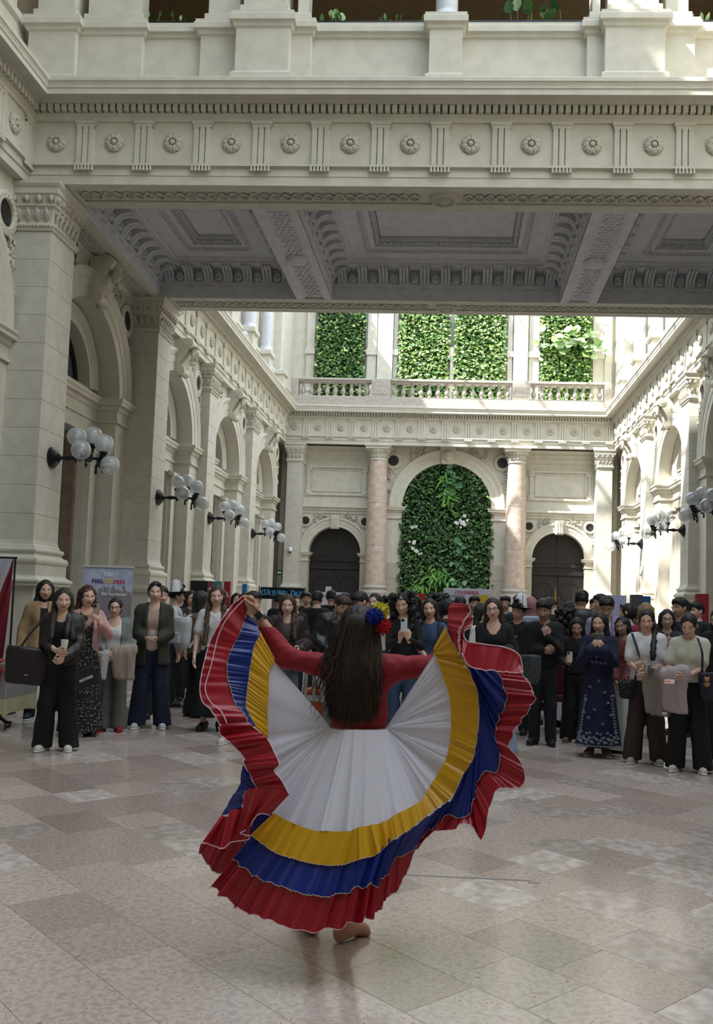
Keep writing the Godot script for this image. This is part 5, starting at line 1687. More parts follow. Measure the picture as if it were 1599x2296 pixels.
var SK_FLAP3 := [[V(0.055, 1.43, -4.12), V(0.042, 1.354, -4.06)], [V(0.072, 1.407, -4.114), V(0.059, 1.331, -4.056)], [V(0.106, 1.401, -4.108), V(0.107, 1.295, -4.052)], [V(0.165, 1.394, -4.102), V(0.146, 1.283, -4.048)], [V(0.223, 1.389, -4.096), V(0.194, 1.282, -4.044)], [V(0.272, 1.376, -4.09), V(0.242, 1.281, -4.04)], [V(0.306, 1.353, -4.084), V(0.275, 1.281, -4.036)], [V(0.318, 1.315, -4.078), V(0.304, 1.28, -4.032)], [V(0.322, 1.281, -4.072), V(0.318, 1.279, -4.028)]]
var SK_FLAP4 := [[V(0.334, 1.242, -4.15), V(0.343, 1.244, -4.18)], [V(0.333, 1.213, -4.15), V(0.37, 1.214, -4.18)], [V(0.344, 1.194, -4.15), V(0.377, 1.192, -4.18)], [V(0.374, 1.177, -4.15), V(0.379, 1.172, -4.18)]]
var DJ := {"head": V(-0.436, 1.439, -4.27), "neck": V(-0.431, 1.335, -4.26), "shL": V(-0.552, 1.257, -4.27), "elL": V(-0.778, 1.292, -4.3), "wrL": V(-0.942, 1.495, -4.34), "hdL": V(-0.975, 1.565, -4.34), "shR": V(-0.298, 1.259, -4.27), "elR": V(-0.053, 1.282, -4.3), "wrR": V(-0.001, 1.439, -4.3), "waist": V(-0.424, 0.988, -4.27), "chest": V(-0.426, 1.171, -4.27), "hipL": V(-0.492, 0.878, -4.27), "hipR": V(-0.349, 0.883, -4.27), "pom1": V(-0.357, 1.505, -4.17), "pom2": V(-0.335, 1.531, -4.22), "pom3": V(-0.321, 1.459, -4.2), "sk1": V(-0.459, 1.021, -4.16), "sk2": V(-0.365, 1.021, -4.16)}

func catmull(p: Array, t: float) -> Vector3:
	var n := p.size()
	var i := clampi(int(floor(t)), 0, n - 2)
	var u := t - i
	var a: Vector3 = p[maxi(i - 1, 0)]; var b: Vector3 = p[i]; var c: Vector3 = p[i + 1]; var d: Vector3 = p[mini(i + 2, n - 1)]
	return 0.5 * ((2.0 * b) + (c - a) * u + (2.0 * a - 5.0 * b + 4.0 * c - d) * u * u + (3.0 * b - a - 3.0 * c + d) * u * u * u)
func column(net_: Array, k: int) -> Array:
	var r := []
	for q in net_: r.append(q[k])
	return r
# a gathered strip of cloth between two seams of a net; returns its free edge
func frill(mb: MB, net_: Array, ka: int, kb: int, per: int, rows: int, amp: float, pitch: float, top := 0.15, ease := 1.0, ph := 0.0, lift := 0.0, calm := 0.0, lap := 0.0, share := Vector2.ZERO) -> Array:
	var A := column(net_, ka); var B := column(net_, kb)
	var n := (net_.size() - 1) * per
	var gr := []
	var edge := []
	var arc := ph
	var last := Vector3.ZERO
	for i in n + 1:
		var t := float(i) / per
		var a := catmull(A, minf(t, net_.size() - 1.0001)); var b := catmull(B, minf(t, net_.size() - 1.0001))
		a += (a - b).normalized() * lap
		var a2 := catmull(A, minf(t + 0.05, net_.size() - 1.0001)); var b2 := catmull(B, minf(t + 0.05, net_.size() - 1.0001))
		var al := (a2 - a + b2 - b)
		if al.length() < 1e-6: al = V(1e-3, 0, 0)
		var nn := al.normalized().cross((b - a).normalized())
		if nn.length() < 1e-4: nn = V(0, 0, 1)
		nn = nn.normalized()
		if nn.z < 0.0: nn = -nn
		var mid := (a + b) * 0.5
		if share != Vector2.ZERO: mid = catmull(column(net_, 3), minf(t, net_.size() - 1.0001))
		if i > 0: arc += mid.distance_to(last)
		last = mid
		var r := PackedVector3Array()
		var w := arc / pitch * TAU + 1.6 * sin(arc * 7.3) + 0.9 * sin(arc * 17.0 + 1.0)
		var am := amp * (1.0 - calm * smoothstep(0.38, 0.6, float(i) / n)) * (0.7 + 0.5 * sin(arc * 11.0 + 0.6))
		for j in rows + 1:
			var s := float(j) / rows
			var g := lerpf(top, 1.0, pow(s, ease)) if share == Vector2.ZERO else lerpf(share.x, share.y, s)
			var off := am * g * (sin(w + 0.8 * sin(w * 0.31)) + 0.45 * sin(w * 2.3 + 1.7) + 0.3 * sin(w * 0.37 + (s * 2.0 if share == Vector2.ZERO else 0.0)))
			var fine := 0.0022 * g * sin(w * 4.7 + 2.0 * sin(w * 0.7))
			var p := a.lerp(b, s) + nn * (off + fine + (lift * (1.0 - s) if share == Vector2.ZERO else 0.0) + lift) + al.normalized() * am * 0.5 * g * cos(w)
			r.append(p)
		gr.append(r)
		edge.append(r[rows])
	mb.grid(gr)
	return edge
func seam(parent: Node, pts: Array, called: String, m: Material, r := 0.0024, wob := 0.0025) -> void:
	var mb := MB.new()
	var q := []
	var rad := []
	for i in pts.size():
		q.append(pts[i] + V(0.0, wob * sin(i * 2.4), 0.002 + wob * cos(i * 1.9)))
		rad.append(r * (0.85 + 0.3 * absf(sin(i * 1.3))))
	mb.tube(q, rad, 5)
	put(mb, called, m, parent)

func dancer() -> void:
	var base := V(-0.43, 0, -4.27)
	var t := thing("person", "barefoot dancer in a red blouse spreading a ruffled white, yellow, blue and red skirt", "person", base)
	var root := Node3D.new()
	var X := T3(-base)
	var sk := "b98a70"
	# body
	var f := Field.new(V(-1.12, 0.03, -4.52), V(0.16, 1.45, -4.05), 0.0165)
	var Z := V(0, 0, 1)
	f.cone(DJ.neck - V(0, 0.05, 0), DJ.head - V(0, 0.06, 0), 0.055, 0.05, 0.03)
	f.cone(DJ.chest, DJ.waist, 0.115, 0.105, 0.05, Z, 1.45)
	f.cone(DJ.waist, (DJ.hipL + DJ.hipR) * 0.5, 0.108, 0.13, 0.05, Z, 1.35)
	f.cone(DJ.shL, DJ.elL, 0.04, 0.036, 0.03); f.cone(DJ.elL, DJ.wrL, 0.034, 0.025, 0.02)
	f.cone(DJ.shR, DJ.elR, 0.04, 0.036, 0.03); f.cone(DJ.elR, DJ.wrR, 0.034, 0.025, 0.02)
	f.cone(DJ.shL, DJ.shR, 0.045, 0.045, 0.05)
	var an := [V(-0.455, 0.085, -4.285), V(-0.625, 0.09, -4.36)]
	var hp := [DJ.hipR, DJ.hipL]
	for k in 2:
		var kn: Vector3 = hp[k].lerp(an[k], 0.5) + V(0, 0, -0.03)
		f.cone(hp[k], kn, 0.078, 0.052, 0.03); f.cone(kn, an[k], 0.052, 0.031, 0.02)
	var mb := MB.new()
	mb.col = L(sk)
	f.net(mb, X)
	# feet with toes
	for k in 2:
		var ff := Field.new(V(-0.07, -0.012, -0.08), V(0.07, 0.15, 0.22), 0.0065)
		ff.cone(V(0, 0.13, -0.01), V(0, 0.06, -0.015), 0.030, 0.032, 0.02)
		ff.cone(V(0, 0.035, -0.032), V(0, 0.05, 0.03), 0.033, 0.033, 0.03)
		ff.cone(V(0, 0.055, 0.01), V(0.004, 0.028, 0.11), 0.032, 0.030, 0.03)
		ff.cone(V(-0.018, 0.024, 0.11), V(0.024, 0.024, 0.115), 0.022, 0.024, 0.02)
		for j in 5:
			ff.cone(V(0.028 - j * 0.014, 0.018, 0.12 - absf(j - 1) * 0.004), V(0.030 - j * 0.0155, 0.012, 0.168 - j * 0.010), 0.0115 - (0.003 if j > 0 else 0.0), 0.0098 - (0.003 if j > 0 else 0.0), 0.005)
		ff.keep(-UP, -0.001)
		var yaw := atan2(0.66, -0.72) if k == 0 else atan2(-0.5, -0.8)
		ff.net(mb, Transform3D(Basis(UP, yaw), V(an[k].x, 0, an[k].z) - base))
	mb.add(head_mesh(sk, "a8605a", "2a1c16", false), Transform3D(Basis(UP, PI) * Basis.from_scale(Vector3.ONE * 0.98), DJ.head - base))
	for h in [["wrL", "hdL", 1.0], ["wrR", "", -1.0]]:
		var w: Vector3 = DJ[h[0]]
		var dir: Vector3 = (DJ.hdL - w).normalized() if h[1] else V(0.1, 0.9, 0.3).normalized()
		var pal := V(-h[2], 0.15, 0.45)
		pal = (pal - dir * pal.dot(dir)).normalized()
		var b := Basis((-dir).cross(pal), -dir, pal)
		if h[2] > 0: b = Basis(-b.x, b.y, b.z)
		mb.add(hand_mesh("fist"), Transform3D(b.scaled(Vector3.ONE * 0.92), w - base), L(sk))
	put(mb, "body", M.skin, t)
	# blouse
	f = Field.new(V(-1.02, 0.97, -4.46), V(0.08, 1.42, -4.08), 0.0115)
	f.cone(DJ.chest + V(0, 0.03, 0), DJ.waist + V(0, 0.05, 0), 0.140, 0.122, 0.06, Z, 1.4)
	f.cone(DJ.waist + V(0, 0.06, 0), DJ.waist - V(0, 0.05, 0), 0.121, 0.126, 0.05, Z, 1.38)
	f.cone(DJ.shL, DJ.shR, 0.058, 0.058, 0.05)
	f.cone(DJ.shL, DJ.elL, 0.056, 0.049, 0.05); f.cone(DJ.elL, DJ.elL.lerp(DJ.wrL, 0.95), 0.048, 0.031, 0.03)
	f.cone(DJ.shR, DJ.elR, 0.060, 0.05, 0.06); f.cone(DJ.elR, DJ.elR.lerp(DJ.wrR, 0.95), 0.048, 0.032, 0.03)
	f.cone(DJ.neck - V(0, 0.08, 0), DJ.neck - V(0, 0.02, 0), 0.075, 0.06, 0.04)
	folds.frequency = 1.0
	f.ripple(folds, 0.009, V(16, 22, 16))
	# wrinkles across the raised sleeve
	f.keep(-UP, -0.985)
	f.ell(DJ.sk1 + V(0, 0, 0.02), V(0.030, 0.022, 0.05), 0.01, true)
	f.ell(DJ.sk2 + V(0, 0, 0.02), V(0.033, 0.024, 0.05), 0.01, true)
	f.ell(DJ.neck, V(0.06, 0.05, 0.07), 0.01, true)
	mb = MB.new()
	f.net(mb, X)
	put(mb, "red_blouse", cloth("960d1f", 0.75, 0.2, 9.0), t)
	# skin seen through the two openings at the back of the waist
	# watch
	mb = MB.new()
	var wd: Vector3 = (DJ.wrL - DJ.elL).normalized()
	var wx := Transform3D(Basis(wd.cross(Z).normalized(), wd, Z), DJ.wrL - wd * 0.012 - base)
	mb.lathe(wx, [Vector2(0.029, -0.011), Vector2(0.033, -0.011), Vector2(0.034, 0.0), Vector2(0.033, 0.011), Vector2(0.029, 0.011)], 18)
	var wt := put(mb, "wristwatch", smat(S("8c8f94"), 0.35, 0.7), t)
	mb = MB.new()
	mb.boxt(wx * T3(V(0.01, 0, 0.034)), V(0.036, 0.034, 0.010), 0.003)
	put(mb, "watch_case", smat(S("2a2c30"), 0.15, 0.3), wt)
	dancer_hair(t, base)
	# pompoms
	var pm := {"pom1": "1c2a9a", "pom2": "e8e23a", "pom3": "d2161e"}
	for k in pm:
		mb = MB.new()
		var r := RandomNumberGenerator.new()
		r.seed = 5 + k.hash() % 50
		mb.ball(DJ[k] - base, Vector3.ONE * 0.028, 10)
		for j in 150:
			var d := V(r.randfn(), r.randfn(), r.randfn()).normalized()
			var c: Vector3 = DJ[k] - base
			mb.tube([c + d * 0.02, c + d * r.randf_range(0.038, 0.046) + V(0, 0, 0.002)], [0.004, 0.0028], 4)
		put(mb, "pompom", cloth(pm[k], 0.9, 0.2), t)
	# skirt
	var white := cloth("eceaf2", 0.7, 0.02, 12.0).duplicate()
	white.backlight_enabled = true; white.backlight = Color(0.25, 0.24, 0.26)
	var sat := {"yellow": "e0a80e", "blue": "0c2680", "red": "ac1024"}
	var cm := {}
	for k in sat:
		cm[k] = cloth(sat[k], 0.36, 0.03, 9.0).duplicate()
		cm[k].backlight_enabled = true
		cm[k].backlight = S(sat[k]) * 0.25
		cm[k].rim_enabled = true; cm[k].rim = 0.25
	var trim := smat(S("b9ab9a"), 0.5)
	var wtrim := smat(S("e6c9cc"), 0.6)
	mb = MB.new()
	shift_net(X)
	# white panel: round the waist at the back, out to the right wing
	frill(mb, SK_MAIN, 0, 1, 10, 18, 0.022, 0.085, 0.10, 0.9, 0.0, 0.0, 0.72)
	# waistband
	var band := []
	for i in 33:
		var a := TAU * i / 32
		var c: Vector3 = DJ.waist - base + V(0.134 * sin(a), 0, 0.098 * cos(a))
		band.append(PackedVector3Array([c - UP * 0.048, c - UP * 0.03 + V(sin(a), 0, cos(a)) * 0.003, c - UP * 0.008]))
	mb.grid(band, false, false, true)
	# front of the skirt, gathered up between the wings
	var fr := []
	for i in 13:
		var a := lerpf(PI * 0.55, PI * 1.45, i / 12.0)
		var row := PackedVector3Array()
		for j in 9:
			var s := j / 8.0
			var rr := lerpf(0.125, 0.30 + 0.02 * sin(i * 2.0), s)
			row.append(DJ.waist - base + V(sin(a) * rr, -0.02 - 0.52 * s, cos(a) * rr * 0.75))
		fr.append(row)
	mb.grid(fr)
	frill(mb, SK_LWHITE, 0, 1, 8, 16, 0.006, 0.22, 0.1, 0.8, 0.4)
	var s := put(mb, "skirt", white, t)
	var e: Array
	var parts := [
		["yellow_tier", "yellow", [[SK_MAIN, 1, 2, 0.017, 0.068, 0.016], [SK_LEFT, 0, 1, 0.004, 0.09, 0.004]]],
		["blue_tier", "blue", [[SK_MAIN, 2, 3, 0.017, 0.068, 0.008], [SK_LEFT, 1, 2, 0.005, 0.09, 0.002], [SK_BLUE2, 0, 1, 0.008, 0.07, 0.0], [SK_BLUE3, 0, 1, 0.003, 0.1, 0.0]]],
		["red_tier", "red", [[SK_MAIN, 3, 4, 0.017, 0.068, 0.0], [SK_LEFT, 2, 3, 0.008, 0.16, 0.0], [SK_LRED, 0, 1, 0.018, 0.10, 0.003], [SK_RED2, 0, 1, 0.015, 0.11, 0.0], [SK_RED3, 0, 1, 0.012, 0.09, 0.0], [SK_FLAP1, 0, 1, 0.008, 0.12, 0.0], [SK_FLAP2, 0, 1, 0.006, 0.10, 0.0], [SK_FLAP3, 0, 1, 0.010, 0.15, 0.0], [SK_FLAP4, 0, 1, 0.003, 0.1, 0.0]]]]
	for p in parts:
		for q in p[2]:
			mb = MB.new()
			e = frill(mb, q[0], q[1], q[2], 14, 8, q[3], q[4], 0.3, 0.8, 0.0, q[5], 0.5 if q[0] == SK_MAIN else 0.0, 0.014 if q[0] == SK_MAIN and q[1] > 1 else 0.0, [Vector2.ZERO, Vector2(0.3, 0.6), Vector2(0.6, 0.85), Vector2(0.85, 1.15)][q[1]] if q[0] == SK_MAIN else Vector2.ZERO)
			var o := put(mb, p[0], cm[p[1]], s)
			seam(o, e, "edging", wtrim if p[1] == "red" else trim, (0.0015 if q[0] == SK_MAIN else 0.0026) if p[1] == "red" else 0.0019, 0.0008 if p[1] == "red" else 0.0022)
			if p[1] == "red" and q[0] != SK_MAIN:
				var other := []
				for i in (q[0].size() - 1) * 14 + 1: other.append(catmull(column(q[0], q[1]), minf(i / 14.0, q[0].size() - 1.0001)) + V(0, 0, 0.006))
				if q[0] in [SK_LRED, SK_FLAP3, SK_FLAP2]: seam(o, other, "edging", wtrim, 0.0026, 0.001)
	# second line of edging inside the left wing
	var ln := []
	for i in 70:
		var tt := i / 70.0 * 7.9 + 0.05
		var a := catmull(column(SK_LEFT, 2), tt); var b := catmull(column(SK_LEFT, 3), tt)
		ln.append(a.lerp(b, 0.72 + 0.08 * sin(tt * 1.6)) + V(0, 0, 0.014))
	seam(s, ln, "edging", wtrim, 0.0026, 0.001)
	# ribbons tied at the waist
	var rib := [[V(-0.13, -0.02, 0.06), V(-0.17, -0.015, 0.08), V(-0.21, -0.05, 0.09), V(-0.24, -0.09, 0.08)], [V(-0.13, -0.02, 0.06), V(-0.20, 0.01, 0.07), V(-0.22, 0.0, 0.07)], [V(-0.13, -0.03, 0.07), V(-0.24, -0.10, 0.1), V(-0.33, -0.14, 0.08)], [V(0.13, -0.01, 0.06), V(0.16, -0.06, 0.10), V(0.175, -0.12, 0.12), V(0.17, -0.19, 0.13)], [V(0.13, -0.01, 0.06), V(0.15, 0.01, 0.07), V(0.165, -0.01, 0.07)]]
	for r in rib:
		mb = MB.new()
		var rows := []
		for i in 13:
			var c: Vector3 = catmull(r, minf(i / 12.0 * (r.size() - 1), r.size() - 1.001)) + DJ.waist - base
			rows.append(PackedVector3Array([c + V(0.004, 0.018, 0.002), c + V(0, 0, 0.006), c + V(-0.004, -0.018, 0.0)]))
		mb.grid(rows)
		put(mb, "ribbon", white, s)

func shift_net(X: Transform3D) -> void:
	for n in [SK_MAIN, SK_LEFT, SK_LRED, SK_LWHITE, SK_BLUE2, SK_BLUE3, SK_RED2, SK_RED3, SK_FLAP1, SK_FLAP2, SK_FLAP3, SK_FLAP4]:
		for r in n:
			for k in r.size(): r[k] = X * r[k]

func dancer_hair(t: Node, base: Vector3) -> void:
	# a smooth mass and many single locks over it
	var ring := [[1.558, 0.008, -4.265, 0.01], [1.552, 0.045, -4.26, 0.055], [1.53, 0.070, -4.255, 0.085], [1.49, 0.085, -4.25, 0.100], [1.43, 0.091, -4.245, 0.100], [1.36, 0.098, -4.215, 0.075], [1.29, 0.102, -4.165, 0.042], [1.22, 0.096, -4.140, 0.026], [1.15, 0.075, -4.135, 0.016], [1.11, 0.045, -4.135, 0.010], [1.09, 0.01, -4.135, 0.004]]
	# the locks hang on past the mass: height, half width, middle, depth
	var way := [[1.556, 0.02, -4.262, 0.03], [1.53, 0.070, -4.255, 0.085], [1.49, 0.086, -4.25, 0.101], [1.43, 0.092, -4.245, 0.101], [1.36, 0.100, -4.215, 0.077], [1.29, 0.106, -4.165, 0.046], [1.22, 0.106, -4.140, 0.031], [1.15, 0.100, -4.134, 0.027], [1.08, 0.090, -4.132, 0.024], [0.98, 0.075, -4.131, 0.020]]
	var rows := []
	for q in ring:
		var r := PackedVector3Array()
		for j in 40:
			var a := TAU * j / 40
			var wv := 1.0 + 0.05 * sin(a * 11.0) + 0.03 * sin(a * 17.0 + 1.0)
			r.append(V(-0.436 + sin(a) * q[1] * wv - base.x, q[0], q[2] + cos(a) * q[3] * wv - base.z))
		rows.append(r)
	var mb := MB.new()
	mb.grid(rows, false, true, true)
	var h := put(mb, "hair", hair_mat("17100d"), t)
	mb = MB.new()
	var r := RandomNumberGenerator.new()
	r.seed = 31
	for k in 1700:
		var a := r.randf_range(-1.75, 1.75)
		var wild := r.randf() < 0.06
		var y_end := r.randf_range(1.03, 1.20) - 0.03 * cos(a)
		var pts := []
		var rad := []
		var sway := r.randf_range(-0.022, 0.016)
		var flick := r.randf_range(0.5, 1.5)
		for i in 13:
			var y := lerpf(1.552 - 0.03 * absf(a), y_end, pow(i / 12.0, 0.9))
			var i0 := 0
			while i0 < way.size() - 2 and way[i0 + 1][0] > y: i0 += 1
			var u := clampf((way[i0][0] - y) / (way[i0][0] - way[i0 + 1][0]), 0.0, 1.0)
			var w := lerpf(way[i0][1], way[i0 + 1][1], u)
			var z := lerpf(way[i0][2], way[i0 + 1][2], u); var dp := lerpf(way[i0][3], way[i0 + 1][3], u)
			var aa := a * (0.9 + 0.1 * u)
			var p := V(-0.436 + sin(aa) * (w + 0.004) + sway * i * 0.12 + 0.003 * sin(i * 1.1 + k), y, z + cos(aa) * (dp + 0.004))
			if i > 7: p.x += 0.005 * sin(i * 0.8 * flick + k * 0.7) * (i - 7) * 0.4; p.z += 0.002 * sin(i * 1.3 + k) * (i - 7) * 0.4
			if wild and a < -0.2: p.x -= 0.10 * pow(i / 12.0, 1.5) * r.randf_range(0.6, 1.1); 
			pts.append(p - base)
			rad.append(0.0019 * (1.0 - 0.7 * pow(i / 12.0, 2.0)) + 0.0002)
		var c := L("110b09").lerp(L("6b523a"), pow(r.randf(), 2.6) * (0.9 if absf(a) > 0.25 else 0.5))
		mb.col = c
		mb.tube(pts, rad, 4, false)
	var m := vmat(0.5)
	put(mb, "locks", m, h)

# ---------------------------------------------------------------- lamps, living walls, signs, furniture
func text(parent: Node, s: String, h: float, at_: Vector3, mat: Material, b := Basis.IDENTITY, font := "Droid Sans", bold := true, called := "lettering", width := 0.0) -> MeshInstance3D:
	var m := TextMesh.new()
	m.text = s
	var f := SystemFont.new()
	f.font_names = PackedStringArray([font])
	f.font_weight = 700 if bold else 400
	m.font = f
	m.font_size = 64
	m.pixel_size = h / 46.0
	m.depth = 0.006
	if width > 0.0: m.pixel_size *= width / maxf(0.001, m.get_aabb().size.x)
	return put(m, called, mat, parent, Transform3D(b, at_))

func wall_lamp(at_: Vector3, sg: float, label: String) -> void:
	var t := thing("wall_lamp", label, "lamp", at_, 0.0, "black wall lamps with clusters of frosted globes")
	var mb := MB.new()
	var ax := Basis(V(0, 0, 1), -PI / 2 * sg)      # lathe axis towards the hall
	mb.lathe(Transform3D(ax, Vector3.ZERO), [Vector2(0.0, 0.0), Vector2(0.165, 0.0), Vector2(0.165, 0.03), Vector2(0.135, 0.045), Vector2(0.135, 0.06), Vector2(0.11, 0.07), Vector2(0.105, 0.09), Vector2(0.075, 0.10), Vector2(0.07, 0.12), Vector2(0.035, 0.15), Vector2(0.02, 0.17)], 24, false)
	put(mb, "wall_plate", M.iron, t)
	mb = MB.new()
	mb.lathe(Transform3D(ax, Vector3.ZERO), [Vector2(0.02, 0.16), Vector2(0.03, 0.2), Vector2(0.045, 0.26), Vector2(0.03, 0.36), Vector2(0.022, 0.42), Vector2(0.05, 0.45), Vector2(0.022, 0.48), Vector2(0.022, 0.78)], 14)
	put(mb, "arm", M.iron, t)
	# x out, y up, z; tilt of the globe's stem
	var gl := [[0.45, 0.10, 0.16, 0.0, 0.0], [0.58, 0.17, -0.12, 0.0, 0.0], [0.70, 0.02, -0.26, 0.0, 0.0], [0.82, 0.03, 0.03, 0.0, 0.0], [0.66, -0.02, 0.32, 0.25, 1.25], [0.80, -0.12, 0.12, 1.6, 0.35]]
	for g in gl:
		var p := V(g[0] * sg, g[1], g[2])
		var b := Basis(V(0, 0, 1), -g[3] * sg) * Basis(Vector3.RIGHT, g[4])
		var up: Vector3 = b * UP
		mb = MB.new()
		var hub := V(clampf(g[0], 0.5, 0.72) * sg, 0.0, 0)
		mb.tube([hub, hub.lerp(p, 0.5) - UP * 0.06, p - up * 0.05, p], [0.016, 0.02, 0.022, 0.03], 8)
		mb.lathe(Transform3D(b, p), [Vector2(0.018, -0.05), Vector2(0.03, -0.02), Vector2(0.025, 0.0), Vector2(0.05, 0.03), Vector2(0.062, 0.05), Vector2(0.062, 0.07), Vector2(0.05, 0.08)], 14)
		# finial below
		mb.lathe(T3(p - up * 0.06), [Vector2(0.0, -0.15), Vector2(0.018, -0.12), Vector2(0.024, -0.1), Vector2(0.012, -0.07), Vector2(0.02, -0.05), Vector2(0.014, -0.02), Vector2(0.018, 0.0)], 10)
		var br := put(mb, "branch", M.iron, t)
		mb = MB.new()
		mb.ball(p + up * 0.205, Vector3.ONE * 0.145, 24)
		put(mb, "globe", M.globe, br)
		mb = MB.new()
		mb.lathe(Transform3D(b, p), [Vector2(0.02, 0.07), Vector2(0.022, 0.13), Vector2(0.03, 0.16), Vector2(0.034, 0.2), Vector2(0.022, 0.235), Vector2(0.0, 0.245)], 12)
		put(mb, "bulb", smat(S("e8e6e0"), 0.3), br)

func leaf_mesh(w: float) -> ArrayMesh:
	var mb := MB.new()
	var o := [V(0, 0, 0), V(-0.42 * w, 0.25, 0.05), V(-0.5 * w, 0.5, 0.03), V(-0.3 * w, 0.8, -0.05), V(0, 1.0, -0.16), V(0.3 * w, 0.8, -0.05), V(0.5 * w, 0.5, 0.03), V(0.42 * w, 0.25, 0.05)]
	var mid := [V(0, 0, 0), V(0, 0.25, -0.03), V(0, 0.5, -0.05), V(0, 0.8, -0.09), V(0, 1.0, -0.16)]
	for k in 4:
		mb.quad(mid[k], o[k] if k > 0 else mid[0], o[k + 1], mid[k + 1], V(0, 0, 1))
		mb.quad(mid[k], o[(8 - k) % 8] if k > 0 else mid[0], o[7 - k] if k < 3 else o[4], mid[k + 1], V(0, 0, 1))
	return mb.mesh()
func leaves(parent: Node, called: String, mesh: Mesh, n: int, spot: Callable, size: Vector2, cols: Array, seed_: int, hang := 0.6) -> void:
	var r := RandomNumberGenerator.new()
	r.seed = seed_
	var mm := MultiMesh.new()
	mm.transform_format = MultiMesh.TRANSFORM_3D
	mm.use_colors = true
	mm.mesh = mesh
	mm.instance_count = n
	for k in n:
		var p: Vector3 = spot.call(r)
		var s := r.randf_range(size.x, size.y)
		# leaf tips hang down and outwards
		var b := Basis(UP, r.randf_range(-0.7, 0.7)) * Basis(Vector3.RIGHT, PI - r.randf_range(0.2, 0.2 + hang * 1.6)) * Basis(UP, PI) * Basis(Vector3.BACK, r.randf_range(-1.3, 1.3))
		mm.set_instance_transform(k, Transform3D(b.scaled(Vector3.ONE * s), p))
		var c: Color = cols[r.randi() % cols.size()]
		mm.set_instance_color(k, c * r.randf_range(0.7, 1.25))
	var o := MultiMeshInstance3D.new()
	o.multimesh = mm
	o.material_override = M.leaf
	o.name = called
	parent.add_child(o, true)
	stuff(o)

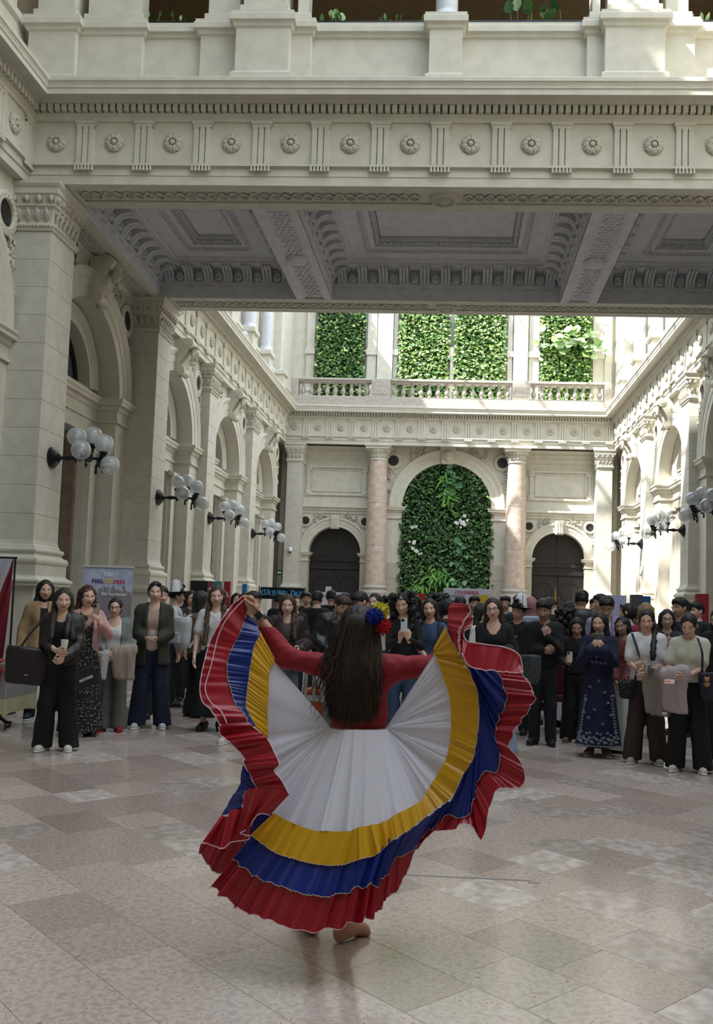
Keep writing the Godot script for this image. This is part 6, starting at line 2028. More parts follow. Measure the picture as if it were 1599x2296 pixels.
func living_walls() -> void:
	var lf := leaf_mesh(0.85)
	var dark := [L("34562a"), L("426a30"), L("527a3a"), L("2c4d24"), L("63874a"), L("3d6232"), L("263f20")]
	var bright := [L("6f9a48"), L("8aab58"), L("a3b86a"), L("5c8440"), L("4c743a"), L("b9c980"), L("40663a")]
	var t := thing("living_wall", "tall arched living wall of dense green foliage between two marble columns", "plant wall", V(-0.32, 0, -35.4))
	var mb := MB.new()
	mb.box(V(-1.72, 0.4, -0.2), V(1.72, 5.5, 0.0))
	for i in 20:
		var a := PI * i / 20; var b := PI * (i + 1) / 20
		mb.quad(V(0, 5.5, 0), V(cos(a) * 1.72, 5.5 + sin(a) * 1.72, 0), V(cos(b) * 1.72, 5.5 + sin(b) * 1.72, 0), V(0, 5.5, 0), V(0, 0, 1))
	put(mb, "planting_felt", M.soil, t)
	var spot := func(r: RandomNumberGenerator) -> Vector3:
		for k in 20:
			var p := V(r.randf_range(-1.8, 1.8), r.randf_range(0.6, 7.3), r.randf_range(0.02, 0.3))
			if p.y < 5.5 or V(p.x, p.y - 5.5, 0).length() < 1.74: return p
		return V(0, 4, 0.1)
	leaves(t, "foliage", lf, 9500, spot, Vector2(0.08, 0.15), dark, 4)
	var big := func(r: RandomNumberGenerator) -> Vector3:
		return [V(0.55 + r.randfn() * 0.22, 3.6 + r.randfn() * 0.5, 0.32), V(0.45 + r.randfn() * 0.25, 2.1 + r.randfn() * 0.3, 0.34), V(0.2 + r.randfn() * 0.1, 6.6 + r.randfn() * 0.4, 0.3)][r.randi() % 3]
	leaves(t, "broad_leaves", leaf_mesh(0.8), 90, big, Vector2(0.22, 0.36), [L("4f7f52"), L("5d8a5c"), L("42734a")], 8)
	var fern := func(r: RandomNumberGenerator) -> Vector3:
		return [V(-1.0 + r.randfn() * 0.2, 2.3 + r.randfn() * 0.15, 0.3), V(-0.25 + r.randfn() * 0.2, 2.9 + r.randfn() * 0.15, 0.3), V(0.0 + r.randfn() * 0.08, 6.2 + r.randfn() * 0.4, 0.3)][r.randi() % 3]
	leaves(t, "ferns", leaf_mesh(0.22), 160, fern, Vector2(0.3, 0.5), [L("5f9440"), L("74a84c")], 12, 0.3)
	var fl := MB.new()
	for k in 5:
		leaf_like(fl, k)
	var fm := fl.mesh()
	var r := RandomNumberGenerator.new()
	r.seed = 3
	for c in [[0.62, 5.0, 6], [0.45, 4.85, 5], [-1.35, 4.75, 2], [-1.3, 4.2, 3], [-1.05, 3.6, 3], [-1.3, 3.9, 2]]:
		for k in c[2]: put(fm, "white_flower", smat(S("e9eae4"), 0.7), t, Transform3D(Basis(Vector3.BACK, r.randf() * TAU).scaled(Vector3.ONE * r.randf_range(0.8, 1.3)), V(c[0] + r.randfn() * 0.12, c[1] + r.randfn() * 0.1, 0.36)))
	# four beds upstairs
	var k := 0
	for c in [[-6.04, -4.0, "living wall panel upstairs beside the wall telephone, leftmost of four"], [-2.53, -0.42, "dark leafy living wall panel upstairs left of the slender column"], [-0.16, 1.93, "bright living wall panel upstairs right of the slender column"], [3.45, 5.53, "sunlit living wall panel upstairs with big pale leaves spilling from its top"]]:
		var q := thing("living_wall", c[2], "plant wall", V((c[0] + c[1]) * 0.5, 9.9, -37.5), 0.0, "living wall panels in the upper gallery")
		var hw: float = (c[1] - c[0]) * 0.5
		mb = MB.new()
		mb.box(V(-hw, 0, -0.08), V(hw, 4.4, 0.02))
		put(mb, "planting_felt", M.soil, q)
		var sp := func(rr: RandomNumberGenerator) -> Vector3: return V(rr.randf_range(-hw, hw), rr.randf_range(0.1, 4.4), rr.randf_range(0.04, 0.24))
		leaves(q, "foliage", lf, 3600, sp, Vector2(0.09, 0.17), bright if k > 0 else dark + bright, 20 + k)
		if k == 3:
			var sp2 := func(rr: RandomNumberGenerator) -> Vector3: return V(0.45 + rr.randfn() * 0.6, 3.0 + rr.randfn() * 0.3, rr.randf_range(0.25, 0.6))
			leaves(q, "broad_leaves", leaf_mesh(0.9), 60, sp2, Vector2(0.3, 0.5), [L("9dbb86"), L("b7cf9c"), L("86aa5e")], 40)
		k += 1
	# plants on the near parapet
	var n := 0
	var words := ["low leafy plants behind the handrail over the near beam, left opening", "small round leaved plants behind the handrail by the stepped pedestal", "feathery green plants behind the handrail left of the grey marble column", "tall stemmed plant with big heart shaped leaves behind the parapet handrail", "ferny green plant behind the parapet at the far right opening"]
	for c in [[-4.75, 12, 0.08], [-2.0, 8, 0.10], [-0.98, 16, 0.08], [1.05, 9, 0.18], [3.6, 12, 0.10]]:
		var q := thing("potted_plant", words[n], "plant", V(c[0], 10.47, -13.32), 0.0)
		mb = MB.new()
		mb.box(V(-0.42, 0.0, -0.1), V(0.42, 0.03, 0.02), 0.01)
		put(mb, "trough", M.stone, q)
		var rr := RandomNumberGenerator.new()
		rr.seed = 90 + n
		var lm := leaf_mesh(0.9 if n in [1, 3] else 0.5)
		for j in c[1]:
			var p := V(rr.randf_range(-0.4, 0.4), 0.02, rr.randf_range(-0.07, 0.0))
			var h := rr.randf_range(0.08, 0.2) * (1.5 if n == 3 else 1.0)
			var tip := p + V(rr.randfn() * 0.05, h, 0.04)
			mb = MB.new()
			mb.tube([p, p.lerp(tip, 0.6) + V(0.01, 0, 0.01), tip], [0.006, 0.005, 0.004], 5)
			var stem := put(mb, "stem", smat(S("6f9450"), 0.6), q)
			put(lm, "leaf", smat([S("3f6a38"), S("5f8a48"), S("9ab884")][rr.randi() % 3], 0.5), stem, Transform3D((Basis(UP, rr.randf_range(-1.2, 1.2)) * Basis(Vector3.RIGHT, rr.randf_range(0.2, 1.4))).scaled(Vector3.ONE * rr.randf_range(0.8, 1.4) * c[2]), tip))
		n += 1
func leaf_like(mb: MB, k: int) -> void:
	leaf_blade(mb, Transform3D(Basis(Vector3.BACK, TAU * k / 5), Vector3.ZERO), 0.07, 0.025)

func board(t: Node, called: String, x0: float, x1: float, y0: float, y1: float, z: float, mat: Material, th := 0.02) -> MeshInstance3D:
	var mb := MB.new()
	mb.box(V(x0, y0, z - th), V(x1, y1, z), minf(0.004, th * 0.3))
	return put(mb, called, mat, t)
func post(t: Node, x: float, z: float, h: float) -> void:
	var mb := MB.new()
	mb.tube([V(x, 0, z), V(x, h, z)], [0.015, 0.015], 8)
	mb.lathe(T3(V(x, 0, z)), [Vector2(0.14, 0), Vector2(0.14, 0.015), Vector2(0.0, 0.02)], 14, false)
	put(mb, "post", M.iron, t)

func signs() -> void:
	# roll-up banner with a coast on it
	var t := thing("banner_stand", "roll up banner titled THE PHILIPPINES standing before the pilaster", "banner", V(-4.65, 0, -11.95), 0.03)
	var img := Image.create(256, 720, false, Image.FORMAT_RGB8)
	var nz := FastNoiseLite.new()
	nz.seed = 9; nz.frequency = 0.02
	for y in 720:
		for x in 256:
			var c := S("a9b4d6").lerp(S("c9cfe4"), clampf((nz.get_noise_2d(x, y) + 0.4), 0, 1))
			var d := Vector2((x - 170) / 120.0, (y - 190) / 85.0 + nz.get_noise_2d(x * 2, y) * 0.5).length()
			if d < 1.0: c = S("9a9096").lerp(S("86808a"), clampf(nz.get_noise_2d(x * 4, y * 4) + 0.5, 0, 1))
			elif y > 230: c = S("8fa3cf").lerp(S("b3c3e4"), clampf(nz.get_noise_2d(x, y * 3) + 0.5, 0, 1))
			if y > 300 and y < 440 and x > 110 and x < 245:
				c = c.lerp(S("d5daea"), 0.6)
				if y % 12 < 4 and x > 125 and x < 228 and nz.get_noise_2d(x * 9, y) > -0.25: c = c.lerp(S("7d86a4"), 0.6)
			if y > 470 and d > 1.0 and Vector2((x - 190) / 70.0, (y - 500) / 50.0 + nz.get_noise_2d(x, y)).length() < 1.0: c = S("a08f88")
			img.set_pixel(x, y, c)
	var pm := smat(Color.WHITE, 0.6)
	pm.albedo_texture = ImageTexture.create_from_image(img)
	var mb := MB.new()
	mb.quad(V(-0.34, 0.12, 0), V(0.34, 0.12, 0), V(0.34, 1.97, 0), V(-0.34, 1.97, 0), V(0, 0, 1))
	mb.quad(V(-0.34, 0.12, -0.004), V(0.34, 0.12, -0.004), V(0.34, 1.97, -0.004), V(-0.34, 1.97, -0.004), V(0, 0, -1))
	var p := put(mb, "printed_sheet", pm, t)
	text(p, "THE", 0.07, V(0.01, 1.875, 0.002), smat(S("f4f4f8"), 0.6), Basis.IDENTITY, "Droid Sans", true, "lettering", 0.142)
	text(p, "PHIL", 0.07, V(-0.133, 1.78, 0.002), smat(S("3b2e7c"), 0.6), Basis.IDENTITY, "Droid Sans", true, "lettering", 0.158)
	text(p, "IPP", 0.07, V(0.012, 1.78, 0.002), smat(S("e8c832"), 0.6), Basis.IDENTITY, "Droid Sans", true, "lettering", 0.118)
	text(p, "INES", 0.07, V(0.16, 1.78, 0.002), smat(S("c24a4f"), 0.6), Basis.IDENTITY, "Droid Sans", true, "lettering", 0.162)
	text(p, "Did You Know?", 0.05, V(0.10, 1.61, 0.002), smat(S("f0f2f8"), 0.6), Basis.IDENTITY, "Droid Sans", true, "lettering", 0.345)
	mb = MB.new()
	mb.box(V(-0.355, 1.965, -0.015), V(0.355, 1.995, 0.012), 0.004)
	put(mb, "top_rail", smat(S("d8dadb"), 0.3, 0.5), t)
	mb = MB.new()
	mb.box(V(-0.38, 0, -0.1), V(0.38, 0.12, 0.08), 0.02)
	put(mb, "base_housing", smat(S("b9bbbd"), 0.35, 0.5), t)
	mb = MB.new()
	mb.tube([V(0, 0.1, -0.03), V(0, 1.96, -0.02)], [0.012, 0.01], 8)
	put(mb, "support_pole", M.steel, t)
	# hanging flag
	t = thing("flag", "white, blue and crimson flag with a golden sun hanging from a dark stand", "flag", V(-5.93, 0, -11.6))
	mb = MB.new()
	for c in [[-0.42, 0.14]]:
		for x in c: mb.tube([V(x, 0, -0.05), V(x, 2.05, -0.05)], [0.014, 0.014], 8)
	mb.tube([V(-0.44, 2.05, -0.05), V(0.16, 2.05, -0.05)], [0.014, 0.014], 8)
	mb.box(V(-0.5, 0, -0.2), V(0.2, 0.03, 0.1), 0.005)
	put(mb, "stand", cloth("1c1c2c"), t)
	var fl := [["white_field", "c9ccd6", -0.18, 0.10, 0.0], ["blue_field", "22378c", -0.42, -0.15, 0.004], ["red_field", "7e1626", -0.05, 0.14, -0.008]]
	for q in fl:
		var rows := []
		for i in 17:
			var y := lerpf(2.03, 0.62, i / 16.0)
			var r := PackedVector3Array()
			for j in 9:
				var s := j / 8.0
				var x: float = lerpf(q[2], q[3], s)
				if q[0] == "white_field": x = lerpf(-0.18, lerpf(0.13, -0.12, minf(1.0, i / 11.0)), s)
				if q[0] == "red_field": x = lerpf(lerpf(0.12, -0.16, minf(1.0, i / 11.0)), 0.14 - 0.004 * i, s)
				r.append(V(x, y, q[4] + 0.012 * sin(s * 9.0 + i * 0.3)))
			rows.append(r)
		mb = MB.new()
		mb.grid(rows, false, false, true)
		put(mb, q[0], cloth(q[1], 0.7, 0.3), t)
	mb = MB.new()
	mb.lathe(Transform3D(Basis(Vector3.RIGHT, PI / 2), V(-0.06, 1.74, 0.022)), [Vector2(0, 0.004), Vector2(0.035, 0.002)], 16, false)
	for k in 8: leaf_blade(mb, Transform3D(Basis(Vector3.BACK, TAU * k / 8), V(-0.06, 1.74, 0.022)), 0.10, 0.012, 0.0)
	put(mb, "sun_emblem", smat(S("e0b93a"), 0.6), t)
	# title banner
	t = thing("banner", "black banner reading CULTURAL DAY in hand cut blue letters on a wire frame", "banner", V(-4.18, 0, -22.0))
	board(t, "black_sheet", -0.54, 0.54, 1.66, 1.95, 0.0, cloth("0c0d10"))
	for x in [-0.58, 0.56]: post(t, x, -0.03, 1.97)
	var xs := 0.0
	var word := "CULTURAL DAY"
	var wd := [0.09, 0.09, 0.075, 0.08, 0.09, 0.09, 0.085, 0.09, 0.05, 0.095, 0.09, 0.09]
	xs = -0.475
	for k in word.length():
		if word[k] != " ":
			text(t, word[k], 0.125 + 0.012 * sin(k * 2.3), V(xs, 1.815 + 0.014 * sin(k * 1.7), 0.003), smat(S("4fb4f0"), 0.6), Basis(V(0, 0, 1), 0.12 * sin(k * 2.1)), "Droid Sans", true, "letter")
		xs += wd[k]
	t = thing("signboard", "white board with a purple handwritten heading before the left door", "sign", V(-3.26, 0, -24.0))
	board(t, "panel", -0.42, 0.42, 1.45, 1.9, 0.0, smat(S("d8d8ec"), 0.5))
	text(t, "International Day", 0.075, V(0.0, 1.8, 0.003), smat(S("3a3560"), 0.6), Basis.IDENTITY, "Droid Serif", false)
	for x in [-0.36, 0.36]: post(t, x, -0.03, 1.6)
	board(t, "pinned_note", -0.14, 0.02, 1.88, 2.05, -0.03, smat(S("dfe3dd"), 0.6), 0.004)
	# country boards
	t = thing("signboard", "white board lettered COLOMBIA and KOLUMBIA with a yellow corner", "sign", V(0.28, 0, -17.0))
	board(t, "panel", -0.45, 0.45, 1.2, 1.945, 0.0, smat(S("dcdfee"), 0.5))
	text(t, "COLOMBIA", 0.062, V(-0.01, 1.865, 0.003), smat(S("c02a4a"), 0.6))
	text(t, "KOLUMBIA", 0.05, V(-0.24, 1.785, 0.003), smat(S("2c2c34"), 0.6), Basis.IDENTITY, "Droid Serif")
	board(t, "yellow_patch", 0.12, 0.40, 1.68, 1.83, 0.003, smat(S("e0b93a"), 0.6), 0.004)
	for x in [-0.38, 0.38]: post(t, x, -0.03, 1.3)
	t = thing("signboard", "small red board with a yellow corner in front of the living wall", "sign", V(-0.68, 0, -18.0))
	board(t, "panel", -0.1, 0.14, 1.4, 1.84, 0.0, smat(S("b3242c"), 0.6))
	board(t, "yellow_patch", 0.04, 0.13, 1.62, 1.7, 0.003, smat(S("d8b83a"), 0.6), 0.004)
	post(t, 0.0, -0.03, 1.5)
	t = thing("signboard", "pale lilac board with a dark M at its edge by the sunlit wall", "sign", V(2.91, 0, -16.0))
	board(t, "panel", -0.2, 0.14, 1.2, 1.88, 0.0, smat(S("b9bfe0"), 0.5))
	text(t, "M", 0.12, V(0.09, 1.66, 0.003), smat(S("20233a"), 0.6))
	post(t, 0.0, -0.03, 1.3)
	t = thing("display_stand", "grey and blue display panels standing by the sunlit wall", "display", V(3.52, 0, -17.0))
	board(t, "grey_panel", -0.18, 0.03, 0.6, 1.92, 0.0, smat(S("56585a"), 0.6), 0.2)
	board(t, "blue_panel", 0.03, 0.17, 0.6, 1.9, 0.0, smat(S("1f5f9c"), 0.6), 0.2)
	board(t, "foot", -0.2, 0.2, 0, 0.6, 0.0, smat(S("3c3d3f"), 0.6), 0.2)
	t = thing("display_stand", "tall dark red display panel by the shaded pilaster at the right", "display", V(3.83, 0, -14.0))
	board(t, "red_panel", -0.09, 0.09, 0.3, 1.9, 0.0, smat(S("8c1420"), 0.6), 0.12)
	board(t, "foot", -0.14, 0.14, 0, 0.3, 0.02, smat(S("2c2c2e"), 0.6), 0.18)
	t = thing("display_stand", "black screen box beside grey and teal panels with a red number four", "display", V(-4.84, 0, -17.5))
	board(t, "screen_box", -0.31, 0.02, 1.3, 1.955, 0.0, smat(S("111214"), 0.3), 0.12)
	board(t, "grey_panel", 0.03, 0.15, 0.0, 1.955, 0.0, smat(S("6c7072"), 0.6), 0.1)
	board(t, "teal_panel", 0.15, 0.30, 0.0, 1.955, 0.0, smat(S("3f8c92"), 0.6), 0.1)
	board(t, "red_strip", 0.055, 0.10, 1.55, 1.95, 0.004, smat(S("b3202c"), 0.6), 0.004)
	text(t, "4", 0.07, V(0.078, 1.80, 0.006), smat(S("eadfe0"), 0.6))
	board(t, "foot", -0.3, 0.0, 0, 1.3, -0.02, smat(S("1d1d1f"), 0.6), 0.08)
	t = thing("display_stand", "narrow red display column with a white letter A", "display", V(-4.55, 0, -18.0))
	board(t, "red_panel", -0.06, 0.06, 0, 1.97, 0.0, smat(S("a82028"), 0.6), 0.1)
	text(t, "A", 0.11, V(0.0, 1.70, 0.003), smat(S("f0eeee"), 0.6))
	t = thing("display_stand", "narrow bright blue display column near the title banner", "display", V(-4.66, 0, -20.0))
	board(t, "blue_panel", -0.05, 0.05, 0, 1.97, 0.0, smat(S("2d77b8"), 0.6), 0.1)
	t = thing("flag", "furled yellow flag on a thin pole before the right door", "flag", V(2.03, 0, -18.0))
	mb = MB.new()
	mb.tube([V(0, 0, 0), V(0, 2.03, 0)], [0.012, 0.01], 8)
	mb.ball(V(0, 2.04, 0), Vector3.ONE * 0.016, 8)
	put(mb, "pole", M.steel, t)
	mb = MB.new()
	mb.lathe(T3(V(0.01, 0, 0)), [Vector2(0.012, 2.0), Vector2(0.025, 1.8), Vector2(0.045, 1.4), Vector2(0.05, 1.1)], 10)
	put(mb, "cloth", cloth("d8b722", 0.6), t)
	# exit sign and camera
	t = thing("exit_sign", "small green sign with a white arrow on the left wall near the corner", "sign", V(-6.5, 2.72, -33.55), 0.0)
	board(t, "panel", -0.11, 0.09, -0.11, 0.11, 0.0, smat(S("0f3a2c"), 0.4), 0.03)
	mb = MB.new()
	mb.box(V(-0.05, -0.018, 0.0), V(0.06, 0.018, 0.004))
	mb.quad(V(-0.09, 0, 0.004), V(-0.03, -0.05, 0.004), V(-0.03, 0.05, 0.004), V(-0.09, 0, 0.004), V(0, 0, 1))
	put(mb, "arrow", smat(S("e4ece6"), 0.6), t)
	t = thing("security_camera", "small white dome camera on the corner pilaster of the left wall", "camera", V(-6.29, 3.62, -34.45))
	mb = MB.new()
	mb.lathe(T3(V(0, 0, 0.1)), [Vector2(0, 0.12), Vector2(0.08, 0.11), Vector2(0.085, 0.0), Vector2(0.07, -0.05)], 16)
	mb.box(V(-0.03, 0.02, 0.0), V(0.03, 0.08, 0.1))
	put(mb, "housing", smat(S("e4e6e6"), 0.4), t)
	mb = MB.new()
	mb.ball(V(0, -0.05, 0.1), Vector3.ONE * 0.06, 12)
	put(mb, "lens_dome", smat(S("15171a"), 0.1), t)
	for c in [[-6.35, 22.4, "grey floodlight lying on the left cornice, nearest the beam"], [-6.35, 26.0, "white floodlight lying on the left cornice beside a pedestal"], [-6.35, 29.8, "white floodlight on the left cornice closest to the balustrade"]]:
		t = thing("floodlight", c[2], "lamp", V(c[0], 9.245, -c[1]), 0.0, "floodlights on the left cornice")
		mb = MB.new()
		mb.box(V(-0.08, 0, -0.1), V(0.08, 0.05, 0.1), 0.01)
		put(mb, "bracket", M.iron, t)
		mb = MB.new()
		mb.lathe(Transform3D(Basis(Vector3.RIGHT, 1.2), V(0, 0.14, 0)), [Vector2(0, -0.2), Vector2(0.08, -0.18), Vector2(0.1, 0.0), Vector2(0.12, 0.2), Vector2(0.0, 0.18)], 14)
		put(mb, "lamp_head", smat(S("d0d2d2") if c[1] > 23 else S("3a3c3e"), 0.5), t)
	t = thing("wall_telephone", "white wall telephone with coiled cord left of the first upstairs living wall", "telephone", V(-6.33, 10.75, -37.46))
	mb = MB.new()
	mb.box(V(-0.11, -0.15, 0), V(0.11, 0.1, 0.07), 0.02)
	put(mb, "cradle", smat(S("d9dadb"), 0.5), t)
	mb = MB.new()
	mb.tube([V(0, 0.05, 0.1), V(0.01, 0.2, 0.11), V(0, 0.45, 0.08)], [0.04, 0.025, 0.035], 8)
	put(mb, "handset", smat(S("c6c8ca"), 0.5), t)

func furniture() -> void:
	# table at the left edge
	var t := thing("table", "folding table under a grey patterned cloth with a yellow border at the left edge", "table", V(-5.75, 0, -10.45))
	var mb := MB.new()
	mb.box(V(-0.7, 0.72, -0.38), V(0.7, 0.75, 0.38), 0.004)
	put(mb, "tabletop", smat(S("6a5a4c"), 0.6), t)
	for x: float in [-0.45, 0.45]:
		mb = MB.new()
		mb.tube([V(x, 0.72, 0.0), V(x, 0.3, 0.0), V(x - 0.0, 0.12, 0.05), V(x, 0.03, 0.25), V(x, 0.02, 0.34)], [0.02, 0.02, 0.02, 0.02, 0.02], 8)
		mb.tube([V(x, 0.12, -0.05), V(x, 0.03, -0.25), V(x, 0.02, -0.34)], [0.02, 0.02, 0.02], 8)
		put(mb, "leg", smat(S("3d332b"), 0.5), t)
	var tc := thing("tablecloth", "grey flecked cloth with a pale yellow hem over the folding table", "tablecloth", V(-5.75, 0, -10.45))
	for q in [["cloth", 0.38, 0.775, patterned("sequin", "8f8c88", "6d6a68", 0.25, 0.09, 2.0)], ["hem", 0.20, 0.38, cloth("b8b08a", 0.7, 0.3)]]:
		mb = MB.new()
		var ring := []
		for k in 60:
			var a := TAU * k / 60
			var p := V(clampf(cos(a) * 1.2, -0.72, 0.72), 0, clampf(sin(a) * 0.7, -0.4, 0.4))
			ring.append(p)
		var rows := []
		for y in [q[2], q[2] - 0.01, lerpf(q[1], q[2], 0.5), q[1]]:
			var r := PackedVector3Array()
			for k in 60: r.append(ring[k] * (1.0 + 0.035 * sin(k * 1.5) * (0.775 - y) * 1.6) + UP * (y + (0.012 * sin(k * 0.9) if y == q[1] and q[0] == "hem" else 0.0)))
			rows.append(r)
		mb.grid(rows, false, true)
		if q[0] == "cloth": mb.quad(V(-0.72, 0.776, -0.4), V(0.72, 0.776, -0.4), V(0.72, 0.776, 0.4), V(-0.72, 0.776, 0.4), UP)
		put(mb, q[0], q[3], tc)
	# trinkets
	var n := 0
	for c in [["small red and white packet on the grey flecked cloth", "b5202a", V(-5.25, 0.779, -10.2), V(0.2, 0.03, 0.14)], ["flat white box on the grey flecked cloth", "d6d6d8", V(-5.55, 0.779, -10.25), V(0.16, 0.06, 0.12)]]:
		t = thing("packet", c[0], "packet", c[2], 0.3)
		mb = MB.new()
		mb.box(V(-c[3].x * 0.5, 0, -c[3].z * 0.5), V(c[3].x * 0.5, c[3].y, c[3].z * 0.5), 0.004)
		put(mb, "box", smat(S(c[1]), 0.5), t)
		mb = MB.new()
		mb.box(V(-c[3].x * 0.3, c[3].y, -c[3].z * 0.3), V(c[3].x * 0.1, c[3].y + 0.003, c[3].z * 0.3))
		put(mb, "wrapper_label", smat(S("e8e4e0"), 0.5), t)
	for c in [["dark brown woven horse ornament hanging from the table edge", "3a261c", V(-5.36, 0.6, -10.0)], ["red woven horse ornament hanging from the table edge", "8c1c24", V(-5.12, 0.61, -10.0)]]:
		t = thing("hanging_ornament", c[0], "ornament", c[2])
		mb = MB.new()
		mb.ball(V(0, 0.04, 0), V(0.07, 0.045, 0.03), 10)
		mb.ball(V(0.06, 0.1, 0), V(0.03, 0.05, 0.025), 8)
		for x: float in [-0.05, 0.05]: mb.tube([V(x, 0.03, 0), V(x * 1.1, -0.1, 0)], [0.015, 0.008], 6)
		put(mb, "animal", cloth(c[1]), t)
		mb = MB.new()
		mb.tube([V(0.0, 0.08, 0.0), V(0, 0.17, 0.0)], [0.003, 0.003], 5)
		put(mb, "string", cloth("a08050"), t)
	# slatted chair, bin and bag behind the dancer
	t = thing("slatted_chair", "grey wooden chair with a tall slatted back behind the dancer", "chair", V(-1.52, 0, -10.75))
	for k in 5:
		mb = MB.new()
		mb.box(V(-0.21 + k * 0.095, 0.42, 0.02), V(-0.17 + k * 0.095, 0.90, 0.045), 0.004)
		put(mb, "slat", cloth("8e8f88"), t)
	mb = MB.new()
	mb.box(V(-0.23, 0.88, 0.01), V(0.25, 0.96, 0.05), 0.01)
	put(mb, "top_rail", cloth("85867f"), t)
	mb = MB.new()
	mb.box(V(-0.23, 0.40, -0.40), V(0.25, 0.44, 0.05), 0.01)
	put(mb, "seat", cloth("85867f"), t)
	for p in [V(-0.21, 0, 0.03), V(0.23, 0, 0.03), V(-0.21, 0, -0.37), V(0.23, 0, -0.37)]:
		mb = MB.new()
		mb.box(p - V(0.02, 0, 0.02), p + V(0.02, 0.41, 0.02), 0.003)
		put(mb, "leg", cloth("75766f"), t)
	t = thing("crate", "orange plastic crate on the floor behind the slatted chair", "crate", V(-1.68, 0, -12.3))
	mb = MB.new()
	mb.box(V(-0.24, 0, -0.18), V(0.24, 0.40, 0.18), 0.02)
	put(mb, "body", smat(S("b8431a"), 0.5), t)
	mb = MB.new()
	mb.box(V(-0.26, 0.37, -0.2), V(0.26, 0.42, 0.2), 0.01)
	put(mb, "rim", smat(S("c24c1e"), 0.5), t)
	t = thing("plastic_bag", "crumpled white plastic bag lying on the orange crate", "bag", V(-1.68, 0.42, -12.3))
	mb = MB.new()
	var bf := Field.new(V(-0.25, -0.02, -0.2), V(0.25, 0.32, 0.2), 0.02)
	bf.ell(V(0, 0.09, 0), V(0.19, 0.12, 0.14), 0.05); bf.ell(V(0.06, 0.2, 0), V(0.07, 0.1, 0.05), 0.05)
	bf.ripple(folds, 0.05, V(14, 14, 14)); bf.keep(-UP, 0.0)
	bf.net(mb)
	put(mb, "bag_film", cloth("dfe2e6", 0.4, 0.6), t)
	# banquet chairs and a table at the right
	var first: Node3D = null
	for c in [[1.42, -11.75, 2.6, "maroon banquet chair with a bronze frame beside the white table, back turned"], [0.62, -12.45, 0.3, "maroon banquet chair with a bronze frame left of the white table behind the laughing man"]]:
		if first == null:
			first = banquet_chair(c[3])
			first.position = V(c[0], 0, c[1]); first.rotation.y = c[2]
		else:
			var d := first.duplicate()
			d.name = numbered("banquet_chair"); add_child(d)
			d.position = V(c[0], 0, c[1]); d.rotation.y = c[2]
			d.set_meta("label", c[3])
	t = thing("table", "white topped table behind the maroon banquet chairs", "table", V(1.30, 0, -13.2))
	mb = MB.new()
	mb.box(V(-0.32, 0.72, -0.28), V(0.32, 0.75, 0.28), 0.005)
	put(mb, "tabletop", smat(S("dcdcde"), 0.5), t)
	for p in [V(-0.28, 0, -0.24), V(0.28, 0, -0.24), V(-0.28, 0, 0.24), V(0.28, 0, 0.24)]:
		mb = MB.new()
		mb.tube([p, p + UP * 0.73], [0.018, 0.018], 8)
		put(mb, "leg", M.iron, t)
	# tape on the floor
	for c in [["long grey strip of tape stuck to the floor beside the skirt", -0.26, 0.50, -5.355], ["short grey scrap of tape on the floor past the long strip", 0.475, 0.545, -5.315]]:
		t = thing("floor_tape", c[0], "tape", V((c[1] + c[2]) * 0.5, 0.0, c[3]))
		mb = MB.new()
		var h: float = (c[2] - c[1]) * 0.5
		mb.box(V(-h, 0.0, -0.011), V(h, 0.0012, 0.011))
		put(mb, "strip", smat(S("7d7c80"), 0.6), t)
func banquet_chair(label: String) -> Node3D:
	var t := thing("banquet_chair", label, "chair", Vector3.ZERO, 0.0, "maroon banquet chairs at the right")
	var mb := MB.new()
	mb.box(V(-0.2, 0.42, -0.2), V(0.2, 0.49, 0.22), 0.025)
	put(mb, "seat", cloth("5a1020"), t)
	mb = MB.new()
	var rows := []
	for zz in [-0.215, -0.25]:
		var r := PackedVector3Array()
		for k in 24:
			var a := TAU * k / 24
			r.append(V(clampf(cos(a) * 0.25, -0.185, 0.185), 0.70 + 0.2 * sin(a) * (1.1 if sin(a) > 0 else 1.0), zz - 0.05 * sin(a)))
		rows.append(r)
	mb.grid(rows, false, true)
	for e in 2:
		var row: PackedVector3Array = rows[e]
		for k in 24: mb.quad(V(0, 0.70, rows[e][0].z), row[k], row[(k + 1) % 24], V(0, 0.70, rows[e][0].z), V(0, 0, 1 if e == 0 else -1))
	put(mb, "backrest", cloth("5a1020"), t)
	mb = MB.new()
	var pts := []
	var rad := []
	for k in 17:
		var a := PI * k / 16
		pts.append(V(cos(a) * 0.205, 0.72 + 0.22 * sin(a), -0.24 - 0.05 * sin(a))); rad.append(0.012)
	pts.push_front(V(0.2, 0.45, -0.2)); pts.append(V(-0.2, 0.45, -0.2)); rad.append(0.012); rad.append(0.012)
	mb.tube(pts, rad, 8)
	put(mb, "back_frame", smat(S("a08350"), 0.35, 0.6), t)
	for p in [V(-0.19, 0, -0.24), V(0.19, 0, -0.24), V(-0.19, 0, 0.21), V(0.19, 0, 0.21)]:
		mb = MB.new()
		mb.tube([p, V(p.x, 0.45, p.z * 0.85)], [0.011, 0.012], 8)
		put(mb, "leg", smat(S("5b4a34"), 0.4, 0.5), t)
	return t

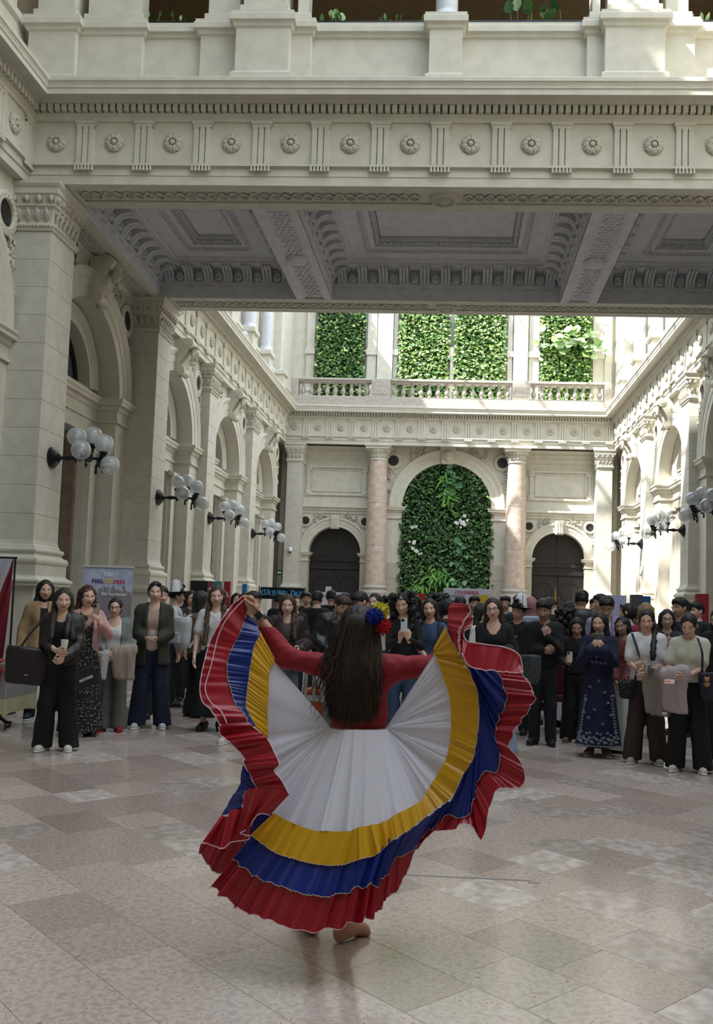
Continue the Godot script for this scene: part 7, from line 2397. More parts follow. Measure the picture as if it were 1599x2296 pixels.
# ---------------------------------------------------------------- things people hold or wear
func held(p: Node3D, called: String, label: String, category: String, x: Transform3D, group := "") -> Node3D:
	var t := thing(called, label, category, Vector3.ZERO, 0.0, group)
	t.transform = p.transform * x
	return t
func phone(p: Node3D, label: String, at_: Vector3, b: Basis, hex: String) -> void:
	var t := held(p, "phone", label, "phone", Transform3D(b, at_), "")
	var mb := MB.new()
	mb.box(V(-0.036, -0.075, -0.004), V(0.036, 0.075, 0.004), 0.003)
	put(mb, "case", smat(S(hex), 0.35), t)
	mb = MB.new()
	mb.box(V(-0.030, 0.035, 0.004), V(0.002, 0.068, 0.006), 0.001)
	for k in 2: mb.lathe(Transform3D(Basis(Vector3.RIGHT, PI / 2), V(-0.021 + k * 0.014, 0.059 - k * 0.014, 0.006)), [Vector2(0.0, 0.002), Vector2(0.006, 0.002), Vector2(0.006, 0.0)], 10, false)
	put(mb, "camera_lenses", smat(S("22242a"), 0.2), t)
func cup(p: Node3D, label: String, at_: Vector3, hex := "e6e4e0", glass := false) -> void:
	var t := held(p, "cup", label, "cup", T3(at_))
	var mb := MB.new()
	mb.lathe(T3(Vector3.ZERO), [Vector2(0.0, 0.002), Vector2(0.028, 0.0), Vector2(0.038, 0.09), Vector2(0.0395, 0.092), Vector2(0.036, 0.09), Vector2(0.027, 0.006)], 18)
	put(mb, "wall", M.globe if glass else smat(S(hex), 0.6), t)
func coat(p: Node3D, label: String, called: String, at_: Vector3, size: Vector3, hex: String, seed_: int, band := "") -> Node3D:
	# a garment folded over a forearm
	var t := held(p, called, label, "coat", T3(at_))
	var f := Field.new(V(-size.x - 0.1, -size.y - 0.08, -0.16), V(size.x + 0.1, 0.14, 0.2), 0.016)
	var Z := V(0, 0, 1)
	f.cone(V(-size.x * 0.6, 0.0, 0), V(size.x * 0.6, 0.02, 0.02), 0.07, 0.075, 0.03)
	f.cone(V(-size.x * 0.35, -0.05, 0.05), V(-size.x * 0.3, -size.y * 0.8, 0.03), size.x * 0.62, size.x * 0.5, 0.05, Z, size.x * 0.62 / 0.05)
	f.cone(V(size.x * 0.45, -0.03, 0.06), V(size.x * 0.5, -size.y, 0.04), size.x * 0.48, size.x * 0.42, 0.03, Z, size.x * 0.48 / 0.04)
	f.cone(V(size.x * 0.1, -0.05, -0.03), V(size.x * 0.1, -size.y * 0.9, -0.04), size.x * 0.7, size.x * 0.6, 0.03, Z, size.x * 0.7 / 0.035)
	folds.frequency = 1.0
	folds.seed = seed_
	f.ripple(folds, 0.028, V(15, 3.5, 10))
	f.keep(-UP, size.y)
	var mb := MB.new()
	f.net(mb)
	put(mb, "folded_cloth", cloth(hex, 0.85, 0.15), t)
	if band:
		mb = MB.new()
		mb.box(V(size.x * 0.3, -size.y * 0.95, 0.09), V(size.x * 0.3 + 0.05, -size.y * 0.95 + 0.03, 0.1))
		put(mb, "tag", smat(S(band), 0.6), t)
	return t
func strap(t: Node, pts: Array, w: float, hex: String, called := "strap") -> void:
	var mb := MB.new()
	var rows := []
	for i in 25:
		var u := minf(i / 24.0 * (pts.size() - 1), pts.size() - 1.001)
		var a := catmull(pts, u)
		var d := (catmull(pts, minf(u + 0.05, pts.size() - 1.0001)) - catmull(pts, maxf(u - 0.05, 0))).normalized()
		var s := d.cross(V(0, 0, 1)).normalized() * w
		rows.append(PackedVector3Array([a - s, a - s * 0.9 + V(0, 0, 0.006), a + s * 0.9 + V(0, 0, 0.006), a + s]))
	mb.grid(rows)
	put(mb, called, cloth(hex, 0.6, 0.2), t)
func soft_bag(p: Node3D, called: String, label: String, at_: Vector3, b: Basis, s: Vector3, m: Material, seed_ := 1) -> Node3D:
	var t := held(p, called, label, "bag", Transform3D(b, at_))
	var f := Field.new(-s * 1.25, s * 1.25, maxf(0.013, s.x / 16.0))
	var top := s.x * 0.92
	f.cone(V(0, -s.y * 0.45, 0), V(0, s.y * 0.55, 0), top * 0.92, top, 0.04, V(0, 0, 1), top / s.z)
	f.keep(UP, s.y * 0.92); f.keep(-UP, s.y)
	folds.frequency = 1.0
	folds.seed = seed_
	f.ripple(folds, 0.012, V(9, 9, 9))
	var mb := MB.new()
	f.net(mb)
	put(mb, "bag_body", m, t)
	return t

func crowd_left() -> void:
	var p: Node3D
	var t: Node3D
	p = person({"n": "woman in a tan jacket over a black turtleneck beside the grey table", "x": -5.2, "z": -11.3, "h": 1.75, "ry": 25, "hd": [5, 2, 0], "sk": "c89c84", "hair": ["long", "1a1310", 0.36], "top": {"c": "a48862", "inner": "0e0e10", "open": 0.04, "turtle": true, "fat": 0.028, "hem": 0.82, "called": "jacket"}, "bot": {"cut": "jeans", "c": "121214"}, "shoe": "2b2e34", "sole": "d8dadc", "brow": "17100d"})
	p = person({"n": "woman in a dark brown leather jacket and black wide trousers with a large tote bag", "x": -3.97, "z": -9.05, "h": 1.63, "ry": 12, "hd": [14, 3, 0], "sk": "cfa48c", "hair": ["long_front", "2e221a", 0.36], "top": {"c": "241f1c", "inner": "0d0d0f", "open": 0.055, "scoop": 0.11, "fat": 0.034, "hem": 0.90, "rough": 0.5, "called": "leather_jacket", "wrinkle": 0.02}, "bot": {"cut": "wide", "c": "08080a"}, "shoe": "d8d4cc", "rw": V(0.02, 1.06, 0.27), "lw": V(0.10, 1.00, 0.25), "rpalm": V(0.3, 0.2, -0.9), "hands": ["hold", "hold"], "stance": 0.12})
	cup(p, "small white cup held by the woman in the leather jacket", V(0.10, 1.09, 0.31))
	var leather := cloth("1f1718", 0.45, 0.25)
	t = soft_bag(p, "tote_bag", "large dark brown leather tote bag on the shoulder of the woman in black trousers", V(-0.30, 0.90, 0.10), Basis(UP, 0.25) * Basis(V(0, 0, 1), -0.12), V(0.25, 0.20, 0.09), leather)
	for sg: float in [-1.0, 1.0]: strap(t, [V(-0.10, 0.17, 0.05 * sg), V(0.0, 0.38, 0.03 * sg), V(0.12, 0.52, 0.0), V(0.13, 0.34, 0.0), V(0.10, 0.17, 0.05 * sg)], 0.011, "1f1718")
	var pl := MB.new()
	pl.box(V(-0.02, -0.105, 0.09), V(0.02, -0.095, 0.1), 0.002)
	put(pl, "metal_plate", smat(S("8a8a8c"), 0.3, 0.8), t)
	t = held(p, "paper_bag", "small black paper bag lettered in white hanging from her forearm", "bag", Transform3D(Basis(UP, 0.3) * Basis(V(0, 0, 1), 0.42), V(0.30, 0.78, 0.16)))
	var mb := MB.new()
	mb.box(V(-0.11, -0.095, -0.035), V(0.11, 0.095, 0.035), 0.003)
	put(mb, "bag_body", smat(S("101214"), 0.5), t)
	text(t, "NOTINO", 0.026, V(0, -0.005, 0.037), smat(S("e8e8e8"), 0.5))
	strap(t, [V(-0.05, 0.09, 0.03), V(-0.03, 0.16, 0.0), V(0.02, 0.2, -0.01), V(0.05, 0.15, 0.0), V(0.05, 0.09, 0.03)], 0.003, "101214", "handle")
	p = person({"n": "woman in a black polka dot dress and pink cardigan filming with a phone", "x": -4.16, "z": -10.1, "h": 1.68, "ry": 30, "hd": [8, 4, 0], "sk": "d0a58e", "hair": ["wavy", "4a2418", 0.30], "top": {"c": "c99a98", "inner": "121214", "imat": patterned("polka", "101013", "dedede", 0.10, 0.05, 1.0), "open": 0.07, "scoop": 0.09, "fat": 0.014, "hem": 0.84, "called": "cardigan"}, "bot": {"skirt": 0.06, "r": 0.24, "mat": patterned("polka", "101013", "dedede", 0.10, 0.05, 1.0), "called": "dress"}, "shoe": "0f0f10", "rw": V(0.00, 1.30, 0.32), "lw": V(0.12, 1.28, 0.33), "hands": ["hold", "hold"], "rdir": V(0.35, 0.8, 0.3), "ldir": V(-0.3, 0.8, 0.3), "rpalm": V(0.6, 0, -0.6), "lpalm": V(-0.6, 0, -0.6)})
	phone(p, "beige phone with a round lens held up by the woman in polka dots", V(0.06, 1.43, 0.36), Basis(UP, -0.25), "a99a8e")
	p = person({"n": "young woman with round glasses, grey cardigan and a beige coat over her arm", "x": -3.97, "z": -10.5, "h": 1.55, "ry": 15, "hd": [-2, 2, 0], "sk": "d3aa95", "hair": ["tail", "2a1d18", 0.24], "glasses": "on", "top": {"c": "7d8684", "inner": "dcdad8", "open": 0.085, "scoop": 0.13, "fat": 0.014, "hem": 0.88, "called": "cardigan"}, "bot": {"cut": "wide", "c": "6a6864"}, "shoe": "9c1420", "rw": V(-0.06, 1.00, 0.23), "lw": V(0.08, 1.02, 0.22)})
	coat(p, "beige wool coat folded over the arm of the woman with glasses", "folded_coat", V(0.16, 1.04, 0.25), V(0.16, 0.36, 0.1), "a3958a", 3)
	coat(p, "white cloth bag hanging beneath the beige coat", "cloth_bag", V(-0.10, 0.96, 0.25), V(0.075, 0.28, 0.1), "c9c8c8", 4)
	p = person({"n": "woman in an olive jacket and navy jeans with sunglasses on her head", "x": -3.62, "z": -10.85, "h": 1.76, "ry": 14, "hd": [4, 0, 0], "sk": "d2ab98", "hair": ["bun", "3a2a22"], "glasses": "up", "top": {"c": "35372c", "inner": "b49c8c", "open": 0.062, "scoop": 0.075, "fat": 0.034, "hem": 0.74, "collar": true, "called": "jacket"}, "bot": {"cut": "wide", "c": "131c36"}, "shoe": "c9ccd0", "sole": "e2e2e2", "rw": V(-0.045, 1.045, 0.245), "lw": V(0.05, 1.045, 0.245), "rpalm": V(0.3, 0.9, 0), "lpalm": V(-0.3, 0.9, 0), "hands": ["hold", "hold"], "stance": 0.13})
	cup(p, "clear plastic cup held by the woman in the olive jacket", V(0.01, 1.06, 0.31), "ffffff", true)
	p = person({"n": "smiling man in a white T-shirt behind the woman in olive", "x": -3.88, "z": -11.85, "h": 1.72, "ry": 35, "man": true, "sk": "cfa389", "hair": ["short", "33241b"], "top": {"c": "c9cacc", "sleeve": 0.4}, "bot": {"cut": "jeans", "c": "22262e"}, "smile": 0.7, "far": true})
	p = person({"n": "man in a white felt kalpak hat turned to the right at the left side", "x": -4.1, "z": -13.2, "h": 1.73, "ry": 110, "man": true, "sk": "b98e74", "hair": ["short", "15100e"], "hat": "kalpak", "top": {"c": "c6c8cc", "sleeve": 0.4}, "bot": {"cut": "jeans", "c": "1a1a1e"}, "far": true})
	p = person({"n": "long black haired person in a taupe sweater with a white backpack, back turned", "x": -3.42, "z": -12.1, "h": 1.68, "ry": 140, "sk": "b98e74", "hair": ["long", "0d0b0c", 0.40], "top": {"c": "75675b", "fat": 0.02, "hem": 0.86}, "bot": {"cut": "flare", "c": "0c0c0e"}, "shoe": "2a2826"})
	t = soft_bag(p, "backpack", "white nylon backpack on the back of the long haired person", V(0.02, 1.14, -0.24), Basis(UP, PI), V(0.18, 0.23, 0.10), cloth("c8cace", 0.5, 0.5))
	var pk := t
	strap(pk, [V(-0.09, -0.2, -0.06), V(-0.12, 0.1, -0.22), V(-0.09, 0.24, -0.1), V(-0.07, 0.2, 0.0)], 0.022, "b9bcc0")
	strap(pk, [V(0.09, -0.2, -0.06), V(0.12, 0.1, -0.22), V(0.09, 0.24, -0.1), V(0.07, 0.2, 0.0)], 0.022, "b9bcc0")
	mb = MB.new()
	mb.boxt(T3(V(0, -0.07, 0.105)), V(0.2, 0.16, 0.05), 0.02)
	put(mb, "front_pocket", cloth("c0c3c8", 0.5, 0.5), pk)
	p = person({"n": "dark haired man bowing his head behind the white backpack", "x": -3.62, "z": -13.05, "h": 1.68, "ry": 20, "hd": [0, 25, 0], "man": true, "sk": "b07f66", "hair": ["short", "0f0d0d"], "top": {"c": "15161a", "fat": 0.02}, "bot": {"c": "15161a"}, "far": true})
	p = person({"n": "woman with very long wavy hair in a white shirt and long dark skirt", "x": -2.87, "z": -10.9, "h": 1.73, "ry": 10, "hd": [0, 0, 0], "sk": "d2aa97", "hair": ["wavy_front", "5a4334", 0.52], "top": {"c": "d8d8da", "sleeve": 0.45, "collar": true, "scoop": 0.09, "fat": 0.012}, "bot": {"skirt": 0.18, "r": 0.25, "c": "0e0f15"}, "shoe": "0d0d0e", "rw": V(-0.22, 0.88, 0.12)})
	p = person({"n": "dark haired man in white sneakers half hidden by the dancer's raised wing", "x": -2.22, "z": -9.95, "h": 1.66, "ry": 10, "hd": [25, 0, 0], "man": true, "sk": "bd8f74", "hair": ["short", "14100e"], "top": {"c": "1b1b1f", "fat": 0.02}, "bot": {"cut": "jeans", "c": "b3a89c"}, "shoe": "d5d3cc", "stance": 0.24})
	p = person({"n": "woman in a maroon hooded puffer jacket with long straight hair and jeans", "x": -1.97, "z": -10.75, "h": 1.65, "ry": 12, "hd": [-4, 6, 0], "shut": true, "sk": "d3ab99", "hair": ["long_front", "4a3528", 0.36], "top": {"c": "2c1a20", "inner": "5b5148", "open": 0.05, "fat": 0.05, "hem": 0.78, "hood": true, "wrinkle": 0.03, "rough": 0.6, "called": "puffer_jacket"}, "bot": {"cut": "jeans", "c": "5c6a76"}, "shoe": "dddddd", "lw": V(0.16, 1.05, 0.2)})
	p = person({"n": "fair haired man in a black leather jacket looking down", "x": -1.44, "z": -11.4, "h": 1.69, "ry": 30, "hd": [10, 28, 0], "man": true, "sk": "d0a48e", "hair": ["short", "4b3626"], "top": {"c": "17181b", "inner": "9fb4cc", "open": 0.04, "collar": true, "fat": 0.05, "hem": 0.9, "rough": 0.45, "wrinkle": 0.025, "called": "leather_jacket"}, "bot": {"cut": "jeans", "c": "8c8f90"}, "rw": V(-0.2, 0.98, 0.2)})
	p = person({"n": "man in a black baseball cap looking down beside the leather jacket", "x": -1.16, "z": -11.9, "h": 1.74, "ry": -50, "hd": [0, 20, 0], "man": true, "sk": "cf9e88", "hair": ["short", "3a2a1f"], "hat": "cap", "top": {"c": "4b4038", "fat": 0.03}, "bot": {"c": "1b1c20"}, "far": true})
	p = person({"n": "dark haired woman with her head tilted behind the dancer's pompoms", "x": -1.02, "z": -12.2, "h": 1.72, "ry": -20, "hd": [0, 0, 8], "sk": "d2a893", "hair": ["long", "1c1512", 0.34], "top": {"c": "c8c6c4"}, "bot": {"c": "1b1c20"}, "far": true})
	p = person({"n": "curly haired woman in a black sweater filming the dance with her phone", "x": -0.55, "z": -10.3, "h": 1.70, "ry": -4, "hd": [-6, 8, 4], "shut": true, "smile": 0.8, "sk": "c4957b", "hair": ["curly", "100d0d"], "top": {"c": "0d0d10", "scoop": 0.06, "hem": 0.98}, "bot": {"cut": "flare", "c": "33486a"}, "shoe": "c8c8c8", "rw": V(0.00, 1.20, 0.28), "lw": V(0.10, 1.20, 0.28), "hands": ["hold", "hold"], "rdir": V(0.3, 0.85, 0.2), "ldir": V(-0.3, 0.85, 0.2), "rpalm": V(0.5, 0, -0.7), "lpalm": V(-0.5, 0, -0.7)})
	phone(p, "white phone held by the curly haired woman in black", V(0.05, 1.36, 0.34), Basis(UP, 0.1), "c9d0d4")
	p = person({"n": "pouting woman in a blue T-shirt with a dark bag strap", "x": -0.25, "z": -10.6, "h": 1.65, "ry": -16, "hd": [10, -2, 6], "sk": "cc9c80", "hair": ["long", "2a1d18", 0.26], "top": {"c": "35506f", "sleeve": 0.4, "hem": 0.96}, "bot": {"cut": "jeans", "c": "3d4a5c"}, "lw": V(0.22, 1.02, 0.2), "rw": V(0.04, 1.0, 0.2), "far": false})
	strap(held(p, "shoulder_bag", "dark shoulder strap and bag of the woman in the blue T-shirt", "bag", T3(Vector3.ZERO)), [V(0.12, 1.43, 0.03), V(0.15, 1.3, 0.12), V(0.17, 1.15, 0.12), V(0.2, 1.0, 0.08)], 0.015, "10131c")

func crowd_right() -> void:
	var p: Node3D
	var t: Node3D
	var mb: MB
	p = person({"n": "young woman in profile with dark hair and a white top behind the red flap", "x": 0.36, "z": -11.2, "h": 1.62, "ry": 60, "sk": "d6ad98", "hair": ["long", "191210", 0.3], "top": {"c": "d4d4d2"}, "bot": {"c": "24262c"}, "far": true})
	p = person({"n": "woman with thin framed glasses in a black top and pale wide jeans", "x": 0.46, "z": -9.85, "h": 1.67, "ry": -8, "hd": [-2, 0, 6], "smile": 0.4, "sk": "d2a78f", "hair": ["long", "35201b", 0.34], "glasses": "on", "top": {"c": "141519", "inner": "08080a", "open": 0.09, "scoop": 0.15, "fat": 0.016, "hem": 0.95, "called": "cardigan"}, "bot": {"cut": "wide", "c": "8fa6bf"}, "shoe": "aeb6ba", "sole": "e4e4e4", "rw": V(0.02, 1.06, 0.25), "lw": V(0.16, 1.06, 0.25), "stance": 0.17})
	coat(p, "black jacket with a white lining folded over the arms of the woman in glasses", "folded_coat", V(0.1, 1.12, 0.27), V(0.15, 0.12, 0.1), "17181c", 6)
	t = soft_bag(p, "handbag", "black bag woven with small silver hexagons beside the red ruffle", V(0.40, 0.96, 0.12), Basis(UP, -0.2), V(0.15, 0.16, 0.05), patterned("hexbag", "22262c", "9aa4ac", 0.13, 0.06, 2.4))
	strap(t, [V(-0.1, 0.14, 0), V(-0.12, 0.3, 0), V(-0.16, 0.42, 0.0)], 0.008, "101214")
	p = person({"n": "laughing man in a white felt kalpak hat and black sweater", "x": 0.85, "z": -11.6, "h": 1.66, "ry": -25, "hd": [-6, 4, -8], "smile": 0.9, "man": true, "sk": "c79a80", "hair": ["short", "15110f"], "hat": "kalpak", "top": {"c": "101114", "fat": 0.012}, "bot": {"c": "16171b"}, "rw": V(-0.02, 1.18, 0.2), "hands": ["flat", "relaxed"]})
	p = person({"n": "person with pink hair in a pale blue hoodie, back turned", "x": 1.09, "z": -12.6, "h": 1.74, "ry": 160, "sk": "d0a690", "hair": ["bob", "b9848c"], "top": {"c": "a9b7cc", "fat": 0.03, "hood": true}, "bot": {"c": "24262c"}, "far": true})
	p = person({"n": "young man in a black sweater and black trousers resting his chin on his hand", "x": 1.09, "z": -10.72, "h": 1.68, "ry": -12, "hd": [-6, 10, 0], "man": true, "sk": "8d6450", "lips": "7b4a42", "hair": ["short", "0e0c0c"], "top": {"c": "0c0d10", "fat": 0.02, "hem": 0.92}, "bot": {"cut": "jeans", "c": "12141a"}, "shoe": "0a0a0b", "rw": V(0.03, 1.12, 0.23), "lw": V(0.06, 1.28, 0.23), "hands": ["hold", "hold"], "ldir": V(-0.25, 0.9, 0.0), "lpalm": V(-0.3, 0, -0.9)})
	p = person({"n": "young woman in black looking at her phone beside the embroidered dress", "x": 1.52, "z": -11.05, "h": 1.49, "ry": -10, "hd": [0, 18, 0], "shut": true, "sk": "b3866c", "hair": ["long", "0f0c0c", 0.34], "top": {"c": "0d0d10", "fat": 0.015}, "bot": {"cut": "wide", "c": "0d0d10"}, "shoe": "7a5a4a", "rw": V(-0.10, 1.05, 0.25), "rdir": V(0.1, 0.8, 0.4), "rpalm": V(0.2, 0.1, -0.9), "hands": ["hold", "relaxed"]})
	phone(p, "cream phone held low by the young woman in black", V(-0.08, 1.17, 0.31), Basis(Vector3.RIGHT, -0.3), "b9ac9a")
	# embroidered dress
	p = person({"n": "woman in a long navy dress with silver embroidery taking a picture", "x": 1.63, "z": -10.05, "h": 1.55, "ry": -10, "hd": [-14, 4, 0], "sk": "c49a82", "lips": "8c4a44", "hair": ["long", "0e0c0d", 0.40], "top": {"c": "10173a", "fat": 0.02, "hem": 0.97, "flare": 0.03, "called": "tunic"}, "bot": {"skirt": 0.13, "r": 0.27, "y0": 1.0, "c": "10173a", "pleat": 0.03, "called": "dress"}, "shoe": "8a6a52", "sole": "d9d2c8", "rw": V(-0.08, 1.27, 0.27), "lw": V(0.04, 1.27, 0.27), "hands": ["hold", "hold"], "rdir": V(0.3, 0.8, 0.2), "ldir": V(-0.3, 0.8, 0.2), "rpalm": V(0.6, 0, -0.6), "lpalm": V(-0.6, 0, -0.6)})
	phone(p, "dark phone held sideways by the woman in the navy dress", V(-0.02, 1.43, 0.34), Basis(V(0, 0, 1), 1.57), "4a4c50")
	mb = MB.new()
	for k in 11: motif(mb, [-0.09, 0.06, -0.13, 0.10, -0.04, 0.14, -0.10, 0.05, 0.0, -0.15, 0.15][k], [0.82, 0.76, 0.66, 0.64, 0.56, 0.5, 0.46, 0.40, 0.9, 0.52, 0.72][k], 0.028, 0.0)
	for k in 26:
		var u := -1.0 + 2.0 * k / 25.0
		motif(mb, sin(u) * 0.25, 0.20 + 0.03 * sin(k * 1.8), 0.036, 0.0)
		motif(mb, sin(u) * 0.262, 0.155, 0.022, PI)
		if k % 2 == 0: motif(mb, sin(u) * 0.24, 0.27 + 0.03 * sin(k * 1.1), 0.026, 0.0)
	for k in 14:
		for sg: float in [-1.0, 1.0]: motif(mb, sg * (0.135 + 0.06 * k / 13.0), 0.72 - 0.035 * k, 0.022, sg * 0.8)
	for k in 12: motif(mb, -0.07 + 0.14 * (k % 4) / 3.0, 1.12 + 0.07 * int(k / 4.0), 0.03, k * 0.7)
	stuff(put(mb, "silver_embroidery", smat(S("9aa0b0"), 0.35, 0.4), p))
	p = person({"n": "smiling woman with wavy black hair, a red printed blouse and white skirt", "x": 1.96, "z": -10.4, "h": 1.51, "ry": -22, "hd": [-10, 2, 8], "smile": 1.0, "sk": "845a46", "lips": "7b4440", "hair": ["wavy", "0f0c0c", 0.2], "top": {"mat": patterned("redprint", "5a141c", "b09a8c", 0.16, 0.06, 1.6), "hem": 0.66, "fat": 0.016}, "bot": {"skirt": 0.05, "r": 0.25, "c": "cfd1d2", "nfold": 14}, "shoe": "15161a", "rw": V(-0.05, 0.9, 0.2), "lw": V(0.05, 0.9, 0.2)})
	p = person({"n": "woman with a black side braid in a white T-shirt and brown wide trousers", "x": 2.06, "z": -9.66, "h": 1.60, "ry": -14, "hd": [-2, 8, 0], "shut": true, "sk": "c69a86", "hair": ["braid", "121011"], "top": {"c": "d9dadc", "sleeve": 0.45, "fat": 0.026, "hem": 0.92}, "bot": {"cut": "wide", "c": "3a2c27"}, "shoe": "a8a49c", "sole": "d4d2cc", "rw": V(-0.06, 1.04, 0.26), "lw": V(0.02, 1.02, 0.24), "hands": ["peace", "hold"], "rdir": V(-0.1, 0.9, 0.2), "rpalm": V(0.2, 0, 0.9), "stance": 0.13})
	phone(p, "dark red phone held flat by the woman with the braid", V(0.06, 1.07, 0.32), Basis(Vector3.RIGHT, -1.3), "3a1c1e")
	coat(p, "taupe jackets with a white tag folded over the arm of the woman with the braid", "folded_coat", V(0.13, 1.02, 0.24), V(0.17, 0.46, 0.1), "8b8078", 9, "e0e2e2")
	t = soft_bag(p, "handbag", "small black bag with white stitching on the hip of the woman with the braid", V(-0.20, 0.82, 0.16), Basis(UP, 0.3), V(0.11, 0.10, 0.04), patterned("stitched", "0e0e12", "b9b9bc", 0.06, 0.03, 1.5))
	strap(t, [V(0.08, 0.08, 0), V(0.12, 0.35, 0.03), V(0.06, 0.62, -0.05)], 0.014, "1d2430")
	p = person({"n": "woman in a cream polo shirt and black trousers with hair tied back", "x": 2.40, "z": -9.25, "h": 1.58, "ry": -20, "hd": [-4, 22, 0], "shut": true, "sk": "c2947e", "hair": ["bun", "141214"], "top": {"c": "cbc9b6", "sleeve": 0.45, "collar": true, "fat": 0.016, "hem": 0.96}, "bot": {"cut": "wide", "c": "070709"}, "shoe": "cfcbc2", "sole": "e6e4de", "rw": V(-0.12, 1.06, 0.24), "lw": V(0.0, 1.04, 0.25), "stance": 0.13})
	coat(p, "pale pink jacket hanging over the arm of the woman in the polo shirt", "folded_coat", V(-0.12, 1.06, 0.24), V(0.15, 0.42, 0.1), "a89a9c", 12)
	t = held(p, "card", "pink paper card held by the woman in the polo shirt", "card", Transform3D(Basis(Vector3.RIGHT, -0.5), V(-0.16, 0.98, 0.40)))
	mb = MB.new()
	mb.box(V(-0.05, -0.025, -0.001), V(0.05, 0.025, 0.001))
	put(mb, "sheet", smat(S("d9b3a6"), 0.7), t)
	mb = MB.new()
	mb.box(V(-0.035, -0.008, 0.001), V(0.01, 0.006, 0.0016))
	put(mb, "print", smat(S("a85a4c"), 0.7), t)
	t = soft_bag(p, "shoulder_bag", "navy shoulder bag with a small plush charm beside the polo shirt", V(0.24, 0.94, 0.14), Basis(UP, 0.2), V(0.15, 0.15, 0.06), cloth("10162a", 0.6, 0.3))
	strap(t, [V(-0.1, 0.12, 0), V(-0.1, 0.34, 0.02), V(-0.14, 0.5, -0.06)], 0.012, "10162a")
	t = held(p, "plush_charm", "tan plush charm with round eyes clipped to the navy bag", "toy", T3(V(0.2, 0.98, 0.24)))
	mb = MB.new()
	mb.ball(V(0, 0.03, 0), V(0.028, 0.026, 0.02), 10)
	mb.ball(V(0, -0.02, 0), V(0.024, 0.03, 0.018), 10)
	for sg: float in [-1.0, 1.0]:
		mb.ball(V(0.02 * sg, 0.055, 0), V(0.008, 0.014, 0.006), 6)
		mb.ball(V(0.024 * sg, -0.02, 0), V(0.01, 0.016, 0.01), 6)
	put(mb, "plush_body", cloth("a87e5c", 0.95), t)
	p = person({"n": "woman with long black hair in a dark jacket at the right edge", "x": 2.95, "z": -10.1, "h": 1.64, "ry": -40, "hd": [0, 12, 0], "sk": "c99d88", "hair": ["long", "0f0c0d", 0.40], "top": {"c": "0f1013", "fat": 0.03}, "bot": {"cut": "wide", "c": "0d0d10"}})
	p = person({"n": "woman with glasses and black hair making a peace sign behind the polo shirt", "x": 2.56, "z": -10.9, "h": 1.61, "ry": -10, "sk": "b98e78", "smile": 0.8, "hair": ["long", "0f0d0f", 0.3], "glasses": "on", "top": {"c": "2a2c34", "fat": 0.02}, "bot": {"c": "15161a"}, "lw": V(0.02, 1.27, 0.22), "ldir": V(-0.05, 0.95, 0.1), "lpalm": V(-0.1, 0, 0.9), "hands": ["relaxed", "peace"]})
	p = person({"n": "blonde woman in a magenta top behind the woman with the braid", "x": 2.46, "z": -11.6, "h": 1.69, "ry": 160, "sk": "d6b09c", "hair": ["wavy", "a88f68", 0.3], "top": {"c": "9c2c4e"}, "bot": {"c": "24262c"}, "far": true})
	p = person({"n": "man with short black hair in profile near the shaded pilaster", "x": 3.0, "z": -12.0, "h": 1.77, "ry": -60, "man": true, "sk": "a87a60", "hair": ["short", "0d0b0b"], "top": {"c": "1a1c22"}, "bot": {"c": "15161a"}, "far": true})
	p = person({"n": "dark haired man looking down near the tall red display panel", "x": 3.22, "z": -12.6, "h": 1.76, "ry": -70, "hd": [0, 15, 0], "man": true, "sk": "a87a60", "hair": ["short", "0d0b0b"], "top": {"c": "262830"}, "bot": {"c": "15161a"}, "far": true})
	p = person({"n": "man with glasses and a beard in a lilac shirt looking down", "x": 1.95, "z": -11.5, "h": 1.77, "ry": -12, "hd": [0, 24, 0], "man": true, "sk": "cfa28c", "hair": ["short", "120f10"], "glasses": "on", "top": {"c": "9a90b4", "inner": "cfcac4", "open": 0.05, "collar": true, "fat": 0.02, "called": "shirt"}, "bot": {"c": "22242a"}, "far": true})
	p = person({"n": "tall man in a black leather jacket seen from behind before the right door", "x": 1.86, "z": -13.1, "h": 1.86, "ry": 175, "man": true, "sk": "c49880", "hair": ["short", "0e0c0d"], "top": {"c": "131417", "fat": 0.035, "rough": 0.45, "collar": true}, "bot": {"c": "15161a"}, "far": true})
	p = person({"n": "young man with tousled dark hair in profile beside the lilac shirt", "x": 2.30, "z": -14.0, "h": 1.83, "ry": -85, "man": true, "sk": "c49880", "hair": ["short", "1c1512"], "top": {"c": "2b2d33"}, "bot": {"c": "15161a"}, "far": true})
	p = person({"n": "woman with a dark ponytail turned towards the sunlit wall", "x": 2.49, "z": -12.9, "h": 1.69, "ry": -110, "sk": "d2a893", "hair": ["tail", "20171a", 0.3], "top": {"c": "c9c6cc"}, "bot": {"c": "24262c"}, "far": true})
	p = person({"n": "woman with long curly black hair in a red vest and white blouse", "x": 1.56, "z": -12.5, "h": 1.60, "ry": 130, "sk": "c49a84", "hair": ["curly", "0e0c0d"], "top": {"c": "8c1220", "sleeve": 0.4}, "bot": {"skirt": 0.1, "r": 0.26, "c": "c9cbd0"}, "far": true})
	p = person({"n": "man with brown hair bending forward near the yellow flag", "x": 1.62, "z": -14.5, "h": 1.78, "ry": -120, "hd": [0, 25, 0], "man": true, "sk": "d0a58e", "hair": ["short", "4a3424"], "top": {"c": "20262c"}, "bot": {"c": "15161a"}, "far": true})
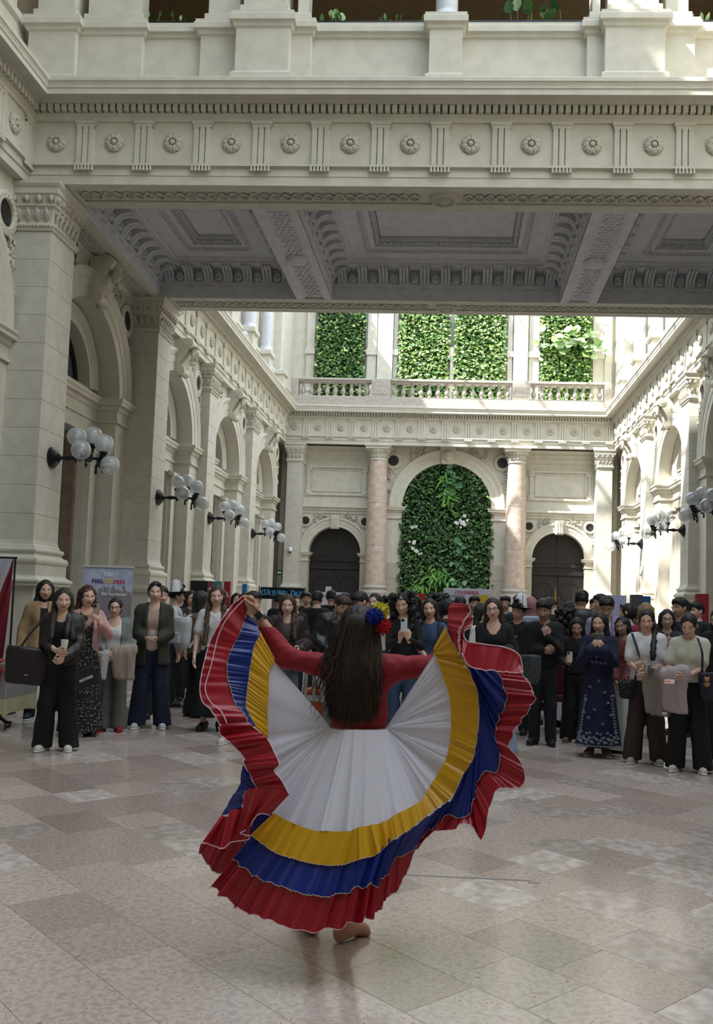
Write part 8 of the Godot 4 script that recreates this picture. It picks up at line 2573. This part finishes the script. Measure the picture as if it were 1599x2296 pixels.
func motif(mb: MB, x: float, y: float, s: float, turn: float) -> void:
	# a small embroidered palmette lying on the dress front
	var rad := lerpf(0.17, 0.275, clampf((0.78 - y) / 0.65, 0.0, 1.0)) if y < 0.86 else 0.155
	var k := clampf(x / rad, -0.97, 0.97)
	var z := sqrt(1.0 - k * k) * rad * 0.78 + 0.012 + (0.035 if y > 0.86 else 0.0)
	var b := Basis(UP, asin(k) * 0.9) * Basis(V(0, 0, 1), turn)
	for j in 5: leaf_blade(mb, Transform3D(b * Basis(V(0, 0, 1), (j - 2) * 0.62), V(x, y, z)), s * (1.0 - 0.12 * absf(j - 2)), s * 0.16, 0.0)
	mb.tube([V(x, y, z + 0.004), V(x, y, z + 0.004) + b * V(0, -s * 0.8, 0)], [0.003, 0.002], 4)

func crowd_back() -> void:
	# the throng between the stalls, mostly heads and shoulders
	var who := [
		[-3.14, -16.3, 1.72, 150, "short", "15100e", "1c1d22", 1, "man in a charcoal top left of the CULTURAL DAY banner"],
		[-2.45, -14.0, 1.68, 30, "long", "17110f", "24252b", 0, "woman with black hair behind the maroon puffer jacket"],
		[-2.92, -18.0, 1.78, 10, "short", "1a1412", "15161a", 1, "man facing the dancer under the CULTURAL DAY banner"],
		[-2.26, -15.0, 1.76, 170, "short", "0f0d0d", "0f1013", 1, "broad man in a black coat seen from behind by the left column"],
		[-2.32, -17.2, 1.82, 185, "short", "181210", "101114", 1, "tall man in black before the white handwritten board"],
		[-1.92, -16.0, 1.76, 160, "short", "100d0d", "202228", 1, "man in a dark grey sweater below the left column"],
		[-0.97, -14.0, 1.70, 20, "curly", "0f0c0d", "17181c", 0, "curly headed person behind the woman filming"],
		[-1.15, -18.0, 1.78, 0, "short", "211813", "2c2f36", 1, "distant man in slate grey by the living wall"],
		[-0.62, -15.3, 1.75, 190, "bob", "120f10", "17181c", 0, "person with bobbed black hair behind the blue T-shirt"],
		[-0.20, -13.0, 1.75, 170, "curly", "100d0e", "1c1a1c", 0, "person with a dark curly mane before the COLOMBIA board"],
		[-0.06, -12.0, 1.67, 100, "tail", "100d0e", "2a211e", 0, "person with tied black hair in brown turned sideways"],
		[0.12, -13.7, 1.72, 180, "short", "120f10", "1f2126", 1, "man in dark blue grey under the COLOMBIA board"],
		[-0.02, -16.2, 1.70, 0, "long", "211713", "6d5a4e", 0, "woman in a tan top beneath the red COLOMBIA lettering"],
		[0.36, -14.9, 1.76, 10, "short", "0f0d0d", "15161a", 1, "man in black at the yellow corner of the COLOMBIA board"],
		[0.58, -13.4, 1.72, -10, "long", "1a1311", "cfcac4", 0, "woman with sunglasses on her head in a cream top"],
		[0.93, -15.9, 1.79, -5, "short", "120e0d", "23252b", 1, "man behind the laughing man in the kalpak"],
		[1.02, -13.75, 1.78, 185, "short", "14100f", "1b1d22", 1, "man in black beside the pink haired person"],
		[1.60, -16.0, 1.76, 30, "short", "c9c4bc", "3c4048", 1, "white haired man before the right door"],
		[1.95, -15.2, 1.72, 140, "long", "1a1412", "2c2a30", 0, "woman with long dark hair behind the leather jacket"],
		[2.42, -15.4, 1.79, -20, "short", "1a1412", "20222a", 1, "man near the pale lilac board"],
		[2.95, -15.0, 1.70, 170, "tail", "1d1512", "24252b", 0, "woman with a low ponytail by the grey and blue panels"],
		[2.92, -13.8, 1.70, -40, "bob", "9a6a3c", "3a3236", 0, "woman with a copper bob near the right display panels"],
		[3.48, -13.0, 1.74, -60, "short", "120e0d", "1b1d22", 1, "man in black at the far right beside the red panel"],
		[-4.75, -16.0, 1.70, 60, "short", "15110f", "15161a", 1, "man in black near the black screen box"],
		[-3.66, -15.2, 1.70, 20, "long", "1f1613", "2a2225", 0, "woman in plum behind the wavy haired woman"],
		[-3.24, -14.0, 1.70, 170, "long", "100c0c", "141518", 0, "woman with sleek black hair behind the raised wing"],
		[-4.10, -14.0, 1.70, 30, "long", "1b1413", "3a3238", 0, "woman peeking between the kalpak hat and the screen box"],
		[-3.60, -19.5, 1.74, 180, "short", "1a1411", "2a2d34", 1, "distant man below the narrow blue display column"],
		[-2.70, -20.5, 1.74, 0, "short", "1d1613", "33363e", 1, "distant man before the left door"],
		[-1.55, -20.0, 1.70, 170, "long", "1d1613", "4a4048", 0, "distant woman by the left column base"],
		[0.9, -19.5, 1.72, 0, "short", "1d1613", "2a2d34", 1, "distant man at the foot of the right column"],
		[1.35, -18.8, 1.66, 160, "long", "1d1613", "1a1b20", 0, "distant woman by the furled yellow flag"]]
	for q in who:
		person({"n": q[8], "x": q[0], "z": q[1], "h": q[2], "ry": q[3], "man": q[7] == 1, "hair": [q[4], q[5]], "sk": ["c99d84", "b98a70", "d3aa95", "a87c62"][int(absf(q[0] * 10.0)) % 4], "top": {"c": q[6], "fat": 0.02, "sleeve": 1.0}, "bot": {"c": "17181c"}, "far": true})
	person({"n": "person in a dark top cut off at the left edge beside the table", "x": -5.75, "z": -9.55, "h": 1.66, "ry": 60, "man": true, "hair": ["short", "15100e"], "top": {"c": "101116", "fat": 0.03}, "bot": {"c": "17181c"}})

func _ready() -> void:
	setup()
	make_materials()
	M.grout = smat(S("7b7068"), 0.8)
	M.tile = []
	var stops := [0.0, 0.3, 0.45, 0.6, 0.74, 0.80, 1.0]
	var sets := [["ab9f97", "b8ada5", "c1b7af", "c8bfb8", "cec7c1", "a9968b", "9a8479"], ["b0a8a0", "bdb5ae", "c6bfb8", "cdc7c1", "d6d1cc", "dcd8d4", "cfc8c1"], ["a2958c", "aea298", "b8ada4", "bfb5ad", "c5bcb5", "a59288", "97837a"]]
	var tx := []
	for k in 3:
		var cs := []
		for h in sets[k]: cs.append(S(h))
		tx.append(noise_tex(40 + k, [0.02, 0.012, 0.024][k], stops, cs, 1024, 6, FastNoiseLite.TYPE_SIMPLEX_SMOOTH, [25.0, 50.0, 30.0][k]))
	for k in 9:
		var m := smat([Color(0.99, 0.96, 0.95), Color(0.94, 0.905, 0.89), Color(0.86, 0.825, 0.81)][(k / 3 + k) % 3], 0.16, 0, tx[k % 3], [0.95, 0.75, 1.05][k % 3])
		m.uv1_offset = V(k * 0.37, k * 0.21, k * 0.53)
		M.tile.append(m)
	make_ornaments()
	say("materials")
	floor_tiles()
	side_wall(FL, "wall_left")
	side_wall(FR, "wall_right")
	far_wall()
	roof()
	say("architecture")
	for k in 4:
		wall_lamp(V([-6.2, -6.2, -6.5, -6.5][k], [3.68, 3.69, 3.76, 3.78][k], -[13.42, 18.44, 23.5, 28.65][k]), 1.0, ["wall lamp of six frosted globes on the left pilaster carrying the near beam", "wall lamp of six frosted globes on the left pilaster carrying the farther beam", "wall lamp of six frosted globes on the left pilaster just past the farther beam", "wall lamp of six frosted globes on the left pilaster by the corner"][k])
	for k in 3:
		wall_lamp(V([5.63, 5.93, 5.93][k], [3.69, 3.76, 3.78][k], -[18.44, 23.5, 28.65][k]), -1.0, ["wall lamp of six frosted globes on the right pilaster carrying the farther beam", "wall lamp of six frosted globes on the shaded right pilaster beside the sunlit bay", "wall lamp of six frosted globes in full sun on the right wall"][k])
	living_walls()
	signs()
	furniture()
	say("props")
	dancer()
	say("dancer")
	crowd_left()
	say("crowd at the left")
	crowd_right()
	say("crowd at the right")
	crowd_back()
	say("throng")
